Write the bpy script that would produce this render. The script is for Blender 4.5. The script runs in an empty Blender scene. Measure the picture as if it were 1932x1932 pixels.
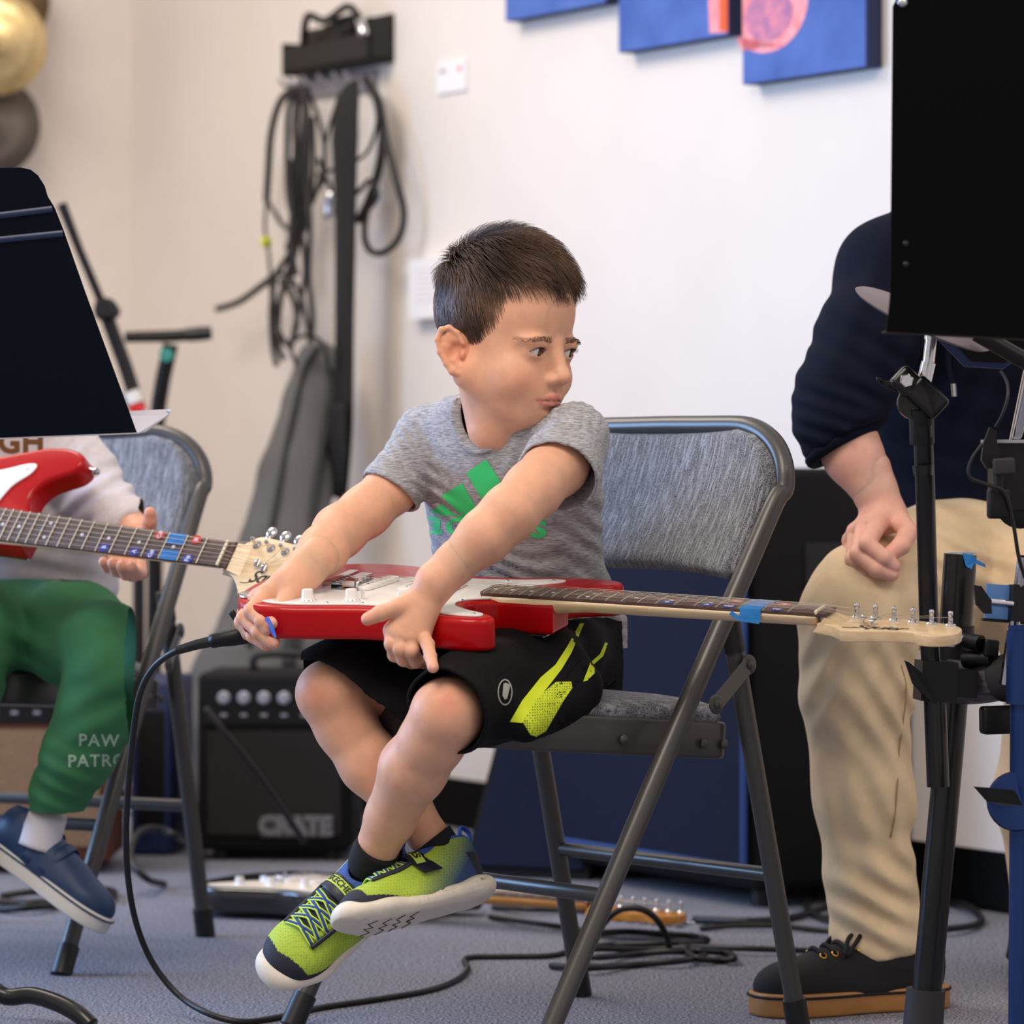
import bpy, bmesh, math, random
import numpy as np
from mathutils import Vector, Matrix
from mathutils.bvhtree import BVHTree
random.seed(7); np.random.seed(7)
PI = math.pi
# ---------------------------------------------------------------- camera, world, light, exposure
SC = bpy.context.scene
COL = SC.collection
F, HC, CX, CY = 7000.0, 0.725, 966.0, 880.0          # focal length in photo pixels, eye height, principal column, horizon row
cam = bpy.data.cameras.new('camera'); cam_o = bpy.data.objects.new('camera', cam); COL.objects.link(cam_o)
cam_o.location = (0, 0, HC); cam_o.rotation_euler = (PI/2, 0, 0)
cam.sensor_width = 36; cam.lens = 36*F/1932; cam.shift_y = -(966-CY)/1932
cam.clip_start = 0.1; cam.clip_end = 60
cam.dof.use_dof = True; cam.dof.focus_distance = 4.6; cam.dof.aperture_fstop = 5.0
SC.camera = cam_o
SC.view_settings.view_transform = 'Standard'; SC.view_settings.look = 'None'
SC.view_settings.gamma = 1; SC.view_settings.use_curve_mapping = False
SC.view_settings.exposure = 0.1
W = bpy.data.worlds.new('world'); SC.world = W; W.use_nodes = True
wn = W.node_tree; wn.nodes.clear()
wo = wn.nodes.new('ShaderNodeOutputWorld'); wb = wn.nodes.new('ShaderNodeBackground')
wb.inputs[0].default_value = (1.0, 0.93, 0.88, 1); wb.inputs[1].default_value = 0.52
wn.links.new(wb.outputs[0], wo.inputs[0])
def area(name, loc, target, sx, sy, power, col):
    l = bpy.data.lights.new(name, 'AREA'); l.shape = 'RECTANGLE'; l.size = sx; l.size_y = sy
    l.energy = power; l.color = col
    o = bpy.data.objects.new(name, l); COL.objects.link(o); o.location = loc
    o.rotation_euler = (Vector(target)-Vector(loc)).to_track_quat('-Z', 'Y').to_euler()
    return o
area('ceiling_panel_light', (-1.5, 6.2, 2.75), (-1.2, 6.5, 0), 1.2, 1.2, 44, (1.0, 0.88, 0.76))
area('ceiling_panel_light', (-0.9, 3.2, 2.75), (-0.5, 4.3, 0), 1.2, 1.2, 44, (1.0, 0.87, 0.75))
area('ceiling_panel_light', (1.4, 2.6, 2.75), (0.9, 3.8, 0), 1.2, 1.2, 20, (1.0, 0.88, 0.76))
wl = area('window_light', (-2.9, 5.7, 1.25), (0.8, 4.5, 0.95), 1.3, 1.3, 47, (0.31, 0.56, 1.0)); wl.data.spread = math.radians(125)

# ---------------------------------------------------------------- helpers
def P(px, py, D): return Vector(((px-CX)/F*D, D, HC-(py-CY)/F*D))
def G(px, py, z=0.0):
    D = (HC-z)*F/(py-CY); return Vector(((px-CX)/F*D, D, z))
def lin(c):
    return tuple(((v/255)/12.92 if v/255 <= 0.04045 else ((v/255+0.055)/1.055)**2.4) for v in c)
class NT:
    def __init__(s, m): s.t = m.node_tree; s.n = s.t.nodes; s.l = s.t.links
    def new(s, k, **kw):
        n = s.n.new('ShaderNode'+k)
        for a, v in kw.items(): setattr(n, a, v)
        return n
def mat(name, rgb, rough=0.5, metal=0.0, coat=0.0, var=0.0, vscale=30, bump=0.0, bscale=200, bdist=0.001,
        sss=0.0, spec=None, sheen=0.0, vcol=False, stretch=None, rgb2=None, detail=3, contrast=None, alpha=None, ior=None, trans=0):
    m = bpy.data.materials.new(name); m.use_nodes = True
    t = NT(m); b = t.n['Principled BSDF']
    c = lin(rgb); b.inputs['Base Color'].default_value = (*c, 1)
    b.inputs['Roughness'].default_value = rough; b.inputs['Metallic'].default_value = metal
    if coat: b.inputs['Coat Weight'].default_value = coat; b.inputs['Coat Roughness'].default_value = 0.04
    if spec is not None: b.inputs['Specular IOR Level'].default_value = spec
    if sheen: b.inputs['Sheen Weight'].default_value = sheen; b.inputs['Sheen Roughness'].default_value = 0.5
    if sss:
        b.inputs['Subsurface Weight'].default_value = sss; b.inputs['Subsurface Scale'].default_value = 0.008
        b.inputs['Subsurface Radius'].default_value = (1.0, 0.35, 0.2)
    if trans: b.inputs['Transmission Weight'].default_value = trans
    tc = t.new('TexCoord'); mp = t.new('Mapping'); t.l.new(tc.outputs['Object'], mp.inputs[0])
    if stretch: mp.inputs['Scale'].default_value = stretch
    src = None
    if vcol:
        a = t.new('VertexColor'); a.layer_name = 'Col'; src = a.outputs[0]
    if var or rgb2:
        nz = t.new('TexNoise'); nz.inputs['Scale'].default_value = vscale; nz.inputs['Detail'].default_value = detail
        nz.inputs['Roughness'].default_value = 0.6
        t.l.new(mp.outputs[0], nz.inputs['Vector'])
        rmp = t.new('ValToRGB'); lo, hi = contrast or (0.35, 0.65)
        rmp.color_ramp.elements[0].position = lo; rmp.color_ramp.elements[1].position = hi
        if rgb2: c2 = lin(rgb2); ca = c
        else: ca = tuple(v*(1-var) for v in c); c2 = tuple(min(1, v*(1+var)) for v in c)
        if src is not None:
            ca = (1-var,)*3; c2 = (1+var,)*3
        rmp.color_ramp.elements[0].color = (*ca, 1); rmp.color_ramp.elements[1].color = (*c2, 1)
        t.l.new(nz.outputs[0], rmp.inputs[0])
        if src is not None:
            mx = t.new('Mix', data_type='RGBA', blend_type='MULTIPLY'); mx.inputs[0].default_value = 1
            t.l.new(src, mx.inputs[6]); t.l.new(rmp.outputs[0], mx.inputs[7]); src = mx.outputs[2]
        else: src = rmp.outputs[0]
    if src is not None: t.l.new(src, b.inputs['Base Color'])
    if bump:
        n2 = t.new('TexNoise'); n2.inputs['Scale'].default_value = bscale; n2.inputs['Detail'].default_value = 2
        t.l.new(mp.outputs[0], n2.inputs['Vector'])
        bp = t.new('Bump'); bp.inputs['Strength'].default_value = bump; bp.inputs['Distance'].default_value = bdist
        t.l.new(n2.outputs[0], bp.inputs['Height']); t.l.new(bp.outputs[0], b.inputs['Normal'])
    return m
def mesh_obj(name, verts, faces, m=None, parent=None, smooth=True, cols=None):
    me = bpy.data.meshes.new(name)
    if isinstance(faces, np.ndarray):
        nv, nf, k = len(verts), len(faces), faces.shape[1]
        me.vertices.add(nv); me.vertices.foreach_set('co', np.asarray(verts, dtype=np.float32).ravel())
        me.loops.add(nf*k); me.loops.foreach_set('vertex_index', faces.astype(np.int32).ravel())
        me.polygons.add(nf); me.polygons.foreach_set('loop_start', np.arange(0, nf*k, k, dtype=np.int32))
        me.update(calc_edges=True); me.validate()
    else:
        me.from_pydata([tuple(v) for v in verts], [], [tuple(f) for f in faces]); me.update()
    if smooth: me.polygons.foreach_set('use_smooth', [True]*len(me.polygons))
    if cols is not None:
        a = me.color_attributes.new('Col', 'FLOAT_COLOR', 'POINT')
        c4 = np.ones((len(verts), 4), dtype=np.float32); c4[:, :3] = cols
        a.data.foreach_set('color', c4.ravel())
    if m: me.materials.append(m)
    o = bpy.data.objects.new(name, me); COL.objects.link(o)
    if parent is not None: attach(o, parent)
    return o
def attach(o, parent, world=None):
    """child keeps its world placement; local-space builds use parents at identity"""
    o.parent = parent
    if parent.get('_local'): return o
    pm = Matrix.LocRotScale(parent.location, parent.rotation_euler, None)
    if parent.parent is not None and not parent.parent.get('_local'): pm = Matrix.Identity(4) if parent.type == 'MESH' else pm
    if parent.type == 'MESH': pm = Matrix.Identity(4)
    # the mesh was written in world space: undo every ancestor
    root = parent
    while root.parent is not None: root = root.parent
    rm = Matrix.LocRotScale(root.location, root.rotation_euler, None)
    if parent.type == 'EMPTY': o.matrix_parent_inverse = rm.inverted()
    return o
def tag(o, label, cat, group=None, kind=None):
    if label: o['label'] = label
    if cat: o['category'] = cat
    if group: o['group'] = group
    if kind: o['kind'] = kind
    return o
def thing(name, label, cat, loc=(0, 0, 0), rot=(0, 0, 0), group=None, local=False):
    o = bpy.data.objects.new(name, None); COL.objects.link(o); o.location = loc; o.rotation_euler = rot
    o.empty_display_size = 0.05
    tag(o, label, cat, group)
    if local: o['_local'] = 1
    return o
def copy_tree(o, parent=None):
    c = o.copy(); COL.objects.link(c); c.parent = parent
    for ch in list(o.children): copy_tree(ch, c)
    return c
class MB:
    """collects geometry for ONE mesh object"""
    def __init__(s): s.v = []; s.f = []
    def add(s, v, f, M=None):
        n = len(s.v)
        s.v += [tuple(M @ Vector(p)) if M is not None else tuple(p) for p in v]
        s.f += [tuple(i+n for i in q) for q in f]; return s
    def box(s, lo, hi, M=None):
        x0, y0, z0 = lo; x1, y1, z1 = hi
        return s.add([(x0,y0,z0),(x1,y0,z0),(x1,y1,z0),(x0,y1,z0),(x0,y0,z1),(x1,y0,z1),(x1,y1,z1),(x0,y1,z1)],
                     [(0,3,2,1),(4,5,6,7),(0,1,5,4),(1,2,6,5),(2,3,7,6),(3,0,4,7)], M)
    def rbox(s, lo, hi, r=0.004, M=None, n=3):
        """box with rounded vertical edges and softened rims"""
        x0, y0, z0 = lo; x1, y1, z1 = hi
        out = []
        for cx, cy, a0 in ((x1-r, y1-r, 0), (x0+r, y1-r, 90), (x0+r, y0+r, 180), (x1-r, y0+r, 270)):
            for k in range(n+1):
                a = math.radians(a0+90*k/n); out.append((cx+r*math.cos(a), cy+r*math.sin(a)))
        return s.prism(out, z0, z1, min(r, (z1-z0)/2.2), M)
    def prism(s, out, z0, z1, r=0.0, M=None, seg=3):
        out = np.array(out, dtype=float); n = len(out)
        area2 = np.sum(out[:,0]*np.roll(out[:,1],-1)-np.roll(out[:,0],-1)*out[:,1])
        if area2 < 0: out = out[::-1].copy()
        t = np.roll(out,-1,0)-np.roll(out,1,0); t /= np.linalg.norm(t,axis=1)[:,None]+1e-12
        nr = np.stack([t[:,1], -t[:,0]],1)
        rings = []
        if r > 0:
            for k in range(seg+1):
                a = PI/2*k/seg; rings.append((r*(1-math.sin(a)), z0+r*(1-math.cos(a))))
            for k in range(seg+1):
                a = PI/2*k/seg; rings.append((r*(1-math.cos(a)), z1-r*(1-math.sin(a))))
        else: rings = [(0, z0), (0, z1)]
        V = []; Fc = []
        for ins, z in rings:
            q = out-nr*ins; V += [(a, b, z) for a, b in q]
        for j in range(len(rings)-1):
            for i in range(n):
                k = (i+1) % n; Fc.append((j*n+i, j*n+k, (j+1)*n+k, (j+1)*n+i))
        Fc.append(tuple(range(n-1,-1,-1))); Fc.append(tuple(range((len(rings)-1)*n, len(rings)*n)))
        return s.add(V, Fc, M)
    def tube(s, pts, r, n=12, M=None, closed=False, smooth=0, flat=None):
        pts = [Vector(p) for p in pts]
        if smooth: 
            rr = r if isinstance(r, (list, tuple)) else None
            if rr is not None:
                k = len(pts); r = list(np.interp(np.linspace(0, k-1, (k-1)*smooth+1), range(k), rr))
            pts = catmull(pts, smooth, closed)
        m = len(pts); rs = r if isinstance(r, (list, tuple)) else [r]*m
        T = []
        for i in range(m):
            if closed: d = pts[(i+1) % m]-pts[i-1]
            else: d = pts[min(i+1, m-1)]-pts[max(i-1, 0)]
            T.append(d.normalized() if d.length > 1e-9 else Vector((0,0,1)))
        u = T[0].orthogonal().normalized(); V = []; Fc = []
        if flat is not None: u = (Vector(flat[0])-T[0]*Vector(flat[0]).dot(T[0])).normalized()
        for i in range(m):
            u = (u-T[i]*u.dot(T[i])).normalized(); w = T[i].cross(u)
            for k in range(n):
                a = 2*PI*k/n; ca, sa = math.cos(a), math.sin(a)
                if flat is not None: V.append(pts[i]+(u*ca*flat[1]+w*sa*flat[2])*rs[i])
                else: V.append(pts[i]+(u*ca+w*sa)*rs[i])
        for i in range(m if closed else m-1):
            j = (i+1) % m
            for k in range(n):
                l = (k+1) % n; Fc.append((i*n+k, i*n+l, j*n+l, j*n+k))
        if not closed:
            Fc.append(tuple(range(n-1,-1,-1))); Fc.append(tuple(range((m-1)*n, m*n)))
        return s.add(V, Fc, M)
    def cyl(s, a, b, r, r2=None, n=20, M=None):
        return s.tube([a, b], [r, r if r2 is None else r2], n, M)
    def lathe(s, prof, n=24, M=None):
        V = []; Fc = []
        for r, z in prof:
            for k in range(n): V.append((r*math.cos(2*PI*k/n), r*math.sin(2*PI*k/n), z))
        for j in range(len(prof)-1):
            for k in range(n):
                l = (k+1) % n; Fc.append((j*n+k, j*n+l, (j+1)*n+l, (j+1)*n+k))
        Fc.append(tuple(range(n-1,-1,-1))); Fc.append(tuple(range((len(prof)-1)*n, len(prof)*n)))
        return s.add(V, Fc, M)
    def ball(s, c, r, n=12, M=None, sc=(1,1,1)):
        V = []; Fc = []; m = n//2+1; c = Vector(c)
        for j in range(1, m):
            a = PI*j/m
            for k in range(n): V.append(c+Vector((r*sc[0]*math.sin(a)*math.cos(2*PI*k/n), r*sc[1]*math.sin(a)*math.sin(2*PI*k/n), r*sc[2]*math.cos(a))))
        for j in range(m-2):
            for k in range(n):
                l = (k+1) % n; Fc.append((j*n+k, (j+1)*n+k, (j+1)*n+l, j*n+l))
        V.append(c+Vector((0,0,r*sc[2]))); V.append(c-Vector((0,0,r*sc[2]))); t = len(V)-2
        for k in range(n):
            l = (k+1) % n; Fc.append((t, k, l)); Fc.append((t+1, (m-2)*n+l, (m-2)*n+k))
        return s.add(V, Fc, M)
    def build(s, name, m, parent=None, smooth=True, auto=True):
        o = mesh_obj(name, s.v, s.f, m, parent, smooth)
        if smooth and auto:
            me = o.data
            bm = bmesh.new(); bm.from_mesh(me); bmesh.ops.recalc_face_normals(bm, faces=bm.faces)
            for e in bm.edges:
                if len(e.link_faces) == 2 and e.calc_face_angle(0) > math.radians(38): e.smooth = False
            bm.to_mesh(me); bm.free()
        return o
def catmull(pts, n=8, closed=False):
    out = []; m = len(pts)
    for i in range(m if closed else m-1):
        if closed: p0, p1, p2, p3 = pts[i-1], pts[i], pts[(i+1) % m], pts[(i+2) % m]
        else: p0, p1, p2, p3 = pts[max(i-1,0)], pts[i], pts[i+1], pts[min(i+2,m-1)]
        for k in range(n):
            t = k/n
            out.append(0.5*((2*p1)+(p2-p0)*t+(2*p0-5*p1+4*p2-p3)*t*t+(3*p1-p0-3*p2+p3)*t**3))
    if not closed: out.append(pts[-1])
    return out
def spline2(pts, n=6, corners=()):
    """closed smooth outline through 2D points; indices in corners stay sharp"""
    pts = [Vector((a, b, 0)) for a, b in pts]; m = len(pts)
    if not corners: return [(p.x, p.y) for p in catmull(pts, n, True)]
    out = []; cs = sorted(corners)
    for a, b in zip(cs, cs[1:]+[cs[0]+m]):
        seg = [pts[i % m] for i in range(a, b+1)]
        out += catmull(seg, n)[:-1]
    return [(p.x, p.y) for p in out]
def frame(o, x, y=None, z=None):
    """matrix whose columns are unit axes x,y,z at origin o (two of them may be given)"""
    x = Vector(x).normalized() if x is not None else None
    if z is not None and y is None:
        z = Vector(z); z = (z-x*z.dot(x)).normalized(); y = z.cross(x)
    elif z is None:
        y = Vector(y); y = (y-x*y.dot(x)).normalized(); z = x.cross(y)
    return Matrix(((x.x,y.x,z.x,o[0]),(x.y,y.y,z.y,o[1]),(x.z,y.z,z.z,o[2]),(0,0,0,1)))
def text_mesh(s, size, ext=0.0, bold=0.0, res=3, spacing=1.0, shear=0.0):
    cu = bpy.data.curves.new('t', 'FONT'); cu.body = s; cu.size = size; cu.extrude = ext; cu.offset = bold
    cu.resolution_u = res; cu.align_x = 'CENTER'; cu.align_y = 'CENTER'; cu.space_character = spacing; cu.shear = shear
    o = bpy.data.objects.new('t', cu); COL.objects.link(o)
    dg = bpy.context.evaluated_depsgraph_get(); me = bpy.data.meshes.new_from_object(o.evaluated_get(dg))
    v = [tuple(p.co) for p in me.vertices]; f = [tuple(p.vertices) for p in me.polygons]
    bpy.data.objects.remove(o); bpy.data.meshes.remove(me); bpy.data.curves.remove(cu)
    return v, f
def decal(name, v, f, M, m, parent, bvh=None, lift=0.0006, sub=0.004, dirn=None, maxd=0.2):
    """thin print: a flat 2D mesh (v,f) set by M, optionally laid onto the surface bvh along -Z of M"""
    bm = bmesh.new()
    vs = [bm.verts.new(p) for p in v]
    for q in f:
        try: bm.faces.new([vs[i] for i in q])
        except ValueError: pass
    bmesh.ops.remove_doubles(bm, verts=bm.verts, dist=1e-6)
    if bvh is not None:
        for _ in range(7):
            es = [e for e in bm.edges if e.calc_length() > sub]
            if not es: break
            bmesh.ops.subdivide_edges(bm, edges=es, cuts=1)
            bmesh.ops.triangulate(bm, faces=bm.faces)
    d = -(M.to_3x3() @ Vector((0,0,1))).normalized() if dirn is None else Vector(dirn).normalized()
    bad = []
    for vv in bm.verts:
        p = M @ vv.co
        if bvh is not None:
            hit, nn, i, dist = bvh.ray_cast(p-d*maxd, d, maxd*2.5)
            if hit is not None: p = hit-d*lift
            else: bad.append(vv)
        vv.co = p
    if bad: bmesh.ops.delete(bm, geom=bad, context='VERTS')
    me = bpy.data.meshes.new(name); bm.to_mesh(me); bm.free(); me.materials.append(m)
    o = bpy.data.objects.new(name, me); COL.objects.link(o)
    if parent is not None: attach(o, parent)
    return o
def bvh_of(o, M=None):
    me = o.data
    return BVHTree.FromPolygons([(M @ v.co) if M is not None else v.co.copy() for v in me.vertices], [tuple(p.vertices) for p in me.polygons])

# ---------------------------------------------------------------- implicit surfaces (organic shapes)
class SDF:
    def __init__(s, lo, hi, h):
        s.lo = np.array(lo, float); s.h = h
        s.n = np.maximum(np.ceil((np.array(hi, float)-s.lo)/h).astype(int)+1, 4)
        s.V = np.full(tuple(s.n), 9.0, dtype=np.float32)
        s.ax = [(s.lo[i]+h*np.arange(s.n[i])).astype(np.float32) for i in range(3)]
    def sub(s, lo, hi, mg):
        a = np.clip(np.floor((np.array(lo)-mg-s.lo)/s.h).astype(int), 0, s.n-1)
        b = np.clip(np.ceil((np.array(hi)+mg-s.lo)/s.h).astype(int)+1, 1, s.n)
        if np.any(b <= a): return None
        sl = tuple(slice(a[i], b[i]) for i in range(3))
        return sl, s.ax[0][sl[0]][:,None,None], s.ax[1][sl[1]][None,:,None], s.ax[2][sl[2]][None,None,:]
    def comb(s, sl, d, k, op):
        A = s.V[sl]
        if op == 'sub': d = -d
        if op == 'add':
            if k > 0:
                hh = np.clip(0.5+0.5*(A-d)/k, 0, 1); R = A*(1-hh)+d*hh-k*hh*(1-hh)
            else: R = np.minimum(A, d)
        else:
            if k > 0:
                hh = np.clip(0.5-0.5*(A-d)/k, 0, 1); R = A*(1-hh)+d*hh+k*hh*(1-hh)
            else: R = np.maximum(A, d)
        s.V[sl] = R
    def cone(s, a, b, ra, rb=None, k=0.0, op='add', sq=None):
        """rounded cone from a to b; sq=(axis, factor) flattens across axis"""
        rb = ra if rb is None else rb
        a = np.array(a, float); b = np.array(b, float); R = max(ra, rb)
        t = s.sub(np.minimum(a, b)-R, np.maximum(a, b)+R, k+4*s.h+0.004)
        if t is None: return s
        sl, X, Y, Z = t; d = b-a; L2 = max(float(d@d), 1e-12)
        px, py, pz = X-np.float32(a[0]), Y-np.float32(a[1]), Z-np.float32(a[2])
        u = np.clip((px*d[0]+py*d[1]+pz*d[2])/L2, 0, 1)
        qx, qy, qz = px-u*d[0], py-u*d[1], pz-u*d[2]
        r2 = qx*qx+qy*qy+qz*qz
        if sq is not None:
            n = np.array(sq[0], float); n /= np.linalg.norm(n); m = qx*n[0]+qy*n[1]+qz*n[2]
            r2 = r2+(sq[1]**2-1)*m*m
        s.comb(sl, (np.sqrt(r2)-(ra+(rb-ra)*u)).astype(np.float32), k, op); return s
    def chain(s, pts, rs, k=0.002, op='add', k0=None, sq=None):
        for i in range(len(pts)-1): s.cone(pts[i], pts[i+1], rs[i], rs[i+1], (k0 if (i == 0 and k0 is not None) else k), op, sq)
        return s
    def ell(s, c, r, k=0.0, op='add', R=None):
        """ellipsoid; R = 3x3 with columns the axes"""
        c = np.array(c, float); r = np.array(r, float); M = max(r)
        t = s.sub(c-M, c+M, k+4*s.h+0.004)
        if t is None: return s
        sl, X, Y, Z = t; px, py, pz = X-np.float32(c[0]), Y-np.float32(c[1]), Z-np.float32(c[2])
        if R is not None:
            R = np.array(R, float)
            px, py, pz = (px*R[0,0]+py*R[1,0]+pz*R[2,0], px*R[0,1]+py*R[1,1]+pz*R[2,1], px*R[0,2]+py*R[1,2]+pz*R[2,2])
        k0 = np.sqrt((px/r[0])**2+(py/r[1])**2+(pz/r[2])**2)
        k1 = np.sqrt((px/r[0]**2)**2+(py/r[1]**2)**2+(pz/r[2]**2)**2)+1e-6
        s.comb(sl, (k0*(k0-1)/k1).astype(np.float32), k, op); return s
    def loft(s, secs, k=0.0, op='add', lo=None, hi=None):
        """secs: (z, cx, cy, rx, ry, angle) elliptical sections stacked in z"""
        A = np.array(secs, float); A = A[np.argsort(A[:,0])]
        Rm = max(A[:,3].max(), A[:,4].max())
        t = s.sub((A[:,1].min()-Rm, A[:,2].min()-Rm, A[0,0]), (A[:,1].max()+Rm, A[:,2].max()+Rm, A[-1,0]), k+4*s.h+0.004)
        if t is None: return s
        sl, X, Y, Z = t; z = Z.ravel()
        def ip(j):
            # smooth interpolation
            zz = A[:,0]; v = A[:,j]
            m = np.gradient(v, zz); i = np.clip(np.searchsorted(zz, z)-1, 0, len(zz)-2)
            hgt = zz[i+1]-zz[i]; u = np.clip((z-zz[i])/hgt, 0, 1)
            return ((2*u**3-3*u**2+1)*v[i]+(u**3-2*u**2+u)*hgt*m[i]+(-2*u**3+3*u**2)*v[i+1]+(u**3-u**2)*hgt*m[i+1])[None,None,:].astype(np.float32)
        cx, cy, rx, ry, an = (ip(j) for j in range(1, 6))
        ca, sa = np.cos(an), np.sin(an); dx, dy = X-cx, Y-cy
        ex = (dx*ca+dy*sa)/rx; ey = (-dx*sa+dy*ca)/ry
        d = (np.sqrt(ex*ex+ey*ey)-1)*np.minimum(rx, ry)
        d = np.maximum(d, np.maximum(np.float32(A[0,0])-Z, Z-np.float32(A[-1,0])))
        s.comb(sl, d.astype(np.float32), k, op); return s
    def plane(s, p, n, k=0.0):
        """cut away the side n points to"""
        n = np.array(n, float); n /= np.linalg.norm(n); p = np.array(p, float)
        X, Y, Z = s.ax[0][:,None,None], s.ax[1][None,:,None], s.ax[2][None,None,:]
        d = (X-p[0])*n[0]+(Y-p[1])*n[1]+(Z-p[2])*n[2]
        s.comb((slice(None),)*3, d.astype(np.float32), k, 'int'); return s
    def displace(s, fn):
        X, Y, Z = s.ax[0][:,None,None], s.ax[1][None,:,None], s.ax[2][None,None,:]
        s.V += fn(X, Y, Z).astype(np.float32); return s
    def mesh(s, smooth=1, keep=True):
        V = s.V; lo, h = s.lo, s.h; sg = V < 0
        c = np.zeros(tuple(np.array(V.shape)-1), dtype=np.uint8)
        for dx in (0,1):
            for dy in (0,1):
                for dz in (0,1):
                    c += sg[dx:dx+c.shape[0], dy:dy+c.shape[1], dz:dz+c.shape[2]]
        act = (c > 0) & (c < 8); I = np.argwhere(act)
        idx = np.full(c.shape, -1, dtype=np.int64); idx[act] = np.arange(len(I))
        pos = np.zeros((len(I), 3)); cnt = np.zeros(len(I))
        cor = [(0,0,0),(1,0,0),(0,1,0),(1,1,0),(0,0,1),(1,0,1),(0,1,1),(1,1,1)]
        vals = {q: V[I[:,0]+q[0], I[:,1]+q[1], I[:,2]+q[2]] for q in cor}
        for i, a in enumerate(cor):
            for b in cor[i+1:]:
                if sum(abs(a[j]-b[j]) for j in range(3)) != 1: continue
                va, vb = vals[a], vals[b]; m = (va < 0) != (vb < 0)
                t = np.where(m, va/(va-vb+1e-20), 0)
                for j in range(3): pos[:,j] += np.where(m, a[j]+(b[j]-a[j])*t, 0)
                cnt += m
        pos = (pos/cnt[:,None]+I)*h+lo
        Q = []
        for ax in range(3):
            o1, o2 = [(1,2),(2,0),(0,1)][ax]
            sh = [slice(None)]*3; sh2 = [slice(None)]*3
            sh[ax] = slice(0,-1); sh2[ax] = slice(1,None)
            A = sg[tuple(sh)]; B = sg[tuple(sh2)]; E = np.argwhere(A != B)
            E = E[(E[:,o1] > 0) & (E[:,o2] > 0) & (E[:,o1] < c.shape[o1]) & (E[:,o2] < c.shape[o2])]
            if len(E) == 0: continue
            ins = A[E[:,0], E[:,1], E[:,2]]
            def g(d1, d2):
                q = E.copy(); q[:,o1] -= d1; q[:,o2] -= d2; return idx[q[:,0], q[:,1], q[:,2]]
            q = np.stack([g(1,1), g(0,1), g(0,0), g(1,0)], 1)
            q[~ins] = q[~ins][:, ::-1]; Q.append(q)
        Q = np.concatenate(Q); Q = Q[(Q >= 0).all(1)]
        if keep:
            lab = np.arange(len(pos))
            while True:
                m = np.minimum.reduce([lab[Q[:,i]] for i in range(4)]); old = lab.copy()
                for i in range(4): np.minimum.at(lab, Q[:,i], m)
                lab = lab[lab]; lab = lab[lab]
                if (lab == old).all(): break
            u_, cn = np.unique(lab, return_counts=True); big = u_[np.argmax(cn)]; kp = lab == big
            if not kp.all():
                rem = np.cumsum(kp)-1; Q = rem[Q[kp[Q[:,0]]]]; pos = pos[kp]
        for _ in range(smooth):
            acc = np.zeros_like(pos); n = np.zeros(len(pos))
            for i in range(4):
                a, b = Q[:,i], Q[:,(i+1) % 4]
                for j in range(3):
                    acc[:,j] += np.bincount(a, pos[b,j], len(pos))+np.bincount(b, pos[a,j], len(pos))
                n += np.bincount(a, minlength=len(pos))+np.bincount(b, minlength=len(pos))
            pos = pos*0.45+0.55*acc/np.maximum(n, 1)[:,None]
        return pos, Q
def join_meshes(parts):
    """parts: list of (verts, quads, cols) -> one"""
    vs, qs, cs, n = [], [], [], 0
    for p in parts:
        v, q = p[0], p[1]; vs.append(v); qs.append(q+n); n += len(v)
        cs.append(p[2] if len(p) > 2 else np.ones((len(v), 3)))
    return np.concatenate(vs), np.concatenate(qs), np.concatenate(cs)
def vnoise(X, Y, Z, sc, seed=0):
    """cheap smooth pseudo-noise from sines, about -1..1"""
    r = np.random.RandomState(seed); out = 0
    for i in range(5):
        a = r.normal(size=3); a /= np.linalg.norm(a); fq = sc*(0.7+0.9*r.rand()); ph = r.rand()*6.28
        out = out+np.sin((X*a[0]+Y*a[1]+Z*a[2])*fq+ph)
    return out/3.0
def lathe_pts(prof): return prof
# ================================================================ the room
WD = Vector((-0.5366, 0.8438, 0)); LD = Vector((-0.8438, -0.5366, 0))      # run of the right wall, run of the left wall
P0 = Vector((0.811, 6.01, 0)); CORNER = P0+WD*3.172
WN = Vector((-0.8438, -0.5366, 0)); LN = Vector((0.5366, -0.8438, 0))      # inward normals
M_wall = mat('wall_paint', (235, 227, 221), 0.85, var=0.02, vscale=3, bump=0.12, bscale=90, bdist=0.002)
M_base = mat('black_vinyl', (6, 6, 7), 0.6, spec=0.1)
m = mat('carpet', (44, 46, 60), 0.95, rgb2=(162, 163, 180), vscale=250, detail=5, contrast=(0.43, 0.58), bump=0.8, bscale=260, bdist=0.004, sheen=0.1)
mb = MB(); mb.box((-6, 1.2, -0.05), (4.2, 11, 0)); fl = mb.build('floor', m, smooth=False); fl['kind'] = 'structure'
def wall(name, a, b, n, hgt=3.0, th=0.1):
    mb = MB(); a = Vector(a); b = Vector(b); o = a-n*th; p = b-n*th
    mb.add([a, b, p, o, a+Vector((0,0,hgt)), b+Vector((0,0,hgt)), p+Vector((0,0,hgt)), o+Vector((0,0,hgt))],
           [(0,3,2,1),(4,5,6,7),(0,1,5,4),(1,2,6,5),(2,3,7,6),(3,0,4,7)])
    w = mb.build(name, M_wall, smooth=False); w['kind'] = 'structure'
def base(name, a, b, n):
    mb = MB(); a = Vector(a)+n*0.001; b = Vector(b)+n*0.001; c = b+n*0.008; d = a+n*0.008; z = Vector((0,0,0.098))
    mb.add([a,b,c,d,a+z,b+z,b+z+n*0.004,a+z+n*0.004], [(0,3,2,1),(4,5,6,7),(0,1,5,4),(1,2,6,5),(2,3,7,6),(3,0,4,7)])
    w = mb.build(name, M_base, smooth=False); w['kind'] = 'structure'
wall('wall_right', P0-WD*3.2, CORNER+WD*0.1, WN); wall('wall_left', CORNER-LN*0, CORNER+LD*4.5, LN)
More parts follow.
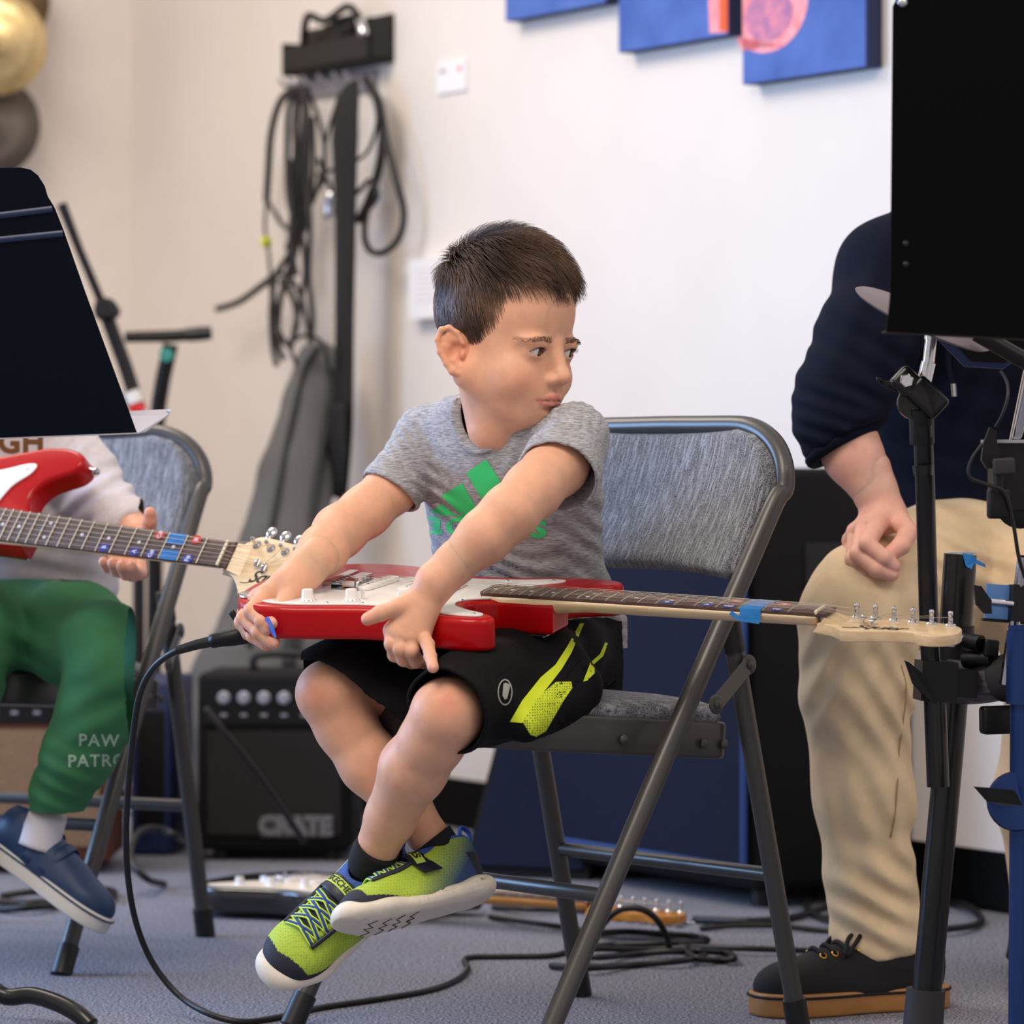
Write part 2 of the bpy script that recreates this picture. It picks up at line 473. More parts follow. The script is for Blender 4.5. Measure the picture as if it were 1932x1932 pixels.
base('baseboard_right', P0-WD*3.2, CORNER, WN); base('baseboard_left', CORNER, CORNER+LD*4.5, LN)
def on_right(px):
    """point of the right wall seen at photo column px (z=0)"""
    k = (px-CX)/F; t = (P0.x-k*P0.y)/(k*WD.y-WD.x); return P0+WD*t
def WR(px, py, off=0.0):
    p = on_right(px); D = p.y; q = Vector((p.x, p.y, HC-(py-CY)/F*D))
    return q+WN*off
def on_left(px):
    k = (px-CX)/F; t = (CORNER.x-k*CORNER.y)/(k*LD.y-LD.x); return CORNER+LD*t
def WL(px, py, off=0.0):
    p = on_left(px); return Vector((p.x, p.y, HC-(py-CY)/F*p.y))+LN*off

# ================================================================ folding chairs
M_tube = mat('dark_powder_coat', (72, 70, 69), 0.38, metal=0.25, coat=0.1, bump=0.05, bscale=900, bdist=0.0004)
M_foot = mat('black_rubber_tip', (22, 22, 23), 0.45)
def tweed(name, c1, c2):
    m = bpy.data.materials.new(name); m.use_nodes = True; t = NT(m); b = t.n['Principled BSDF']
    b.inputs['Roughness'].default_value = 0.9; b.inputs['Sheen Weight'].default_value = 0.35
    tc = t.new('TexCoord')
    def nz(scale, st, lo, hi):
        mp = t.new('Mapping'); mp.inputs['Scale'].default_value = st; t.l.new(tc.outputs['Object'], mp.inputs[0])
        n = t.new('TexNoise'); n.inputs['Scale'].default_value = scale; n.inputs['Detail'].default_value = 2
        t.l.new(mp.outputs[0], n.inputs['Vector']); r = t.new('MapRange'); r.inputs[1].default_value = lo; r.inputs[2].default_value = hi
        t.l.new(n.outputs[0], r.inputs[0]); return r.outputs[0]
    a = nz(800, (1,1,0.7), 0.38, 0.62); c = nz(130, (2.6, 0.6, 0.10), 0.46, 0.70)
    ad = t.new('Math', operation='ADD'); t.l.new(a, ad.inputs[0]); t.l.new(c, ad.inputs[1])
    hf = t.new('Math', operation='MULTIPLY'); hf.inputs[1].default_value = 0.55; t.l.new(ad.outputs[0], hf.inputs[0])
    mx = t.new('Mix', data_type='RGBA'); mx.inputs[6].default_value = (*lin(c1), 1); mx.inputs[7].default_value = (*lin(c2), 1)
    t.l.new(hf.outputs[0], mx.inputs[0]); t.l.new(mx.outputs[2], b.inputs['Base Color'])
    bp = t.new('Bump'); bp.inputs['Strength'].default_value = 0.5; bp.inputs['Distance'].default_value = 0.0015
    t.l.new(a, bp.inputs['Height']); t.l.new(bp.outputs[0], b.inputs['Normal'])
    return m
M_tweed = tweed('charcoal_tweed', (22, 24, 34), (168, 172, 184))
def make_chair(label):
    """origin on the floor between the feet, +x the sitter's left, +y to the rear"""
    t = thing('folding_chair', label, 'chair', local=True)
    hw = 0.243; R = 0.0128
    prof = [(-0.235, 0.0), (-0.02, 0.37), (0.11, 0.588), (0.165, 0.68), (0.193, 0.735)]
    def side(s): return [Vector((s*hw, y, z)) for y, z in prof]
    # one bent tube: right foot, back hoop, left foot
    top = []
    cr = 0.11
    for k in range(0, 7):
        a = PI/2*k/6; top.append(Vector((hw-cr+cr*math.cos(a), 0.180+0.022*math.sin(a), 0.695+0.083*math.sin(a))))
    pr = side(1)[:-1]+top+[Vector((0.07, 0.202, 0.7785)), Vector((0, 0.202, 0.779))]
    path = pr+[Vector((-p.x, p.y, p.z)) for p in reversed(pr[:-1])]
    mb = MB(); mb.tube(path, R, 16, smooth=4); fr = mb.build('frame', M_tube, t)
    for s in (1, -1):
        mb = MB(); a = Vector((s*hw, -0.235, 0)); b = Vector((s*hw, -0.02, 0.37)); d = (b-a).normalized()
        mb.cyl(a+Vector((0,0,0.0)), a+d*0.045, R*1.22, n=18); mb.build('foot_cap', M_foot, t)
    xr = hw-0.034
    for s in (1, -1):
        a = Vector((s*(xr+0.006), 0.235, 0)); b = Vector((s*xr, 0.118, 0.535)); d = (b-a).normalized()
        mb = MB(); mb.tube([a+d*0.02, b-d*0.04, b], [R*0.95, R*0.95, R*0.8], 16); lg = mb.build('leg', M_tube, t)
        mb = MB(); mb.cyl(a, a+d*0.045, R*1.2, n=18); mb.build('foot_cap', M_foot, t)
        mb = MB(); mb.cyl(b-d*0.045, b+d*0.0, R*1.04, n=16); mb.build('leg_sleeve', M_foot, t)
        # brace strap with rivets
        p1 = Vector((s*(hw+0.012-0.0), 0.055, 0.43)); p2 = Vector((s*(xr+0.018), 0.135, 0.475)); p1.x = s*(hw-0.004)*1.06
        mb = MB(); mb.tube([p1, p2], 0.011, 12, flat=((1,0,0), 0.14, 1.0)); 
        for q in (p1, p2): mb.ball(q, 0.013, 12, sc=(0.25, 1, 1)); mb.ball(q+Vector((s*0.003,0,0)), 0.006, 10, sc=(0.6,1,1))
        mb.build('brace', M_tube, t)
    mb = MB(); mb.tube([(-hw, -0.115, 0.203), (hw, -0.115, 0.203)], 0.0095, 12); mb.build('crossbar', M_tube, t)
    mb = MB(); mb.tube([(-xr, 0.192, 0.205), (xr, 0.192, 0.205)], 0.0095, 12); mb.build('crossbar', M_tube, t)
    # seat: pressed steel pan with rounded front, padded top
    def seat_out(w, y0, y1, r):
        o = []
        for cx, cy, a0, rr in ((w-0.03, y1-0.03, 0, 0.03), (-w+0.03, y1-0.03, 90, 0.03), (-w+r, y0+r, 180, r), (w-r, y0+r, 270, r)):
            for k in range(7):
                a = math.radians(a0+15*k); o.append((cx+rr*math.cos(a), cy+rr*math.sin(a)))
        return o
    tilt = Matrix.Translation((0, -0.075, 0.402)) @ Matrix.Rotation(-0.083, 4, 'X')
    mb = MB(); mb.prism(seat_out(0.202, -0.180, 0.21, 0.085), -0.031, 0.016, 0.005, tilt)
    for s in (1, -1): mb.add(*rib(s)) if False else None
    pan = mb.build('seat_pan', M_tube, t)
    for s in (1, -1):
        for yy in (0.02, 0.155, 0.19):
            mb = MB(); mb.ball(tilt @ Vector((s*0.206, yy, -0.012)), 0.0065, 10, sc=(0.6,1,1)); mb.build('rivet', M_tube, pan)
    # cushion: crowned grid
    V = []; Fc = []; n = 26
    out = seat_out(0.195, -0.174, 0.203, 0.085); 
    rings = [(1.0, 0.015), (1.012, 0.022), (1.0, 0.030), (0.96, 0.037), (0.88, 0.042), (0.7, 0.046), (0.4, 0.048), (0.1, 0.049)]
    k = len(out)
    for sc_, z in rings: V += [tilt @ Vector((x*sc_, y*sc_, z)) for x, y in out]
    for j in range(len(rings)-1):
        for i in range(k): Fc.append((j*k+i, j*k+(i+1) % k, (j+1)*k+(i+1) % k, (j+1)*k+i))
    Fc.append(tuple(range((len(rings)-1)*k, len(rings)*k)))
    mesh_obj('seat_cushion', V, Fc, M_tweed, t)
    # backrest pad: curved shell that fills the hoop
    nu, nv = 36, 16; V = []; Fc = []
    def back(u, v, side):
        # u -1..1 across, v 0..1 bottom to top
        z = 0.592+v*0.186
        half = 0.240
        if z > 0.695:
            q = min(1, (z-0.695)/0.083); half = 0.240-0.112*(1-math.sqrt(max(0, 1-q*q)))
        if v < 0.12: half -= 0.010*(1-v/0.12)**2
        x = u*half
        yb = np.interp(z, [0.59, 0.68, 0.735, 0.78], [0.112, 0.163, 0.186, 0.202])
        y = yb+0.016*(1-u*u)-0.004                            # hollow towards the sitter
        e = min(1, (1-abs(u))/0.08); e2 = min(1, v/0.10, (1-v)/0.07); th = 0.017*math.sqrt(max(0, 1-(1-e)**2))*math.sqrt(max(0, 1-(1-e2)**2))
        y += -th if side < 0 else th*0.6
        zz = z-0.012*(1-v)*abs(u)**3
        return Vector((x, y, zz))
    for sd in (-1, 1):
        b0 = len(V)
        for j in range(nv+1):
            for i in range(nu+1): V.append(back(-1+2*i/nu, j/nv, sd))
        for j in range(nv):
            for i in range(nu):
                a = b0+j*(nu+1)+i; q = (a, a+1, a+nu+2, a+nu+1); Fc.append(q if sd < 0 else q[::-1])
    o = mesh_obj('backrest', V, Fc, M_tweed, t)
    bm = bmesh.new(); bm.from_mesh(o.data); bmesh.ops.remove_doubles(bm, verts=bm.verts, dist=0.0004); bmesh.ops.recalc_face_normals(bm, faces=bm.faces); bm.to_mesh(o.data); bm.free()
    o.data.polygons.foreach_set('use_smooth', [True]*len(o.data.polygons))
    return t
chair = make_chair('grey tweed folding chair carrying the person in the grey t-shirt')
chair.location = (0.050, 4.765, 0); chair.rotation_euler = (0, 0, math.radians(-50.5))
chair2 = copy_tree(chair)
chair2.location = (-0.766, 5.60, 0); chair2.rotation_euler = (0, 0, math.radians(-24.6))
chair2['label'] = 'grey tweed folding chair at the left under the person in green trousers'
for c in (chair, chair2): c['group'] = 'folding chairs'
# ================================================================ electric guitars
M_red = mat('gloss_red', (176, 0, 8), 0.36, coat=0.28, spec=0.2, var=0.03, vscale=5)
M_pg = mat('white_plastic', (236, 234, 232), 0.3, coat=0.3)
M_maple = mat('pale_maple', (238, 212, 172), 0.35, rgb2=(222, 192, 148), vscale=14, stretch=(1, 12, 12), coat=0.3)
M_honey = mat('honey_maple', (214, 150, 66), 0.35, rgb2=(190, 124, 48), vscale=14, stretch=(1, 12, 12), coat=0.4)
M_rose = mat('rosewood', (66, 46, 40), 0.6, rgb2=(98, 74, 62), vscale=26, stretch=(1, 14, 14))
M_chrome = mat('chrome', (214, 214, 218), 0.12, metal=1.0)
M_string = mat('steel_string', (170, 160, 148), 0.45, metal=0.6)
M_fret = mat('fret_nickel', (186, 178, 162), 0.4, metal=0.6)
M_nut = mat('bone_nut', (232, 222, 190), 0.4)
M_dot = mat('pearl_dot', (214, 216, 226), 0.3)
M_ink = mat('black_ink', (24, 22, 26), 0.5)
M_white = mat('white_print', (235, 235, 238), 0.5)
M_sblue = mat('blue_sticker', (38, 52, 160), 0.35, coat=0.4)
M_sred = mat('red_sticker', (214, 30, 34), 0.35, coat=0.4)
M_tape = mat('blue_masking_tape', (30, 122, 196), 0.7, var=0.12, vscale=60, bump=0.3, bscale=300)
M_tapeb = mat('pale_tape_back', (150, 168, 176), 0.7)
M_sunb = mat('black_gloss', (14, 12, 12), 0.2, coat=1.0)
BODY = [(-.147,0),(-.143,.050),(-.125,.100),(-.090,.140),(-.045,.158),(0,.160),(.040,.150),(.085,.130),(.130,.120),(.170,.121),(.210,.133),
        (.255,.147),(.295,.150),(.322,.142),(.331,.126),(.322,.110),(.300,.098),(.280,.085),(.268,.064),(.272,.040),(.284,.029),
        (.290,.0275),(.290,-.0275),(.214,-.029),(.204,-.034),(.190,-.046),(.184,-.066),(.192,-.088),(.214,-.104),(.238,-.116),(.251,-.132),
        (.244,-.148),(.220,-.157),(.180,-.154),(.140,-.142),(.100,-.133),(.060,-.134),(.015,-.147),(-.030,-.160),(-.070,-.161),(-.105,-.143),(-.131,-.105),(-.143,-.055)]
PGUARD = [(-.080,-.118),(-.050,-.060),(-.022,-.042),(.012,-.040),(.016,.040),(.024,.052),(.060,.072),(.110,.083),(.160,.088),(.200,.098),(.236,.112),(.254,.112),(.250,.095),
          (.228,.070),(.215,.034),(.206,.0285),(.190,.0285),(.190,-.0285),(.204,-.0295),(.190,-.038),(.177,-.050),(.171,-.068),(.180,-.092),(.206,-.112),(.232,-.127),(.232,-.140),
          (.208,-.144),(.170,-.138),(.130,-.124),(.095,-.120),(.055,-.122),(.010,-.136),(-.030,-.147),(-.062,-.147),(-.082,-.136)]
HEAD = [(0,.021),(.012,.024),(.024,.033),(.036,.041),(.050,.0425),(.090,.038),(.130,.032),(.160,.025),(.178,.012),(.186,-.006),(.185,-.026),(.175,-.042),(.158,-.050),(.142,-.047),
        (.133,-.038),(.122,-.035),(.095,-.040),(.065,-.049),(.042,-.055),(.038,-.047),(.024,-.031),(.010,-.023),(0,-.021)]
SCL = 0.648; NF = 21
def fx(n): return SCL*2**(-n/12)                 # distance from saddle of fret n (0 = nut)
def make_guitar(label, k, M4, body_m, neck_m, board_m, stickers='upright', detail=True, logo='Squier', name='electric_guitar'):
    root = bpy.data.objects.new(name, None); COL.objects.link(root); tag(root, label, 'guitar'); root['_local'] = 1
    root.matrix_world = M4 @ Matrix.Scale(k, 4)
    T = 0.044
    def sub(mb, n, m, par=root, **kw):
        o = mb.build(n, m, None, **kw); o.parent = par; return o
    bo = spline2(BODY, 6, corners=(20, 21, 22, 23))
    mb = MB(); mb.prism(bo, -T, 0, 0.0075, seg=4); body = sub(mb, 'body', body_m)
    pg = spline2(PGUARD, 5, corners=(0, 3, 4, 16, 17))
    mb = MB(); mb.prism(pg, 0.0002, 0.0026, 0.0006); guard = sub(mb, 'pickguard', M_pg)
    # screws
    if detail:
        for x, y in ((-.055,-.139),(.010,-.127),(.055,-.114),(.128,-.117),(.222,-.133),(.172,-.055),(.024,.044),(.110,.076),(.240,.104),(.180,.084)):
            mb = MB(); mb.ball((x, y, 0.0027), 0.003, 10, sc=(1,1,0.35)); sub(mb, 'screw', M_chrome, guard)
    # pickups
    for px, ang in ((.028, -0.16), (.080, 0), (.133, 0)):
        R = Matrix.Translation((px, 0, 0.0025)) @ Matrix.Rotation(ang, 4, 'Z')
        mb = MB()
        o = []
        for cy, a0 in ((.034, 0), (-.034, 180)):
            for q in range(9):
                a = math.radians(a0+180*q/8); o.append((.0095*math.cos(a), cy+.0085*math.sin(a)))
        mb.prism(o, 0, 0.0065, 0.0018, R); pu = sub(mb, 'pickup', M_pg)
        mb = MB()
        for i in range(6): mb.lathe([(0.0, 0.006), (.0024, .0062), (.0024, .0074), (.0018, .0079), (0, .0079)], 10, R @ Matrix.Translation((0, -.026+.0104*i, 0)))
        sub(mb, 'pole_pieces', M_chrome, pu)
    # knobs and switch
    for x, y in ((.106, -.098), (.036, -.106), (-.018, -.126)):
        mb = MB(); mb.lathe([(.0118,0),(.0122,.0012),(.0095,.0035),(.0082,.005),(.0074,.0145),(.0066,.0158),(0,.0158)], 28, Matrix.Translation((x, y, .0026))); kn = sub(mb, 'knob', M_pg)
        if detail:
            for i, ch in enumerate(('1','2','3','4','5','6','7','8','9','10')):
                a = PI*1.15+PI*1.6*i/9
                v, f = text_mesh(ch, 0.0036)
                MM = Matrix.Translation((x, y, .0026)) @ Matrix.Rotation(a+PI/2, 4, 'Z') @ Matrix.Translation((0, -.0108, .0026)) @ Matrix.Rotation(0.75, 4, 'X')
                d = decal('numeral', v, f, MM, M_ink, None); d.parent = kn
    mb = MB(); mb.tube([(.045,-.090,.002),(.047,-.093,.014),(.050,-.097,.019)], [.0022,.003,.0022], 10); sub(mb, 'selector_switch', M_pg)
    # bridge
    mb = MB(); mb.box((-.032,-.046,.0005), (.018,.044,.003)); mb.box((-.034,-.046,.0005), (-.021,.044,.0125)); br = sub(mb, 'bridge', M_chrome)
    for i in range(6):
        y = -.026+.0104*i; mb = MB(); mb.box((-.012,y-.0046,.004), (.006,y+.0046,.0125)); mb.tube([(-.021,y,.0065),(-.010,y,.0065)], .0014, 6); sub(mb, 'saddle', M_chrome, br)
    mb = MB(); mb.tube([(.012,-.036,.003),(.013,-.037,.014),(.02,-.042,.018)], .003, 8); sub(mb, 'arm_socket', M_chrome, br)
    # jack plate on the lower edge
    if detail:
        JM = Matrix.Translation((-.112,-.108,0.0008)) @ Matrix.Rotation(0.8, 4, 'Z')
        mb = MB(); mb.lathe([(.014,0),(.013,.002),(.006,.0005),(0,.0005)], 20, JM @ Matrix.Scale(1.6, 4, (0,1,0))); sub(mb, 'jack_plate', M_chrome)
    for x, y, dx, dy in ((-.147, 0, -1, 0), (.333, .128, .93, -.2)):
        mb = MB(); R = frame((x, y, -.022), (0,0,1), (dy, -dx, 0)); mb.lathe([(.004,-.002),(.004,.006),(.0072,.010),(.0072,.012),(.003,.0135),(0,.0135)], 16, frame((x,y,-.022), (-dy, dx, 0), z=(dx, dy, 0))); sub(mb, 'strap_button', M_chrome)
    # neck: D section from heel to nut
    def bw(x): return 0.0210+(0.0282-0.0210)*(SCL-x)/(SCL-.19)
    xs = [.190,.215,.245,.275,.295,.33,.42,.52,.60,.632,SCL]
    V = []; Fc = []; n = 14
    for x in xs:
        w = bw(x); dep = np.interp(x, [.19,.25,.29,.325,.6,SCL], [.024,.024,.022,.0180,.0160,.0155]); sq = np.interp(x, [.19,.25,.30,SCL], [0.35,0.4,0.9,1.0])
        for i in range(n+1):
            a = PI*i/n; c_, s_ = math.cos(a), math.sin(a)
            V.append((x, w*math.copysign(abs(c_)**sq, c_), 0.0035-dep*abs(s_)**sq))
    for j in range(len(xs)-1):
        for i in range(n): Fc.append((j*(n+1)+i, (j+1)*(n+1)+i, (j+1)*(n+1)+i+1, j*(n+1)+i+1))
        Fc.append((j*(n+1)+n, (j+1)*(n+1)+n, (j+1)*(n+1), j*(n+1)))
    Fc.append(tuple(range(n+1))); Fc.append(tuple(range((len(xs)-1)*(n+1), len(xs)*(n+1)))[::-1])
    neck = mesh_obj('neck', V, Fc, neck_m); neck.parent = root
    bm = bmesh.new(); bm.from_mesh(neck.data); bmesh.ops.recalc_face_normals(bm, faces=bm.faces); bm.to_mesh(neck.data); bm.free()
    # fretboard with rounded end
    e0 = fx(NF)-.0075; o = [(e0+.0, -.0225), (e0+.003, -.0275), (e0+.008, -bw(e0))] + [(SCL+.004, -.0212), (SCL+.010, -.0215), (SCL+.014,-.0225), (SCL+.014,.0225), (SCL+.010,.0215),(SCL+.004, .0212)] + [(e0+.008, bw(e0)), (e0+.003, .0275), (e0, .0225)]
    mb = MB(); mb.prism(o, .0035, .0085, 0.0007); fb = sub(mb, 'fretboard', board_m)
    zt = .0085
    for i in range(1, NF+1):
        x = fx(i); w = bw(x)+.0002; mb = MB(); mb.tube([(x,-w,zt),(x,-w*.5,zt+.0003),(x,0,zt+.0004),(x,w*.5,zt+.0003),(x,w,zt)], .00115, 8); sub(mb, 'fret', M_fret, fb)
    for i in (3,5,7,9,12,15,17,19,21):
        x = (fx(i)+fx(i-1))/2
        for y in ((-.0125, .0125) if i == 12 else (0,)):
            mb = MB(); mb.lathe([(.003, zt-.001), (.003, zt+.0001), (0, zt+.0002)], 14, Matrix.Translation((x, y, 0))); sub(mb, 'inlay_dot', M_dot, fb)
    mb = MB(); mb.rbox((SCL-.002,-.0213,.006), (SCL+.0025,.0213,.0118), .001); sub(mb, 'nut', M_nut)
    # headstock, dropped below the board
    hz = -0.0045
    ho = spline2([(SCL+.002+x, y) for x, y in HEAD], 6, corners=(0, 18, 22))
    mb = MB(); mb.prism(ho, hz-.0145, hz, 0.0012); hs = sub(mb, 'headstock', neck_m)
    # ramp between board end and the head face
    mb = MB(); R = []
    mb.add([(SCL+.012,-.0225,.0035),(SCL+.012,.0225,.0035),(SCL+.034,.026,hz+.0001),(SCL+.034,-.026,hz+.0001),(SCL-.004,-.0212,hz-.0120),(SCL-.004,.0212,hz-.012),(SCL+.034,.026,hz-.012),(SCL+.034,-.026,hz-.012)],
           [(0,3,2,1),(4,5,6,7),(0,4,7,3),(1,2,6,5),(0,1,5,4),(2,3,7,6)]); sub(mb, 'neck_ramp', neck_m, hs, smooth=False)
    posts = []
    for i in range(6):
        x = SCL+.040+.0255*i; y = .0285-.0026*i; posts.append((x, y))
        mb = MB(); mb.lathe([(.0070,hz),(.0070,hz+.0012),(.0052,hz+.0030),(.0030,hz+.0032),(.0030,hz+.0095),(.0024,hz+.0115),(.0032,hz+.0135),(.0032,hz+.0175),(.0022,hz+.019),(0,hz+.019)], 18, Matrix.Translation((x,y,0)))
        tn = sub(mb, 'tuner_post', M_chrome, hs)
        ye = .0425-.0034*i-.001
        mb = MB(); mb.tube([(x,y,hz-.020),(x,ye+.010,hz-.020)], .0022, 8); mb.rbox((x-.008,y-.011,hz-.0255), (x+.008,y+.009,hz-.0147), .002)
        mb.ball((x, ye+.021, hz-.020), .0095, 14, sc=(.95,1.0,.42)); mb.lathe([(.0045,0),(.006,.006),(.003,.009)], 14, frame((x, ye+.004, hz-.020), (1,0,0), z=(0,1,0))); sub(mb, 'tuner_key', M_chrome, hs)
    for x, y in ((SCL+.058, -.004), (SCL+.072, -.010)) if detail else ():
        mb = MB(); mb.cyl((x,y,hz), (x,y,hz+.006), .0022, n=10); mb.rbox((x-.004,y-.007,hz+.005),(x+.004,y+.007,hz+.0075), .0015); mb.ball((x,y,hz+.0085), .003, 8); sub(mb, 'string_tree', M_chrome, hs)
    # strings
    for i in range(6):
        y0 = .026-.0104*i; y1 = .0172-.00688*i; r = (.0006,.00052,.00045,.0004,.00034,.0003)[i]
        px_, py_ = posts[i]
        pts = [(-.021, y0, .006), (.001, y0, .0118), (SCL, y1, .0126)]
        if i >= 2 and detail: pts.append((SCL+(.072 if i < 4 else .058), y1*0.4-.006, hz+.0075))
        pts.append((px_, py_-.003, hz+.0115))
        mb = MB(); mb.tube(pts, r*0.8, 6); sub(mb, 'string', M_string)
    # note stickers, tape and logo
    if stickers:
        def stick(ch, i, side, m):
            x = (fx(i)+fx(i-1))/2; y = side*.0165
            mb = MB(); w = min(.0085, (fx(i-1)-fx(i))*.36); mb.lathe([(.0072, zt+.0002), (.0072, zt+.0008), (0, zt+.0008)], 20, Matrix.Translation((x, y, 0)) @ Matrix.Scale(w/.0072, 4, (1,0,0)))
            so = sub(mb, 'note_sticker', m, fb)
            v, f = text_mesh(ch, .0098, bold=.0002)
            rot = Matrix.Rotation(PI/2 if stickers == 'side' else 0, 4, 'Z')
            if stickers == 'side': rot = Matrix.Rotation(PI/2, 4, 'Z')
            d = decal('letter', v, f, Matrix.Translation((x, y, zt+.0011)) @ rot, M_white, None); d.parent = so
        for ch, i, sd, m in (('B',7,-1,M_sblue),('A',5,-1,M_sblue),('G#',4,-1,M_sblue),('F#',2,-1,M_sblue),('C#',4,1,M_sred),('B',2,1,M_sred)): stick(ch, i, sd, m)
        x0, x1 = fx(3)+.002, fx(2)-.002
        if stickers == 'upright':
            mb = MB(); w = bw(x0)+.0004; prof = [(-w-.0015, -.004), (-w-.0004, .0085), (-w, zt+.0009), (0, zt+.0013), (w, zt+.0009), (w+.0008, .006)]
            V = [(x, y, z+(random.random()-.5)*.0003) for x in np.linspace(x0, x1, 6) for y, z in prof]; q = len(prof)
            mb.add(V, [(a*q+b, (a+1)*q+b, (a+1)*q+b+1, a*q+b+1) for a in range(5) for b in range(q-1)])
            mb.add([(x0+.002,-w-.0012,-.003),(x0-.010,-w-.004,.006),(x0-.012,-w-.007,.001),(x0-.001,-w-.004,-.007),(x1-.002,-w-.002,-.010),(x1,-w-.0014,-.003)], [(0,1,2,3),(0,3,4,5)])
            mb.add([(x0-.002,w,zt+.002),(x0+.012,w+.003,zt+.0035),(x0+.030,w+.004,zt+.002),(x0+.040,w+.003,zt+.0045),(x0+.028,w+.001,zt+.0005),(x0+.010,w-.001,zt+.0013)], [(0,1,4,5),(1,2,3,4)])
            sub(mb, 'masking_tape', M_tape, fb)
        else:
            for y0, y1 in ((.004, bw(x0)), (-bw(x0), -.006)):
                mb = MB(); mb.add([(x0,y0,zt+.0011),(x1,y0,zt+.0011),(x1,y1,zt+.0011),(x0,y1,zt+.0011)], [(0,1,2,3)]); sub(mb, 'masking_tape', M_tape, fb)
    if logo:
        # handwritten-style script mark
        v, f = text_mesh(logo, .029, bold=.0004, shear=.45, spacing=.90)
        L = Matrix.Translation((SCL+.084, -.024, hz+.0003)) @ Matrix.Rotation(0.02, 4, 'Z') @ Matrix.Scale(1.0, 4, (0,1,0))
        d = decal('maker_script', v, f, L, M_ink, None); d.parent = hs
        mb = MB(); mb.tube([(SCL+.040,-.036,hz+.0004),(SCL+.048,-.0360,hz+.0004),(SCL+.060,-.0325,hz+.0004)], .0006, 6); sub(mb, 'script_flourish', M_ink, hs)
        if detail:
            v, f = text_mesh('MINI', .0062, spacing=1.2)
            d = decal('model_print', v, f, Matrix.Translation((SCL+.142, -.025, hz+.0003)), M_honey, None); d.parent = hs
    if detail:
        mb = MB(); mb.box((.205,-.026,-T-.002), (.280,.026,-T)); npl = sub(mb, 'neck_plate', M_chrome)
        for x, y in ((.213,-.018),(.213,.018),(.272,-.018),(.272,.018)):
            mb = MB(); mb.lathe([(.0045,0),(.004,.0022),(0,.0026)], 12, Matrix.Translation((x,y,-T-.002)) @ Matrix.Rotation(PI,4,'X')); sub(mb, 'screw', M_chrome, npl)
    return root
# the guitar across the boy's lap
gk = 0.93
ga = Vector((0.925, -0.374, -0.048)); gw = Vector((0.365, 0.905, 0.155))
nutp = P(1548, 1163, 4.42); org = nutp-ga.normalized()*SCL*gk
GM = frame(org, ga, gw)
guitar = make_guitar("red electric guitar with blue tape on its neck, lying flat across the boy's lap", gk, GM, M_red, M_maple, M_rose, 'upright')
# the left child's guitar
ga2 = Vector((0.862, -0.49, -0.098)); gw2 = Vector((0.16, 0.52, 0.80))
GM2 = frame(P(425, 1050, 4.98)-ga2.normalized()*SCL*gk, ga2, gw2)
guitar2 = make_guitar('red electric guitar held upright by the person in green trousers at the left', gk, GM2, M_red, M_maple, M_rose, 'side')
guitar2['group'] = 'red electric guitars'; guitar['group'] = 'red electric guitars'
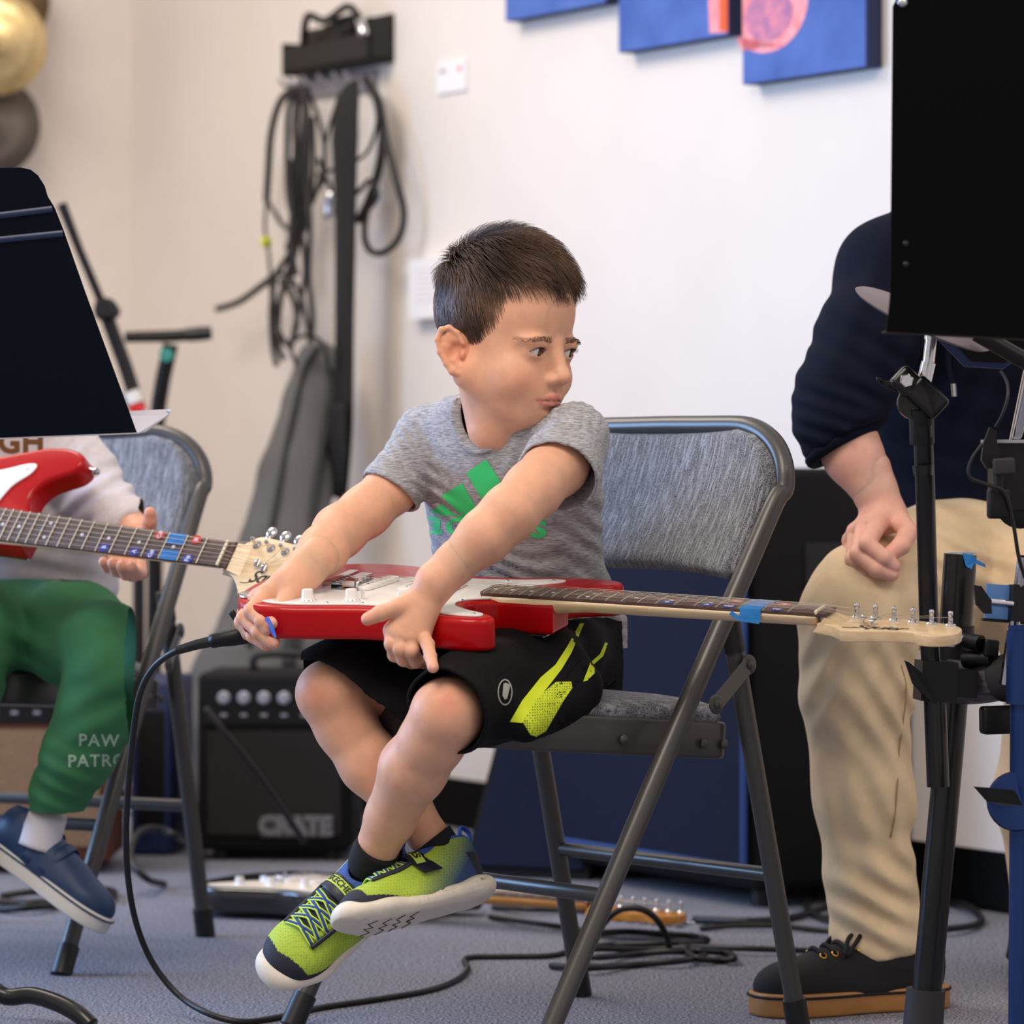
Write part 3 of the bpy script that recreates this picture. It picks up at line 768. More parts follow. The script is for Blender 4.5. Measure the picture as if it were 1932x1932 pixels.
# ================================================================ people
def A(px, py, D): return np.array(P(px, py, D))
def skin_mat(name, sss=0.25):
    return mat(name, (222, 172, 146), 0.5, sss=sss, vcol=True, var=0.05, vscale=60, bump=0.12, bscale=700, bdist=0.0004, spec=0.35)
M_skin = skin_mat('skin')
SK = np.array(lin((226, 172, 142)))
def tint(cols, pos, c, r, rgb, amt=1.0, soft=0.5):
    """blend colour rgb around c (radius r, per-axis allowed)"""
    d = np.sqrt((((pos-np.array(c))/np.array(r))**2).sum(1)); w = np.clip((1-d)/soft, 0, 1)*amt
    w = w*w*(3-2*w) if amt >= 1 else w
    return cols*(1-w[:,None])+np.array(lin(rgb))*w[:,None]
def head_mesh(h=0.0011, skin=(226,172,142), adult=False):
    """local frame: x the person's right, y forward, z up; chin to crown about 0.2"""
    S = SDF((-0.09,-0.115,-0.150), (0.09,0.120,0.125), h)
    S.ell((0,-0.008,0.032), (0.0695,0.081,0.078))
    S.ell((0,0.030,-0.020), (0.0585,0.056,0.082), k=0.02)
    S.ell((0,0.036,0.035), (0.056,0.050,0.050), k=0.02)
    for s in (-1,1):
        S.cone((s*0.050,0.000,-0.050), (s*0.016,0.056,-0.084), 0.022, 0.017, k=0.022)
        S.ell((s*0.034,0.052,-0.047), (0.0275,0.0285,0.027), k=0.016)          # cheeks
        S.ell((s*0.033,0.070,-0.001), (0.016,0.012,0.006), k=0.012)
    S.ell((0,0.064,-0.083), (0.019,0.018,0.015), k=0.014)                      # chin
    S.ell((0,0.040,-0.080), (0.036,0.034,0.020), k=0.02)
    for s in (-1,1): S.ell((s*0.0305,0.094,-0.0125), (0.0165,0.0165,0.0105), k=0.010, op='sub')   # sockets
    S.ell((0,0.070,-0.060), (0.031,0.0185,0.023), k=0.016)                      # muzzle
    S.cone((0,0.082,-0.003), (0,0.094,-0.031), 0.0065, 0.0082, k=0.010)          # nose
    S.ell((0,0.0985,-0.0385), (0.0095,0.0095,0.0085), k=0.007)
    for s in (-1,1):
        S.ell((s*0.0100,0.0900,-0.0435), (0.0068,0.0085,0.0065), k=0.004)
        S.ell((s*0.0050,0.0950,-0.0502), (0.0030,0.0045,0.0024), k=0.002, op='sub')
    S.ell((0,0.094,-0.0560), (0.0030,0.006,0.006), k=0.004, op='sub')           # philtrum
    # lips
    up = [(-0.0215,0.0775,-0.0680),(-0.010,0.0868,-0.0652),(-0.003,0.0893,-0.0636),(0,0.0892,-0.0643),(0.003,0.0893,-0.0636),(0.010,0.0868,-0.0652),(0.0205,0.0785,-0.0680)]
    S.chain(up, [0.0020,0.0034,0.0039,0.0038,0.0039,0.0034,0.0020], k=0.0035)
    lw = [(-0.0170,0.0795,-0.0702),(-0.009,0.0848,-0.0728),(0,0.0866,-0.0740),(0.009,0.0848,-0.0728),(0.0170,0.0795,-0.0702)]
    S.chain(lw, [0.0018,0.0038,0.0044,0.0038,0.0018], k=0.0035)
    mo = [(-0.0220,0.0805,-0.0692),(-0.010,0.0905,-0.0686),(0,0.0933,-0.0688),(0.010,0.0905,-0.0686),(0.0220,0.0805,-0.0692)]
    S.chain(mo, [0.0006,0.0011,0.0013,0.0011,0.0006], k=0.0022, op='sub')
    S.ell((0,0.088,-0.0795), (0.016,0.006,0.0035), k=0.006, op='sub')
    # eyelids: a shell round the eyeball with an almond opening
    for s in (-1,1):
        c = np.array((s*0.0305,0.0700,-0.0125))
        S.ell(c, (0.0142,0.0142,0.0132), k=0.007)
        S.cone(c+(-0.0085,0.0080,0.0110), c+(0.0085,0.0080,0.0110), 0.0030, 0.0030, k=0.010)   # upper lid fold
        o = S.sub(c-0.02, c+0.02, 0.003)
        sl, X, Y, Z = o; x = X-c[0]; y = Y-c[1]; z = Z-c[2]
        top = 0.0058-0.0058*(np.clip(np.abs(x)/0.0124,0,1))**2.2; bot = -0.0048+0.0048*(np.clip(np.abs(x)/0.0124,0,1))**2.2
        d = np.maximum(np.maximum(z-top, bot-z), np.maximum(np.abs(x)-0.0124, 0.002-y))
        S.comb(sl, d.astype(np.float32), 0.0008, 'sub')
        S.ell(c, (0.0117,0.0117,0.0117), op='sub')
    # neck
    S.cone((0,-0.018,-0.045), (0,0.010,-0.112), 0.037, 0.035, k=0.022)
    # ears
    for s in (1,-1):
        tilt = 0.16
        def E(u, v, w): # u back, v up, w out
            return (s*(0.0655+w+0.30*max(u,0)), -0.006-u+v*-tilt, -0.026+v)
        hel = [E(-0.006,0.010,0.004),E(0.000,0.021,0.007),E(0.009,0.026,0.009),E(0.018,0.022,0.010),E(0.0225,0.010,0.010),E(0.020,-0.004,0.009),E(0.013,-0.016,0.007),E(0.006,-0.024,0.005),E(-0.001,-0.025,0.004)]
        S.chain(hel, [0.0030,0.0031,0.0033,0.0034,0.0035,0.0036,0.0042,0.0056,0.0046], k=0.0025)
        S.chain([E(0.000,0.013,0.002),E(0.010,0.012,0.003),E(0.014,0.002,0.003),E(0.009,-0.010,0.002),E(0.002,-0.018,0.002)], [0.0052,0.0060,0.0066,0.0066,0.0060], k=0.003)
        S.chain([E(0.012,0.016,0.0065),E(0.0145,0.004,0.0075),E(0.010,-0.008,0.0065)], [0.0022,0.0026,0.0024], k=0.003)
        S.ell(E(0.008,0.000,-0.004), (0.0060,0.0165,0.0245), k=0.004)
        S.chain([E(0.000,0.015,0.002),E(0.010,0.0185,0.003),E(0.0175,0.010,0.003),E(0.0165,-0.004,0.002),E(0.008,-0.016,0.001)], [0.0050,0.0056,0.0056,0.0056,0.0050], k=0.003)
        S.ell(E(0.0035,-0.002,0.0120), (0.0066,0.0060,0.0088), k=0.003, op='sub')
        S.ell(E(-0.0055,-0.004,0.004), (0.0035,0.0035,0.0055), k=0.002)
    v, q = S.mesh(2)
    c = np.tile(np.array(lin(skin)), (len(v),1))
    v0 = v
    for s in (-1,1):
        c = tint(c, v0, (s*0.040,0.070,-0.046), (0.028,0.04,0.022), (224,146,124), 0.45, 0.9)
        c = tint(c, v0, (s*0.072,-0.010,-0.026), (0.022,0.040,0.036), (226,136,104), 0.55, 0.8)
        # brow: soft hair-coloured arc
        for t in np.linspace(0,1,9):
            bx = 0.014+0.036*t; bz = 0.0025+0.0022*math.sin(PI*min(1,t*1.1))-0.0015*t*t
            c = tint(c, v0, (s*bx,0.075-0.18*max(0,bx-0.022),bz), (0.0065,0.016,0.0042-0.0018*t), (104,72,56), 0.55, 0.9)
        # lash line
        for t in np.linspace(-1,1,15):
            x = t*0.0118; zt = 0.0054-0.0052*abs(t)**2.2
            c = tint(c, v0, (s*0.0305+x,0.0810-0.010*t*t,-0.0125+zt), (0.0017,0.008,0.0013), (58,36,30), 0.9, 0.8)
        c = tint(c, v0, (s*0.0305,0.080,-0.0200), (0.013,0.012,0.004), (196,132,112), 0.5, 0.9)
        c = tint(c, v0, (s*0.0050,0.0945,-0.0500), (0.0036,0.005,0.0028), (120,60,48), 0.8, 0.8)
    lipc = (212,128,118)
    for p, r in zip(up, (2.4,4,4.4,4.4,4.4,4,2.4)): c = tint(c, v0, (p[0],p[1]+0.002,p[2]), (0.0068,0.008,0.0046), lipc, 0.80, 0.35)
    for p in lw: c = tint(c, v0, (p[0],p[1]+0.002,p[2]), (0.0062,0.008,0.0054), (216,132,122), 0.80, 0.35)
    for p in mo: c = tint(c, v0, (p[0],p[1]-0.001,p[2]), (0.0060,0.008,0.0012), (150,72,66), 0.7, 0.6)
    for p in ((0.050,0.052,-0.030),(0.052,0.046,-0.044)): c = tint(c, v0, p, (0.0012,0.006,0.0012), (120,70,54), 0.8, 0.5)
    return v, q, c
M_eyew = mat('eye', (238, 236, 234), 0.08, vcol=True, coat=0.6)
def eyeball(name, M, c, gaze, parent, r=0.0116, iris=(46,28,18), scale=1.0):
    V = []; Fc = []; C = []; n, m_ = 40, 40
    g = Vector(gaze).normalized(); u = g.orthogonal().normalized(); w = g.cross(u)
    for j in range(m_+1):
        a = PI*j/m_
        for k in range(n):
            b = 2*PI*k/n; V.append(M @ (Vector(c)+(g*math.cos(a)+(u*math.cos(b)+w*math.sin(b))*math.sin(a))*r))
            d = math.degrees(a)
            C.append(lin((8,7,8)) if d < 17 else lin(iris) if d < 37 else lin((26,18,15)) if d < 40 else lin((232,226,222)))
    for j in range(m_):
        for k in range(n): Fc.append((j*n+k, j*n+(k+1)%n, (j+1)*n+(k+1)%n, (j+1)*n+k))
    return mesh_obj(name, V, Fc, M_eyew, parent, cols=np.array(C))
M_hair = mat('dark_brown_hair', (62, 47, 39), 0.42, vcol=True, spec=0.5)
def hair(name, M, parent, n=9000, seed=1, length=1.0, col=(84,63,50)):
    """short combed hair: a close cap plus thin tapered strands; local head frame"""
    rng = np.random.RandomState(seed)
    # candidate roots on the skull ellipsoid
    d = rng.normal(size=(n*3, 3)); d /= np.linalg.norm(d, axis=1)[:,None]
    c0 = np.array((0,-0.006,0.032)); R0 = np.array((0.0708,0.0835,0.0790))
    p = c0+d*R0
    def inside(p):
        y, z, x = p[:,1], p[:,2], np.abs(p[:,0])
        # hairline: height of the lower limit as a function of y (front to back)
        lim = np.interp(y, [-0.11,-0.07,-0.048,-0.036,-0.022,-0.010,0.004,0.012,0.026,0.045,0.065,0.09],
                           [-0.046,-0.050,-0.040,-0.008,0.000,-0.010,-0.018,0.002,0.020,0.031,0.035,0.037])
        return z > lim
    p = p[inside(p)][:n]; n = len(p)
    N = (p-c0)/R0**2; N /= np.linalg.norm(N, axis=1)[:,None]
    crown = np.array((0.012,-0.062,0.085))
    fl = p-crown; side = np.clip((np.abs(p[:,0])-0.038)/0.025, 0, 1); back = np.clip((-p[:,1]-0.055)/0.03, 0, 1)*(p[:,2] < 0.075)
    top = np.clip((p[:,2]-0.055)/0.025, 0, 1)
    fwd = np.stack([fl[:,0]*0.5, np.abs(fl[:,1])+0.03, np.zeros(n)], 1); fwd /= np.linalg.norm(fwd, axis=1)[:,None]
    dn = np.tile((0,0.35,-1.0), (n,1)); bk = np.tile((0,-0.1,-1.0), (n,1))
    rad = fl/np.linalg.norm(fl, axis=1)[:,None]
    D = rad*0.5+fwd*(top*1.0)[:,None]+dn*((1-top)*(1-back)*1.2)[:,None]+bk*(back*1.4)[:,None]
    # wavy, clumped locks
    cl = vnoise(p[:,0], p[:,1], p[:,2], 95, 3); cl2 = vnoise(p[:,0], p[:,1], p[:,2], 150, 5)
    D += np.stack([cl*0.45, cl2*0.3, cl*0.2], 1)*(0.35+0.65*top)[:,None]
    D -= N*(D*N).sum(1)[:,None]; D /= np.linalg.norm(D, axis=1)[:,None]
    L = (0.020+0.026*top-0.003*back)*length*(1-0.35*np.exp(-((p-crown)**2).sum(1)/0.03**2))*(0.8+0.4*rng.rand(n))
    front = np.clip((p[:,1]-0.035)/0.03, 0, 1)*np.clip((p[:,2]-0.03)/0.02, 0, 1); L *= (1-0.15*front)
    lift = 0.34+0.42*top+0.20*vnoise(p[:,0], p[:,1], p[:,2], 110, 9)*(0.4+0.6*top)
    K = 6; r0 = 0.00040*(0.8+0.4*rng.rand(n))
    ph = cl*3.0+rng.rand(n)*0.8; sd = np.cross(N, D)
    V = np.zeros((n, K, 3, 3)); 
    q = p-N*0.0005; dirv = D*1.0+N*lift[:,None]; dirv /= np.linalg.norm(dirv, axis=1)[:,None]
    shade = 0.62+0.8*rng.rand(n); sh2 = np.clip(0.95+0.75*vnoise(p[:,0], p[:,1], p[:,2], 120, 21), 0.35, 2.0)
    C = np.zeros((n, K, 3, 3))
    for k in range(K):
        t = k/(K-1); rr = r0*(1.15-1.0*t)
        w = 0.0024*np.sin(ph+t*4.6)*t*(0.3+top)
        cen = q+sd*w[:,None]
        a1 = sd; a2 = np.cross(dirv, sd)
        for j in range(3):
            an = 2*PI*j/3; V[:,k,j] = cen+(a1*math.cos(an)+a2*math.sin(an))*rr[:,None]
        C[:,k,:] = (np.array(lin(col))[None]*(shade*sh2)[:,None]*(1+0.5*t))[:,None]
        q = q+dirv*(L/(K-1))[:,None]
        # follow the skull: bend back down to the surface
        e = (q-c0)/R0; rad_ = np.linalg.norm(e, axis=1); Nn = (q-c0)/R0**2; Nn /= np.linalg.norm(Nn, axis=1)[:,None]
        tgt = D-Nn*(D*Nn).sum(1)[:,None]; tgt /= np.linalg.norm(tgt, axis=1)[:,None]
        lowr = np.maximum(0, 1.012-rad_); q = q+Nn*(lowr*0.08)[:,None]
        bend = 0.24+0.16*(1-top)
        dirv = dirv*(1-bend)[:,None]+(tgt-Nn*(np.clip((rad_-1.03-0.13*top)*6, -0.5, 0.5))[:,None])*bend[:,None]
        dirv[:,2] -= 0.03; dirv /= np.linalg.norm(dirv, axis=1)[:,None]
    base = (np.arange(n)*K*3)[:,None]
    Q = []
    for k in range(K-1):
        for j in range(3):
            l = (j+1) % 3; Q.append(np.stack([k*3+j, k*3+l, (k+1)*3+l, (k+1)*3+j])[None]+base)
    Q = np.concatenate(Q).astype(np.int64)
    Mn = np.array(M); vw = V.reshape(-1,3) @ Mn[:3,:3].T+Mn[:3,3]
    # close cap under the strands
    Sg = SDF((-0.085,-0.115,-0.065), (0.085,0.100,0.125), 0.0026)
    Sg.ell(c0, R0-0.0002)
    X, Y, Z = Sg.ax[0][:,None,None], Sg.ax[1][None,:,None], Sg.ax[2][None,None,:]
    lim = np.interp(Sg.ax[1], [-0.11,-0.07,-0.048,-0.036,-0.022,-0.010,0.004,0.012,0.026,0.045,0.065,0.09], [-0.046,-0.050,-0.038,-0.004,0.004,-0.006,-0.012,0.008,0.025,0.035,0.039,0.041])[None,:,None]+0.003
    Sg.V = np.maximum(Sg.V, (lim-Z+0*X+0*Y).astype(np.float32))
    cv, cq = Sg.mesh(1); cv = cv @ Mn[:3,:3].T+Mn[:3,3]
    cc = np.tile(np.array(lin(col))*0.7, (len(cv),1))
    v, qq, c = join_meshes([(vw, Q, C.reshape(-1,3)), (cv, cq, cc)])
    return mesh_obj(name, v, qq, M_hair, parent, cols=c)

def disc_cut(S, p, n, R, L, op='sub', k=0.0):
    p = np.array(p, float); n = np.array(n, float); n /= np.linalg.norm(n)
    t = S.sub(p-R-L, p+R+L, 0.01)
    if t is None: return
    sl, X, Y, Z = t; x, y, z = X-p[0], Y-p[1], Z-p[2]; a = x*n[0]+y*n[1]+z*n[2]
    rad = np.sqrt(np.maximum(x*x+y*y+z*z-a*a, 0)); d = np.maximum(rad-R, np.maximum(-a, a-L))
    S.comb(sl, d.astype(np.float32), k, op)
def shell(S, th):
    S.V = np.maximum(S.V, -(S.V+np.float32(th)))
def hand_mesh(W, mcp, fingers, thumb, rw=0.024, rp=0.0105, fr=(0.0092,0.0086,0.0080,0.0070), tr=(0.0130,0.0108,0.0098,0.0082), h=0.0009, arm=None, armr=None, nails=(), skin=SK, kp=0.007):
    """W wrist, mcp four knuckles, fingers four lists of joints after the knuckle, thumb joints; all world points"""
    pts = [W]+list(mcp)+[p for f in fingers for p in f]+list(thumb)+(list(arm) if arm else [])
    lo = np.min(pts, 0)-0.03; hi = np.max(pts, 0)+0.03
    S = SDF(lo, hi, h)
    for i, m_ in enumerate(mcp):
        S.cone(W, m_, rw*0.62, rp*1.02, k=kp)
    for i in range(3): S.cone(mcp[i], mcp[i+1], rp*0.95, rp*0.95, k=0.004)
    cen = np.mean(mcp, 0)*0.45+np.array(W)*0.55
    S.ell(cen, (rw*0.92,)*3, k=0.006) if False else None
    for i, f in enumerate(fingers):
        sc_ = (1.0, 1.03, 0.98, 0.86)[i]; rr = [rp*0.98*sc_]+[r*sc_ for r in fr]
        pts_ = [mcp[i]]+list(f)
        S2 = SDF.__new__(SDF); S2.lo, S2.h, S2.n, S2.ax = S.lo, S.h, S.n, S.ax; S2.V = np.full(tuple(S.n), 9.0, dtype=np.float32)
        S2.chain(pts_, rr, k=0.002)
        for j in range(1, len(pts_)-1): S2.ell(pts_[j], (rr[j]*1.07,)*3, k=0.002)
        d = S2.V
        # fingers stay separate: small blend only near the knuckle
        kk = 0.0012
        Aa = S.V; hh = np.clip(0.5+0.5*(Aa-d)/kk, 0, 1); S.V = Aa*(1-hh)+d*hh-kk*hh*(1-hh)
    S.chain(thumb, list(tr), k=0.003, k0=0.008)
    if arm: S.chain([W]+list(arm), [rw]+list(armr), k=0.006, k0=0.010)
    v, q = S.mesh(2); c = np.tile(skin, (len(v),1))
    for j, m_ in enumerate(mcp):
        c = tint(c, v, m_, (rp*1.3,)*3, (222,148,128), 0.35, 0.9)
    for f in fingers: c = tint(c, v, f[-1], (0.013,)*3, (228,150,134), 0.5, 0.9)
    c = tint(c, v, thumb[-1], (0.018,)*3, (228,146,130), 0.6, 0.9)
    for p, r in nails: c = tint(c, v, p, r, (238,180,170), 0.85, 0.4)
    return v, q, c
# ---------------------------------------------------------------- the boy in the middle
boy = thing('person', 'person in grey t-shirt and black shorts on the middle chair, looking over one shoulder', 'person', tuple(P(960, 1210, 4.80)))
phi, pit = math.radians(52), math.radians(10)
f_ = Vector((math.sin(phi)*math.cos(pit), -math.cos(phi)*math.cos(pit), -math.sin(pit)))
r_ = Vector((-math.cos(phi), -math.sin(phi), 0)); u_ = r_.cross(f_)
HO = P(948, 626, 4.68); HS = 1.06
HM = Matrix(((r_.x,f_.x,u_.x,HO.x),(r_.y,f_.y,u_.y,HO.y),(r_.z,f_.z,u_.z,HO.z),(0,0,0,1))) @ Matrix.Scale(HS, 4)
hv, hq, hc = head_mesh(); Mn = np.array(HM); hv = hv @ Mn[:3,:3].T+Mn[:3,3]
parts = [(hv, hq, hc)]
def seg_mesh(chains, h=0.0022, extra=None, smooth=2):
    pts = np.array([p for ch, rs in chains for p in ch]); m_ = 0.09
    S = SDF(pts.min(0)-m_, pts.max(0)+m_, h)
    for ch, rs in chains: S.chain(ch, rs, k=0.012)
    if extra: extra(S)
    v, q = S.mesh(smooth); return v, q, np.tile(SK, (len(v),1))
# neck and upper chest under the collar
nb = A(905, 815, 4.745)
parts.append(seg_mesh([([A(930, 735, 4.715), A(944, 800, 4.735)], [0.036, 0.037])], 0.002,
    lambda S: (S.cone(A(932,780,4.722), A(938,846,4.740), 0.034, 0.037, k=0.02), S.ell(A(950, 870, 4.780), (0.050,0.045,0.045), k=0.03),)))
# arms with hands
W_l = A(822, 1098, 4.462)
mcp = [A(741,1190,4.460), A(758,1197,4.452), A(776,1201,4.450), A(796,1196,4.452)]
fing = [[A(740,1215,4.452), A(745,1235,4.466), A(760,1243,4.485)],
        [A(756,1224,4.446), A(762,1243,4.460), A(778,1250,4.480)],
        [A(777,1228,4.444), A(786,1247,4.458), A(803,1250,4.476)],
        [A(807,1216,4.432), A(812,1239,4.412), A(817,1259,4.388)]]
thb = [A(790,1128,4.462), A(752,1145,4.452), A(718,1157,4.452), A(694,1168,4.455)]
lv, lq, lc = hand_mesh(W_l, mcp, fing, thb, rw=0.0245, rp=0.0112, arm=[A(860,1062,4.468), A(905,1020,4.47)], armr=[0.0255,0.0290],
    nails=[(A(817,1262,4.380), (0.0045,0.006,0.006))], kp=0.011)
S = SDF(A(1140,700,4.40)-np.array((0.25,0,0.36)), A(1140,700,4.75), 0.0018) if False else None
parts.append((lv, lq, lc))
parts.append(seg_mesh([([A(862,1061,4.468), A(915,1012,4.468), A(962,968,4.475), A(1005,925,4.52), A(1050,878,4.575), A(1075,850,4.625)], [0.0258,0.0315,0.0335,0.0345,0.0375,0.034])], 0.002))
W_r = A(550, 1102, 4.585)
mcp = [A(503,1118,4.572), A(487,1127,4.584), A(474,1140,4.596), A(464,1156,4.606)]
fing = [[A(474,1152,4.552), A(494,1172,4.540), A(505,1187,4.538)],
        [A(461,1165,4.566), A(488,1192,4.548), A(516,1212,4.540)],
        [A(456,1174,4.582), A(478,1200,4.566), A(501,1216,4.556)],
        [A(457,1180,4.596), A(468,1196,4.586), A(482,1204,4.578)]]
thb = [A(545,1120,4.568), A(531,1145,4.552), A(519,1163,4.540), A(514,1175,4.532)]
rv, rq, rc = hand_mesh(W_r, mcp, fing, thb, rw=0.0240, rp=0.0105, arm=[A(575,1075,4.60), A(600,1050,4.62)], armr=[0.0250,0.0270],
    nails=[(A(514,1173,4.524), (0.004,0.006,0.0055)), (A(517,1214,4.532), (0.004,0.005,0.004)), (A(502,1218,4.548), (0.004,0.005,0.004))], kp=0.011)
parts.append((rv, rq, rc))
parts.append(seg_mesh([([A(577,1073,4.60), A(610,1038,4.64), A(640,1003,4.70), A(690,965,4.74), A(740,920,4.77), A(800,835,4.80)], [0.0253,0.0300,0.0325,0.0320,0.0325,0.030])], 0.002))
# legs
kneeL, kneeR = A(843,1347,4.425), A(621,1308,4.60)
ankL, ankR = A(700,1625,4.55), A(826,1600,4.575)
def legx(S):
    pass
lg = seg_mesh([([A(950,1300,4.60), A(900,1318,4.52), kneeL, A(817,1395,4.445), A(780,1450,4.475), A(738,1540,4.52), ankL], [0.042,0.044,0.0415,0.0385,0.0405,0.0305,0.0250])], 0.0026)
c = lg[2]; c = tint(c, lg[0], A(845,1320,4.38), (0.03,0.04,0.03), (208,122,100), 0.6, 0.9); lg = (lg[0], lg[1], c)
parts.append(lg)
lg = seg_mesh([([A(790,1280,4.70), A(700,1290,4.65), kneeR, A(652,1370,4.605), A(700,1440,4.60), A(770,1530,4.59), ankR], [0.042,0.043,0.0395,0.0370,0.0385,0.0290,0.0245])], 0.0026)
c = lg[2]; c = tint(c, lg[0], A(590,1310,4.56), (0.03,0.04,0.03), (208,122,100), 0.5, 0.9); lg = (lg[0], lg[1], c)
parts.append(lg)
v, q, c = join_meshes(parts)
body = mesh_obj('body', v, q, M_skin, boy, cols=c)
# eyes look to his left, past the camera
for s, nm in ((1,'eye'),(-1,'eye')):
    eyeball(nm, HM, (s*0.0305,0.0700,-0.0125), (-0.50,0.86,-0.10), boy)
hair('hair', HM, boy, n=15000)
# brows and lashes: fine strands
M_lash = mat('lash', (34, 24, 20), 0.6); M_brow = mat('brow_hair', (84, 58, 46), 0.6)
mb = MB(); rng = random.Random(3)
hb = BVHTree.FromPolygons([tuple(p) for p in hv], [tuple(int(i) for i in f) for f in hq])
for s in (-1,1):
    for i in range(170):
        t = rng.random(); bx = 0.0125+0.040*t; bz = 0.0015+0.0022*math.sin(PI*min(1,t*1.1))-0.0015*t*t+rng.uniform(-1,1)*(0.0040-0.0020*t)
        o = HM @ Vector((s*bx, 0.14, bz)); hit = hb.ray_cast(o, -f_)[0]
        if hit is None: continue
        dv = (r_*s*(0.8)+u_*(0.45-0.7*t)+f_*0.12).normalized()*0.0050
        mb.tube([hit-f_*0.0004, hit+dv*0.6+f_*0.0004, hit+dv], [0.00020,0.00016,0.00006], 3)
mb.build('eyebrow', M_brow, boy, auto=False)
mb = MB()
for s in (-1,1):
    for i in range(26):
        t = -1+2*i/25; x = t*0.0116; zt = 0.0050-0.0050*abs(t)**2.2; y = math.sqrt(max(0,0.0142**2-x*x-zt*zt))
        p = Vector((s*0.0305+x, 0.0700+y-0.0004, -0.0125+zt+0.0006)); L = 0.0058
        dv = Vector((x*25, 1.0, 0.15)).normalized()
        mb.tube([HM @ p, HM @ (p+dv*L*0.6+Vector((0,0,-0.0004))), HM @ (p+dv*L+Vector((0,0,0.0016)))], [0.0002,0.00016,0.00005], 3)
mb.build('eyelashes', M_lash, boy, auto=False)

# ---- print laid on a surface along the lines of sight of a pixel outline
def print_px(name, polys, target, m, parent, D0, lift=0.0008, sub=5.0):
    bv = bvh_of(target); eye = Vector((0,0,HC)); bm = bmesh.new()
    for v2, f2 in polys:
        vs = [bm.verts.new((a, b, 0)) for a, b in v2]
        for f3 in f2:
            try: bm.faces.new([vs[i] for i in f3])
            except ValueError: pass
    bmesh.ops.triangulate(bm, faces=bm.faces)
    for _ in range(8):
        es = [e for e in bm.edges if e.calc_length() > sub]
        if not es: break
        bmesh.ops.subdivide_edges(bm, edges=es, cuts=1); bmesh.ops.triangulate(bm, faces=bm.faces)
    bad = []
    for vv in bm.verts:
        d = (P(vv.co.x, vv.co.y, D0)-eye).normalized(); hit = bv.ray_cast(eye, d)[0]
        if hit is None: bad.append(vv)
        else: vv.co = hit-d*lift
    if bad: bmesh.ops.delete(bm, geom=bad, context='VERTS')
    # drop faces that bridge across folds
    lim = 0.012
    bf = [f for f in bm.faces if any(e.calc_length() > lim for e in f.edges)]
    if bf: bmesh.ops.delete(bm, geom=bf, context='FACES')
    me = bpy.data.meshes.new(name); bm.to_mesh(me); bm.free(); me.materials.append(m)
    me.polygons.foreach_set('use_smooth', [True]*len(me.polygons))
    o = bpy.data.objects.new(name, me); COL.objects.link(o); attach(o, parent)
    return o
def poly(*pts): return (list(pts), [tuple(range(len(pts)))])
def text_px(s, size, cx, cy, ax=(1,0), ay=(0,-1), bold=0.0, spacing=1.0, shear=0.0):
    v, f = text_mesh(s, size, bold=bold, spacing=spacing, shear=shear)
    return ([(cx+a*ax[0]+b*ay[0], cy+a*ax[1]+b*ay[1]) for a, b, _ in v], f)

# ---- t-shirt
def heather(name, c1, c2):
    m = mat(name, c1, 0.92, rgb2=c2, vscale=900, stretch=(0.11, 0.11, 1.0), detail=3, contrast=(0.33, 0.68), bump=0.35, bscale=500, bdist=0.0008, sheen=0.2)
    return m
M_shirt = heather('heather_grey_jersey', (116, 117, 122), (190, 190, 195))
S = SDF(A(660,1000,4.40)-np.array((0,0,0.30)), A(1175,740,5.0)+np.array((0.0,0,0.02)), 0.0021)
def zz(y, D): return HC-(y-CY)/F*D
def XX(px, D): return (px-CX)/F*D
secs = []
for y, px, D, rx, ry in ((1250,1062,4.88,0.116,0.100),(1200,1040,4.87,0.120,0.098),(1140,1008,4.85,0.124,0.092),(1085,985,4.83,0.126,0.086),(1000,972,4.80,0.128,0.082),(920,965,4.77,0.134,0.084),
                         (850,955,4.75,0.132,0.078),(815,948,4.74,0.118,0.068),(788,935,4.735,0.096,0.058),(768,922,4.73,0.072,0.050),(752,922,4.73,0.062,0.048)):
    secs.append((zz(y,D), XX(px,D), D, rx, ry, math.radians(-38)))
S.loft(secs)
shL, shR = A(1084,826,4.635), A(808,824,4.80)
S.cone(shL, A(1000,835,4.71), 0.036, 0.044, k=0.02); S.cone(shR, A(880,806,4.76), 0.036, 0.040, k=0.02)
hemL, hemR = A(1050,900,4.560), A(735,930,4.765)
dL = hemL-shL; dL /= np.linalg.norm(dL); dR = hemR-shR; dR /= np.linalg.norm(dR)
S.chain([shL, hemL-dL*0.01, hemL+dL*0.04], [0.0430,0.0490,0.0540], k=0.014, k0=0.02)
S.chain([shR, hemR-dR*0.01, hemR+dR*0.04], [0.0400,0.0385,0.0385], k=0.014, k0=0.02)
# folds
def folds(X, Y, Z):
    d = 0
    for (px, py, D), (ax, az), wl, amp, rad in (((1010,860,4.62),(0.9,-0.35),0.030,0.0030,0.075), ((800,935,4.75),(0.4,0.9),0.020,0.0030,0.05),
            ((1100,1000,4.74),(0.45,1.0),0.034,0.0030,0.085), ((850,1060,4.77),(0.5,1.0),0.024,0.0030,0.07), ((1120,1150,4.78),(0.5,1),0.022,0.0030,0.06),
            ((1080,790,4.62),(1.0,-0.5),0.016,0.0022,0.04), ((770,860,4.76),(0.9,0.5),0.020,0.0020,0.05), ((960,1075,4.75),(0.1,1),0.022,0.0022,0.08)):
        c = A(px,py,D); x, y, z = X-c[0], Y-c[1], Z-c[2]
        w = np.exp(-(x*x+y*y+z*z)/(rad*rad)); ph = (x*ax+z*az)+0.012*np.sin(x*40+z*25)
        d = d+0.6*amp*w*np.sin(ph*2*PI/wl)
    return d+0.0009*vnoise(X, Y, Z, 70, 11)
S.displace(folds)
shell(S, 0.0042)
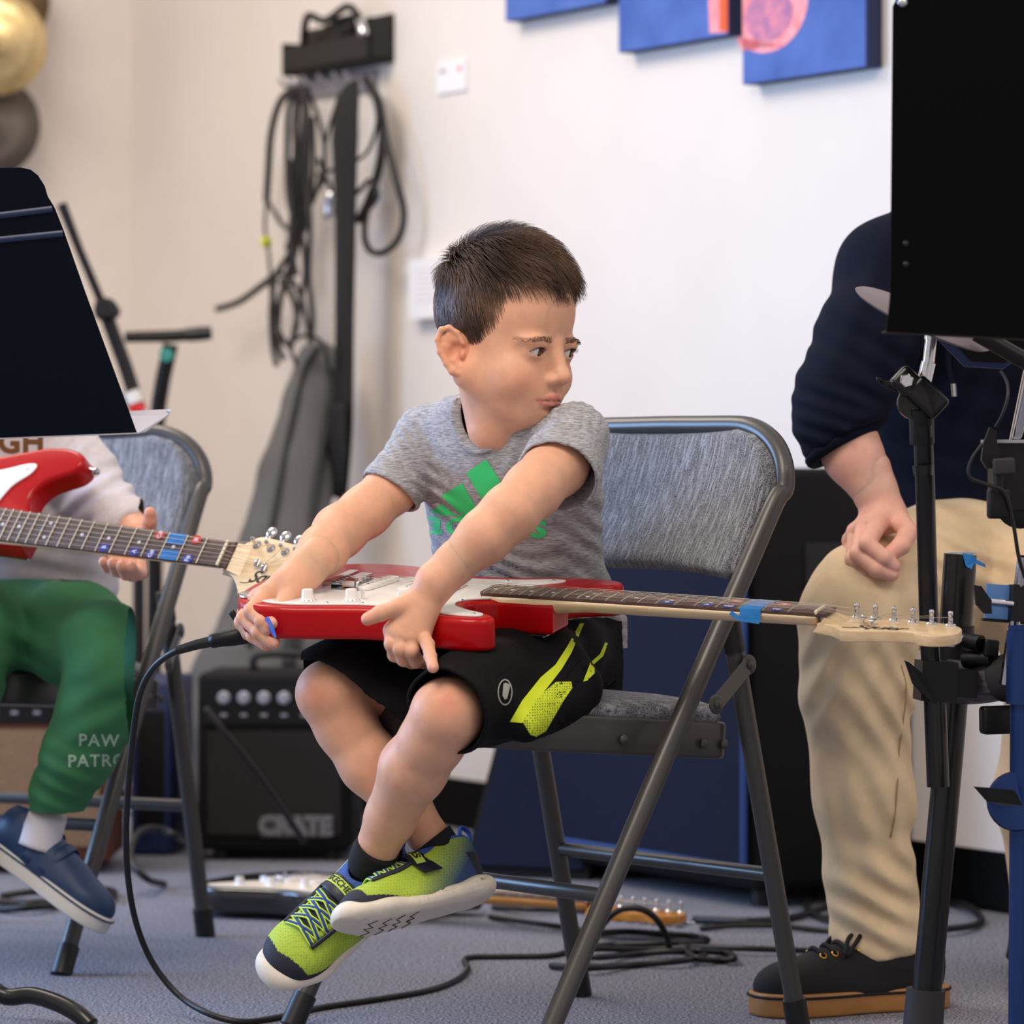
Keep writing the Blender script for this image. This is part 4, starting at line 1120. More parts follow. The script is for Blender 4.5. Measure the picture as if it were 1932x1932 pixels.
# openings: sleeves, neck, hem
disc_cut(S, hemL, dL, 0.075, 0.09); disc_cut(S, hemR, dR, 0.060, 0.09)
disc_cut(S, A(1060,1238,4.87), (0.12,-0.05,-1), 0.25, 0.2)
nc = A(938,797,4.71); nd = np.array((-0.20,-0.60,0.77)); nd /= np.linalg.norm(nd)
t_ = S.sub(nc-0.1, nc+0.1, 0.0)
sl, X, Y, Z = t_; x, y, z = X-nc[0], Y-nc[1], Z-nc[2]
ca, sa = math.cos(math.radians(-38)), math.sin(math.radians(-38))
a_ = x*nd[0]+y*nd[1]+z*nd[2]; qx, qy, qz = x-a_*nd[0], y-a_*nd[1], z-a_*nd[2]
e1 = np.array((ca,sa,0)); e1 -= nd*(e1@nd); e1 /= np.linalg.norm(e1); e2 = np.cross(nd, e1)
ex = (qx*e1[0]+qy*e1[1]+qz*e1[2])/0.047; ey = (qx*e2[0]+qy*e2[1]+qz*e2[2])/0.050
S.comb(sl, np.maximum((np.sqrt(ex*ex+ey*ey)-1)*0.047, -a_-0.055).astype(np.float32), 0, 'sub')
sv, sq = S.mesh(1)
shirt = mesh_obj('t_shirt', sv, sq, M_shirt, boy)
# ribbed collar follows the opening
bvs = bvh_of(shirt); ring = []
for i in range(48):
    an = 2*PI*i/48; r2 = e1*math.cos(an)*0.0495+e2*math.sin(an)*0.0525
    hit = bvs.ray_cast(Vector(nc+r2+nd*0.045), Vector(-nd), 0.12)[0]; ring.append(hit if hit is not None else Vector(nc+r2))
for _ in range(4): ring = [(ring[i-1]+ring[i]*2+ring[(i+1) % 48])/4 for i in range(48)]
mb = MB(); mb.tube(ring, 0.0078, 10, closed=True, flat=(tuple(nd), 0.45, 1.0)); mb.build('collar', M_shirt, shirt, auto=False)
for hm, dd, rr in ((hemL, dL, 0.0), (hemR, dR, 0.0)):
    pass
M_green = mat('green_print', (56, 214, 122), 0.6, bump=0.1, bscale=600, bdist=0.0005)
bars = [poly((880,900),(918,866),(944,906),(936,930),(912,948)), poly((834,934),(873,912),(900,960),(888,975),(872,972)), poly((811,966),(836,952),(862,969),(845,975),(826,975))]
bars = [poly((880,893),(917,866),(944,908),(941,926),(914,950)), poly((833,935),(872,912),(901,962),(880,974),(862,966)), poly((810,966),(834,951),(860,972),(836,974)), poly((856,972),(884,972),(905,960),(918,972),(905,985),(875,980))]
print_px('chest_emblem', bars, shirt, M_green, shirt, 4.7)
print_px('chest_wordmark', [text_px('adidas', 66, 916, 990, ax=(1.36,0.05), ay=(0.10,-1.0), bold=1.3, spacing=1.06)], shirt, M_green, shirt, 4.7)

# ---- shorts
M_shorts = mat('black_knit', (11, 11, 14), 0.85, bump=0.3, bscale=500, bdist=0.0006, spec=0.2)
M_lime = mat('lime_mesh', (206, 224, 34), 0.7)
def mesh_fabric(name, c1, c2, scale):
    m = bpy.data.materials.new(name); m.use_nodes = True; t = NT(m); b = t.n['Principled BSDF']; b.inputs['Roughness'].default_value = 0.7
    tc = t.new('TexCoord'); vo = t.new('TexVoronoi'); vo.inputs['Scale'].default_value = scale; vo.inputs['Randomness'].default_value = 0.15
    t.l.new(tc.outputs['Object'], vo.inputs['Vector']); r = t.new('ValToRGB'); r.color_ramp.elements[0].position = 0.25; r.color_ramp.elements[1].position = 0.45
    r.color_ramp.elements[0].color = (*lin(c2), 1); r.color_ramp.elements[1].color = (*lin(c1), 1)
    t.l.new(vo.outputs['Distance'], r.inputs[0]); t.l.new(r.outputs[0], b.inputs['Base Color']); return m
M_limemesh = mesh_fabric('lime_airmesh', (204, 222, 40), (92, 104, 22), 330)
S = SDF(A(545,1440,4.36), A(1165,1150,5.02), 0.0024)
S.ell(A(1070,1225,4.865), (0.118,0.100,0.078)); 
S.chain([A(1085,1235,4.82), A(985,1268,4.61), A(905,1308,4.49), A(815,1356,4.365)], [0.076,0.068,0.0575,0.0535], k=0.03)
S.chain([A(1010,1215,4.88), A(860,1255,4.76), A(700,1290,4.66), A(645,1308,4.61), A(585,1335,4.60)], [0.072,0.066,0.0630,0.0635,0.0635], k=0.03)
S.cone(A(1060,1300,4.57), A(990,1366,4.450), 0.048, 0.022, k=0.03)
S.cone(A(830,1336,4.60), A(742,1374,4.59), 0.054, 0.046, k=0.03)
S.cone(A(860,1290,4.68), A(740,1345,4.60), 0.060, 0.045, k=0.03)
S.displace(lambda X, Y, Z: 0.0022*vnoise(X, Y, Z, 55, 4)+0.0016*vnoise(X, Y, Z, 110, 8))
# flatten where the seat carries him
seatn = np.array((0.05,0.05,-1.0)); S.plane(A(1000,1316,4.75)-np.array((0,0,0.0)), seatn, 0.01) if False else None
shell(S, 0.0042)
cl = A(834,1338,4.41); dl = np.array(kneeL)-A(985,1262,4.66); dl /= np.linalg.norm(dl)
disc_cut(S, cl+dl*0.002, dl+np.array((-0.2,0,-0.15)), 0.085, 0.12)
cr_ = A(668,1335,4.585); nr = np.array((-0.52,-0.58,-0.62))
disc_cut(S, cr_, nr, 0.12, 0.13)
wv, wq = S.mesh(1)
shorts = mesh_obj('shorts', wv, wq, M_shorts, boy)
print_px('side_stripe', [poly((1094,1176),(1102,1176),(1090,1205),(1078,1232),(1060,1262),(1040,1288),(1010,1325),(985,1364),(962,1362),(985,1322),(1020,1278),(1048,1254),(1070,1220))], shorts, M_lime, shorts, 4.6)
print_px('back_piping', [poly((1142,1212),(1147,1214),(1138,1238),(1122,1252),(1122,1270),(1108,1284),(1100,1286),(1114,1268),(1114,1250),(1132,1234))], shorts, M_lime, shorts, 4.7)
print_px('mesh_panel', [poly((1018,1312),(1050,1286),(1078,1286),(1080,1298),(1066,1318),(1046,1352),(1030,1380),(1012,1390),(1000,1386),(1008,1362),(985,1362))], shorts, M_limemesh, shorts, 4.6)
print_px('mesh_panel', [poly((574,1346),(584,1350),(596,1380),(612,1412),(604,1412),(586,1380))], shorts, M_limemesh, shorts, 4.6)
M_silver = mat('silver_print', (176, 178, 170), 0.4, metal=0.3)
ringp = []
for i in range(24):
    a0, a1 = 2*PI*i/24, 2*PI*(i+1)/24
    ringp.append(poly((953+14*math.cos(a0),1306+25*math.sin(a0)),(953+14*math.cos(a1),1306+25*math.sin(a1)),(953+12*math.cos(a1),1306+22.5*math.sin(a1)),(953+12*math.cos(a0),1306+22.5*math.sin(a0))))
ringp += [poly((950,1290),(954,1288),(955,1300),(960,1290),(963,1292),(957,1318),(952,1320),(948,1312))]
print_px('thigh_badge', ringp, shorts, M_silver, shorts, 4.6, sub=3)

# ---- socks and sport shoes
M_sock = mat('black_sock', (16, 16, 20), 0.9, bump=0.3, bscale=600, bdist=0.0006)
M_sole = mat('offwhite_foam', (228, 218, 202), 0.6, var=0.06, vscale=40, bump=0.1, bscale=250)
def upper_mat():
    m = mat('lime_knit_upper', (180, 208, 60), 0.7, vcol=True, bump=0.5, bscale=520, bdist=0.0012)
    t = NT(m); b = t.n['Principled BSDF']; tc = t.new('TexCoord'); vo = t.new('TexVoronoi'); vo.inputs['Scale'].default_value = 300; vo.inputs['Randomness'].default_value = 0.2
    t.l.new(tc.outputs['Object'], vo.inputs['Vector']); r = t.new('MapRange'); r.inputs[1].default_value = 0.1; r.inputs[2].default_value = 0.5; r.inputs[3].default_value = 0.72; r.inputs[4].default_value = 1.1
    t.l.new(vo.outputs['Distance'], r.inputs[0]); old = b.inputs['Base Color'].links[0].from_socket
    mx = t.new('Mix', data_type='RGBA', blend_type='MULTIPLY'); mx.inputs[0].default_value = 1; t.l.new(old, mx.inputs[6]); t.l.new(r.outputs[0], mx.inputs[7]); t.l.new(mx.outputs[2], b.inputs['Base Color']); return m
M_upper = upper_mat(); M_groove = mat('brown_groove', (96, 74, 58), 0.9)
M_navy = mat('navy_synthetic', (30, 33, 50), 0.45, bump=0.1, bscale=300)
M_lace = mat('blue_lime_lace', (40, 72, 150), 0.8)
M_lace2 = mat('lime_lace_edge', (196, 226, 90), 0.8)
M_blue = mat('blue_lining', (52, 92, 176), 0.85)
LIME, NAVY, BLUE = lin((168,194,62)), lin((28,31,46)), lin((30,58,104))
def shoe(M, parent, word):
    """local: x toe, y the wearer's left, z up; origin on the sole under the ankle"""
    def T(v): Mn_ = np.array(M); return np.asarray(v) @ Mn_[:3,:3].T+Mn_[:3,3]
    S = SDF((-0.07,-0.055,-0.01), (0.155,0.055,0.125), 0.0014)
    S.ell((-0.022,0,0.045), (0.034,0.030,0.050)); S.cone((-0.026,0,0.055), (-0.030,0,0.080), 0.026, 0.024, k=0.01)
    S.cone((0.000,0,0.050), (0.060,0,0.036), 0.0325, 0.030, k=0.012, sq=((0,1,0),1.04))
    S.ell((0.092,0.002,0.028), (0.046,0.038,0.027), k=0.016)
    S.ell((0.040,0.0,0.022), (0.06,0.034,0.02), k=0.01)
    S.V = np.maximum(S.V, (0.012-S.ax[2])[None,None,:].astype(np.float32))
    shell(S, 0.0035)
    disc_cut(S, (-0.020,0,0.082), (-0.10,0,1), 0.06, 0.06); 
    S.ell((-0.012,0,0.098), (0.030,0.0235,0.034), k=0.004, op='sub')
    v, q = S.mesh(1); c = np.tile(LIME, (len(v),1)); x, y, z = v[:,0], v[:,1], v[:,2]
    w = np.clip((0.055-x)/0.06-(z-0.02)/0.055, 0, 1)[:,None]; c = c*(1-w)+np.array(BLUE)*w
    toe = (x > 0.120-0.25*np.abs(y)) | ((x > 0.052) & (z < 0.017+0.26*(x-0.052))); c[toe] = NAVY
    heel = (x < -0.040+0.25*np.maximum(z-0.02,0)) & (z < 0.056); c[heel] = NAVY
    tongue = (np.abs(y) < 0.021-0.10*np.clip(x-0.03,0,1)) & (x > 0.014) & (x < 0.088) & (z > 0.035); c[tongue] = NAVY
    rim = (z > 0.0775) | ((x > -0.04) & (x < 0.022) & (np.abs(y) < 0.0235) & (z > 0.066)); c[rim] = lin((48,84,160))
    up = mesh_obj('shoe', T(v), q, M_upper, parent, cols=c)
    # sole
    S = SDF((-0.075,-0.06,-0.012), (0.165,0.06,0.05), 0.0015)
    S.chain([(-0.030,0,0.014),(0.010,0,0.013),(0.050,0,0.012),(0.092,0.001,0.0155),(0.112,0.003,0.0205)], [0.0350,0.0310,0.0330,0.0395,0.0330], k=0.012, sq=((0,0,1),2.35))
    S.ell((0.128,0.002,0.027), (0.018,0.026,0.013), k=0.012)
    S.ell((-0.036,0,0.019), (0.027,0.032,0.012), k=0.008)
    X, Y, Z = S.ax[0][:,None,None], S.ax[1][None,:,None], S.ax[2][None,None,:]
    S.V = np.maximum(S.V, -(Z-0.0015-2.2*np.maximum(X-0.085,0)**2*2.2)).astype(np.float32)
    groove = 0.0012*(np.sin(X*2*PI/0.0052)**2)*(Z > 0.008)*(Z < 0.017)*(X < 0.05); S.V += groove.astype(np.float32)
    for gx in (0.045,0.070,0.095,0.118): 
        S.chain([(gx,-0.025,0.000+6*max(gx-0.085,0)**2),(gx+0.010,0.0,0.0+6*max(gx-0.085,0)**2),(gx,0.025,0.0+6*max(gx-0.085,0)**2)], [0.0022]*3, k=0.001, op='sub')
    for gy in (-0.037,0.037):
        S.chain([(-0.050,gy*0.75,0.018),(-0.025,gy*0.96,0.0185),(0.000,gy*0.87,0.014),(0.016,gy*0.84,0.020)], [0.0020]*4, k=0.001, op='sub')
    v, q = S.mesh(1); so = mesh_obj('sole', T(v), q, M_sole, up); bso = bvh_of(so); dz = (M.to_3x3() @ Vector((0,0,1))).normalized()
    for gx in (0.052,0.070,0.088,0.106):
        pl = []
        for t_, dx in ((-1,0.004),(-0.55,-0.004),(-0.1,0.006),(0.1,-0.003),(0.55,0.006),(1,-0.002)):
            h_ = bso.ray_cast(M @ Vector((gx+dx, t_*0.024, -0.05)), dz)[0]
            if h_ is not None: pl.append(h_-dz*0.0001)
        if len(pl) > 2:
            mb = MB(); mb.tube(pl, 0.0009, 6); mb.build('tread_groove', M_groove, so, auto=False)
    bv = bvh_of(up); up3 = M.to_3x3() @ Vector((0,0,1))
    def drop(x, y, lift=0.0012, side=0):
        d = M.to_3x3() @ Vector((0, -side*0.8, -1)).normalized(); p = M @ Vector((x, y+side*0.05, 0.12))
        o = M @ Vector((x, y, 0.02))-d*0.11
        hit = bv.ray_cast(o, d)[0]; return (hit-d*lift) if hit is not None else (M @ Vector((x, y, 0.06)))
    # strap across the instep
    pts = [drop(0.030-abs(s_)*0.10, s_, 0.0022) for s_ in np.linspace(-0.027,0.027,13)]
    for ends in (0, -1):
        sg = -1 if ends == 0 else 1
        low = M @ Vector((0.018,sg*0.0365,0.040)); pts = [low]+pts if ends == 0 else pts+[low]
    V = []; ax = M.to_3x3() @ Vector((1,0,0))
    for p in pts:
        for k_, hh in ((-1,0),(-0.85,1),(0.85,1),(1,0)): V.append(p+ax*k_*0.0125+up3*0.0012*hh)
    Fq = [(a*4+b, a*4+b+1, (a+1)*4+b+1, (a+1)*4+b) for a in range(len(pts)-1) for b in range(3)]
    st = mesh_obj('strap', V, Fq, M_navy, up)
    bs = bvh_of(st)
    v2, f2 = text_mesh(word, 0.0118, bold=0.00035, spacing=1.0)
    ctr = drop(0.027, 0, 0.004); xx = M.to_3x3() @ Vector((0,-1,0)); yy = M.to_3x3() @ Vector((1,0,0.0))
    TM = frame(ctr+up3*0.02, -xx, -yy)
    o = [(-0.031,-0.0062,0),(0.031,-0.0062,0),(0.031,0.0062,0),(-0.031,0.0062,0)]
    decal('strap_patch', o, [(0,1,2,3)], TM, M_lace2, up, bs, lift=0.0008, sub=0.005)
    decal('strap_lettering', v2, f2, TM, M_ink, up, bs, lift=0.0014, sub=0.006)
    # elastic laces in a criss-cross
    xs_ = [0.044,0.056,0.068,0.080]
    for i in range(4):
        for sg in (-1,1):
            a = drop(xs_[i], sg*0.0235, 0.0018); bm_ = drop(xs_[i]+0.006, 0, 0.0036); b = drop(min(xs_[i]+0.013,0.09), -sg*0.0225, 0.0018)
            for off, mm in ((0.0, M_lace), (-0.0024, M_lace2), (0.0024, M_lace2)):
                mb = MB(); mb.tube([a+ax*off, bm_+ax*off+up3*(0.0006 if off == 0 else 0), b+ax*off], 0.0016 if off == 0 else 0.0012, 6, smooth=4); mb.build('lace', mm, up, auto=False)
    for sg in (-1,1):
        mb = MB(); pl = [drop(x_, sg*(0.0245-0.06*max(x_-0.07,0)), 0.0014) for x_ in (0.036,0.05,0.065,0.08,0.092)]; mb.tube(pl, 0.0032, 8, smooth=3); mb.build('eyestay', M_navy, up, auto=False)
    mb = MB(); q0 = M @ Vector((-0.053,0,0.066)); q1 = M @ Vector((-0.060,0,0.086)); q2 = M @ Vector((-0.052,0,0.096)); q3 = M @ Vector((-0.045,0,0.080))
    mb.tube([q0,q1,q2,q3], 0.004, 8, smooth=4, flat=(tuple(M.to_3x3() @ Vector((0,1,0))), 1.6, 0.4)); mb.build('pull_tab', M_blue, up, auto=False)
    return up
shR_M = frame(P(850,1718,4.54), (-0.86,-0.46,-0.17), z=(0.0,0.50,0.86)) @ Matrix.Scale(1.04, 4)
shL_M = frame(P(698,1716,4.610), (-0.76,-0.36,-0.55), z=(-0.10,-0.78,0.62)) @ Matrix.Scale(1.14, 4)
shoe(shR_M, boy, 'SKECHERS'); shoe(shL_M, boy, 'SKECHERS')
def sock(ank, knee, M, parent, L=0.055, r=0.0275):
    ank = Vector(ank); d = (Vector(knee)-ank).normalized(); mb = MB()
    foot = M @ Vector((-0.012,0,0.045))
    tops = ank+d*L*0.45
    mb.tube([foot, foot.lerp(ank, 0.6), ank, tops], [r*1.05, r*1.06, r*1.02, r*1.06], 24, smooth=4); mb.build('sock', M_sock, parent, auto=False)
sock(ankL, kneeL, shL_M, boy, r=0.0275); sock(ankR, kneeR, shR_M, boy, L=0.03, r=0.0268)
# blue pick held between finger and thumb
mb = MB(); PM = frame(P(512,1186,4.5225), P(523,1205,4.520)-P(503,1166,4.524), y=(0.30,-1.0,0.25)) 
mb.prism(spline2([(-0.013,-0.011),(-0.013,0.011),(0.004,0.009),(0.013,0.0),(0.004,-0.009)], 5), -0.0004, 0.0004, 0, PM)
pick = tag(mb.build('guitar_pick', mat('blue_celluloid', (40,120,222), 0.3), smooth=False), "small blue guitar pick pinched by the person in grey t-shirt", 'guitar pick')
# ---------------------------------------------------------------- the seated adult at the right
man = thing('person', 'person in navy sweatshirt and khaki trousers sitting behind the drum rack, fist on thigh', 'person', tuple(P(1850, 1100, 5.15)))
SK2 = np.array(lin((232,178,160)))
parts = []
W_ = A(1668, 968, 4.945)
mcp = [A(1655,990,4.905), A(1632,993,4.915), A(1616,1004,4.930), A(1607,1020,4.950)]
fing = [[A(1637,1027,4.872), A(1668,1052,4.862), A(1685,1068,4.868)],
        [A(1620,1046,4.882), A(1655,1074,4.866), A(1682,1083,4.870)],
        [A(1610,1056,4.905), A(1640,1078,4.890), A(1668,1084,4.885)],
        [A(1606,1058,4.930), A(1628,1076,4.918), A(1650,1082,4.910)]]
thb = [A(1690,975,4.935), A(1714,1004,4.900), A(1700,1030,4.880), A(1676,1048,4.878)]
parts.append(hand_mesh(W_, mcp, fing, thb, rw=0.029, rp=0.0128, fr=(0.0112,0.0106,0.0100,0.0092), tr=(0.0150,0.0132,0.0122,0.0105), h=0.0013,
    arm=[A(1650,925,4.95), A(1635,890,4.955)], armr=[0.0300,0.034], nails=[(A(1687,1066,4.858),(0.007,0.006,0.005)),(A(1684,1080,4.862),(0.007,0.006,0.005))], skin=SK2, kp=0.012))
parts.append(seg_mesh([([A(1650,925,4.95), A(1610,860,4.96), A(1585,800,4.97), A(1575,740,4.98)], [0.0305,0.039,0.044,0.045])], 0.003))
hv2, hq2, hc2 = head_mesh(h=0.0026, skin=(228,176,150))
fm = Vector((-0.75,-0.62,-0.22)).normalized(); rm = Vector((-0.62,0.75,0)).normalized()*-1; rm = Vector((fm.y, -fm.x, 0)).normalized(); um = rm.cross(fm)
MH = Matrix(((rm.x,fm.x,um.x,0),(rm.y,fm.y,um.y,0),(rm.z,fm.z,um.z,0),(0,0,0,1)))
hp = P(1935, 250, 5.12); MH = Matrix.Translation(hp) @ MH @ Matrix.Scale(1.12, 4)
Mn = np.array(MH); parts.append((hv2 @ Mn[:3,:3].T+Mn[:3,3], hq2, hc2))
# ankle inside the trouser cuff
parts.append(seg_mesh([([A(1650,1600,4.96), A(1655,1800,4.97)], [0.035,0.032])], 0.004))
parts.append(seg_mesh([([A(1935,300,5.12), A(1925,420,5.14), A(1890,620,5.16), A(1870,850,5.2)], [0.05,0.055,0.10,0.11]), ([A(1890,520,5.14), A(1750,510,5.12), A(1640,640,5.02), A(1585,760,4.98)], [0.06,0.045,0.042,0.040]), ([A(1870,850,5.2), A(1860,1070,5.16), A(1640,1165,4.955), A(1650,1620,4.965)], [0.10,0.06,0.045,0.034])], 0.006))
v, q, c = join_meshes([(a, b, (np.tile(SK2,(len(a),1)) if i == 1 else d)) for i, (a, b, d) in enumerate(parts)])
mesh_obj('body', v, q, M_skin, man, cols=c)
for s in (1,-1): eyeball('eye', MH, (s*0.0305,0.0700,-0.0125), (0,1,-0.2), man)
hair('hair', MH, man, n=3000, seed=5, length=1.1)
M_navyk = mat('navy_sweatshirt', (14, 19, 36), 0.95, bump=0.3, bscale=350, bdist=0.001, spec=0.15)
S = SDF(A(1480,990,4.7)-np.array((0,0,0.05)), A(2240,330,5.55), 0.0045)
S.loft([(zz(y,D), XX(px,D), D, rx, ry, math.radians(-25)) for y, px, D, rx, ry in ((985,1890,5.22,0.165,0.13),(930,1885,5.22,0.172,0.135),(800,1860,5.20,0.175,0.13),(650,1850,5.17,0.185,0.13),(520,1865,5.14,0.18,0.12),(440,1890,5.12,0.14,0.095),(395,1905,5.12,0.09,0.075))])
S.chain([A(1735,480,5.12), A(1690,520,5.08), A(1640,640,5.02), A(1590,740,4.98), A(1585,800,4.97), A(1590,835,4.968)], [0.072,0.076,0.068,0.060,0.056,0.050], k=0.03)
S.chain([A(2060,490,5.05), A(2120,700,4.95), A(2060,850,4.80)], [0.070,0.060,0.05], k=0.03)
def nf(X, Y, Z):
    d = 0
    for (px, py, D), (ax, az), wl, amp, rad in (((1575,800,4.93),(0.35,1),0.024,0.0055,0.06),((1620,700,4.95),(0.6,1),0.04,0.005,0.09),((1740,640,5.03),(1,-0.5),0.05,0.006,0.10),((1820,880,5.08),(0.3,1),0.05,0.005,0.12)):
        c = A(px,py,D); x, y, z = X-c[0], Y-c[1], Z-c[2]; w = np.exp(-(x*x+y*y+z*z)/(rad*rad)); d = d+0.75*amp*w*np.sin((x*ax+z*az)*2*PI/wl)
    return d+0.002*vnoise(X, Y, Z, 30, 14)
S.displace(nf)
dd = A(1635,890,4.955)-A(1585,800,4.97); disc_cut(S, A(1592,836,4.967), dd, 0.085, 0.1)
disc_cut(S, A(1888,975,5.22), (0,0,-1), 0.3, 0.2)
nv_, nq_ = S.mesh(1); sweat = mesh_obj('sweatshirt', nv_, nq_, M_navyk, man)
mb = MB(); cc_ = Vector(A(1590,838,4.967)); dn_ = Vector(dd).normalized(); e1_ = dn_.orthogonal().normalized(); e2_ = dn_.cross(e1_)
mb.tube([cc_+(e1_*math.cos(2*PI*i/32)+e2_*math.sin(2*PI*i/32))*0.0475 for i in range(32)], 0.009, 10, closed=True); mb.build('cuff', M_navyk, sweat, auto=False)
mb = MB(); mb.tube([P(1788,640,4.98), P(1790,690,4.985), P(1797,722,4.985)], 0.0035, 8); mb.build('drawstring', M_navyk, sweat)
mb = MB(); mb.tube([P(1799,724,4.985), P(1801,748,4.985)], 0.0036, 10); mb.build('drawstring_tip', M_chrome, sweat)
M_khaki = mat('khaki_cotton', (226, 202, 166), 0.85, var=0.06, vscale=25, bump=0.25, bscale=420, bdist=0.0008)
S = SDF(A(1500,1850,4.7)-np.array((0.02,0,0.02)), A(2200,940,5.55)+np.array((0,0,0.05)), 0.0042)
S.ell(A(1890,1040,5.20), (0.175,0.15,0.095))
S.chain([A(1850,1075,5.17), A(1740,1090,5.06), A(1645,1130,4.96), A(1618,1175,4.945)], [0.098,0.088,0.074,0.070], k=0.04)
S.chain([A(1618,1175,4.945), A(1617,1300,4.955), A(1628,1500,4.97), A(1640,1650,4.975), A(1655,1760,4.98), A(1662,1790,4.98)], [0.074,0.0695,0.0620,0.0560,0.0570,0.0560], k=0.03)
S.chain([A(1930,1080,5.15), A(1985,1110,5.05), A(1990,1200,5.10), A(1965,1500,5.15), A(1985,1700,5.2)], [0.098,0.08,0.068,0.060,0.056], k=0.03)
def kf(X, Y, Z):
    d = 0
    for (px, py, D), (ax, az), wl, amp, rad in (((1790,1050,5.0),(0.35,1.0),0.036,0.006,0.11),((1690,1330,4.90),(0.9,0.7),0.045,0.007,0.08),((1560,1270,4.90),(1,-0.6),0.040,0.0045,0.07),
            ((1650,1740,4.92),(0.35,1),0.040,0.008,0.06),((1700,1560,4.93),(1,0.5),0.05,0.004,0.09),((1570,1500,4.93),(1,0.3),0.05,0.004,0.09),((1680,1640,4.92),(0.5,1),0.05,0.005,0.06)):
        c = A(px,py,D); x, y, z = X-c[0], Y-c[1], Z-c[2]; w = np.exp(-(x*x+y*y+z*z)/(rad*rad)); d = d+0.75*amp*w*np.sin((x*ax+z*az)*2*PI/wl+1.2*np.sin(x*30))
    return d+0.0022*vnoise(X, Y, Z, 22, 15)
S.displace(kf)
disc_cut(S, A(1666,1806,4.98), (0.18,-0.05,-1), 0.2, 0.1); disc_cut(S, A(1985,1700,5.2), (0,0,-1), 0.12, 0.1)
kv, kq = S.mesh(1); trou = mesh_obj('trousers', kv, kq, M_khaki, man)
M_seam = mat('khaki_seam', (160, 134, 98), 0.9)
bt = bvh_of(trou); pts = []
for px, py in ((1700,1255),(1710,1300),(1704,1360),(1696,1420),(1693,1480),(1688,1540),(1680,1580)):
    d = (P(px,py,5)-Vector((0,0,HC))).normalized(); h_ = bt.ray_cast(Vector((0,0,HC)), d)[0]
    if h_ is not None: pts.append(h_-d*0.0012)
mb = MB(); mb.tube(pts, 0.0011, 6, smooth=6); mb.build('seam', M_seam, trou, auto=False)
# skate shoe
M_canvas = mat('black_canvas', (22, 21, 25), 0.85, bump=0.4, bscale=500, bdist=0.0008)
M_gum = mat('gum_rubber', (172, 120, 66), 0.5, var=0.05, vscale=20)
M_brass = mat('brass_eyelet', (230, 176, 80), 0.25, metal=1.0)
def skate(M, parent, m_up, m_sole, name='shoe', k=1.0, eyelets=True, strap=False, white=None):
    M = M @ Matrix.Scale(k, 4); Mn_ = np.array(M)
    T = lambda v: np.asarray(v) @ Mn_[:3,:3].T+Mn_[:3,3]
    S = SDF((-0.10,-0.07,0), (0.22,0.07,0.15), 0.003)
    S.ell((-0.035,0,0.055), (0.050,0.040,0.062)); S.cone((0,0,0.060), (0.085,0,0.045), 0.043, 0.040, k=0.015)
    S.ell((0.130,0,0.036), (0.062,0.047,0.036), k=0.025); S.ell((0.05,0,0.03), (0.10,0.044,0.03), k=0.015)
    S.V = np.maximum(S.V, (0.012-S.ax[2])[None,None,:].astype(np.float32))
    disc_cut(S, (-0.02,0,0.112), (-0.25,0,1), 0.12, 0.1)
    v, q = S.mesh(1); up = mesh_obj(name, T(v), q, m_up, parent)
    o = spline2([(-0.088,0),(-0.075,0.034),(-0.03,0.042),(0.04,0.043),(0.10,0.052),(0.155,0.050),(0.188,0.028),(0.196,0),(0.188,-0.028),(0.155,-0.050),(0.10,-0.052),(0.04,-0.043),(-0.03,-0.042),(-0.075,-0.034)], 4)
    mb = MB(); mb.prism(o, 0.0, 0.031, 0.004, M); so = mb.build('sole', m_sole, up)
    mb = MB(); mb.tube([M @ Vector((x*1.004,y*1.02,0.026)) for x, y in o], 0.0018*k, 6, closed=True); mb.build('foxing_line', m_up, so, auto=False)
    bv = bvh_of(up)
    def drop(x, y, lift=0.002):
        d = (M.to_3x3() @ Vector((0,0,-1))).normalized(); h_ = bv.ray_cast(M @ Vector((x,y,0.2)), d)[0]
        return (h_-d*lift) if h_ is not None else M @ Vector((x,y,0.08))
    if eyelets:
        for s in (-1,1):
            for i in range(5):
                mb = MB(); c_ = drop(0.035+0.017*i, s*(0.026-0.001*i), 0.0006); n_ = (M.to_3x3() @ Vector((0,s*0.7,0.7))).normalized(); a_ = n_.orthogonal().normalized(); b_ = n_.cross(a_)
                mb.tube([c_+(a_*math.cos(2*PI*j/14)+b_*math.sin(2*PI*j/14))*0.0042 for j in range(14)], 0.0014, 6, closed=True); mb.build('eyelet', M_brass, up, auto=False)
        for i in range(5):
            x = 0.035+0.017*i; mb = MB(); mb.tube([drop(x,-0.024), drop(x+0.004,0,0.004), drop(x,0.024)], 0.0030, 8, smooth=4); mb.build('lace', m_up, up, auto=False)
        for s in (-1,1):
            mb = MB(); mb.tube([drop(0.035,0,0.006), drop(0.045,s*0.02,0.016), drop(0.075,s*0.035,0.010), drop(0.065,s*0.02,0.014), drop(0.038,0,0.008)], 0.0032, 8, smooth=5); mb.build('lace_bow', m_up, up, auto=False)
    if strap:
        for x0 in (0.022, 0.060):
            mb = MB(); mb.tube([M @ Vector((x0-0.01,-0.044,0.035)), drop(x0,-0.03,0.002), drop(x0,0,0.003), drop(x0,0.03,0.002), M @ Vector((x0-0.01,0.044,0.035))], 0.010*k, 10, smooth=4, flat=(tuple(M.to_3x3() @ Vector((1,0,0))), 1.0, 0.22)); mb.build('strap', m_up, up, auto=False)
    return up
SM = frame(Vector((G(1672,1902).x, 4.965, 0.0005)), (-0.86,-0.32,0), z=(0,0,1))
skate(SM, man, M_canvas, M_gum)
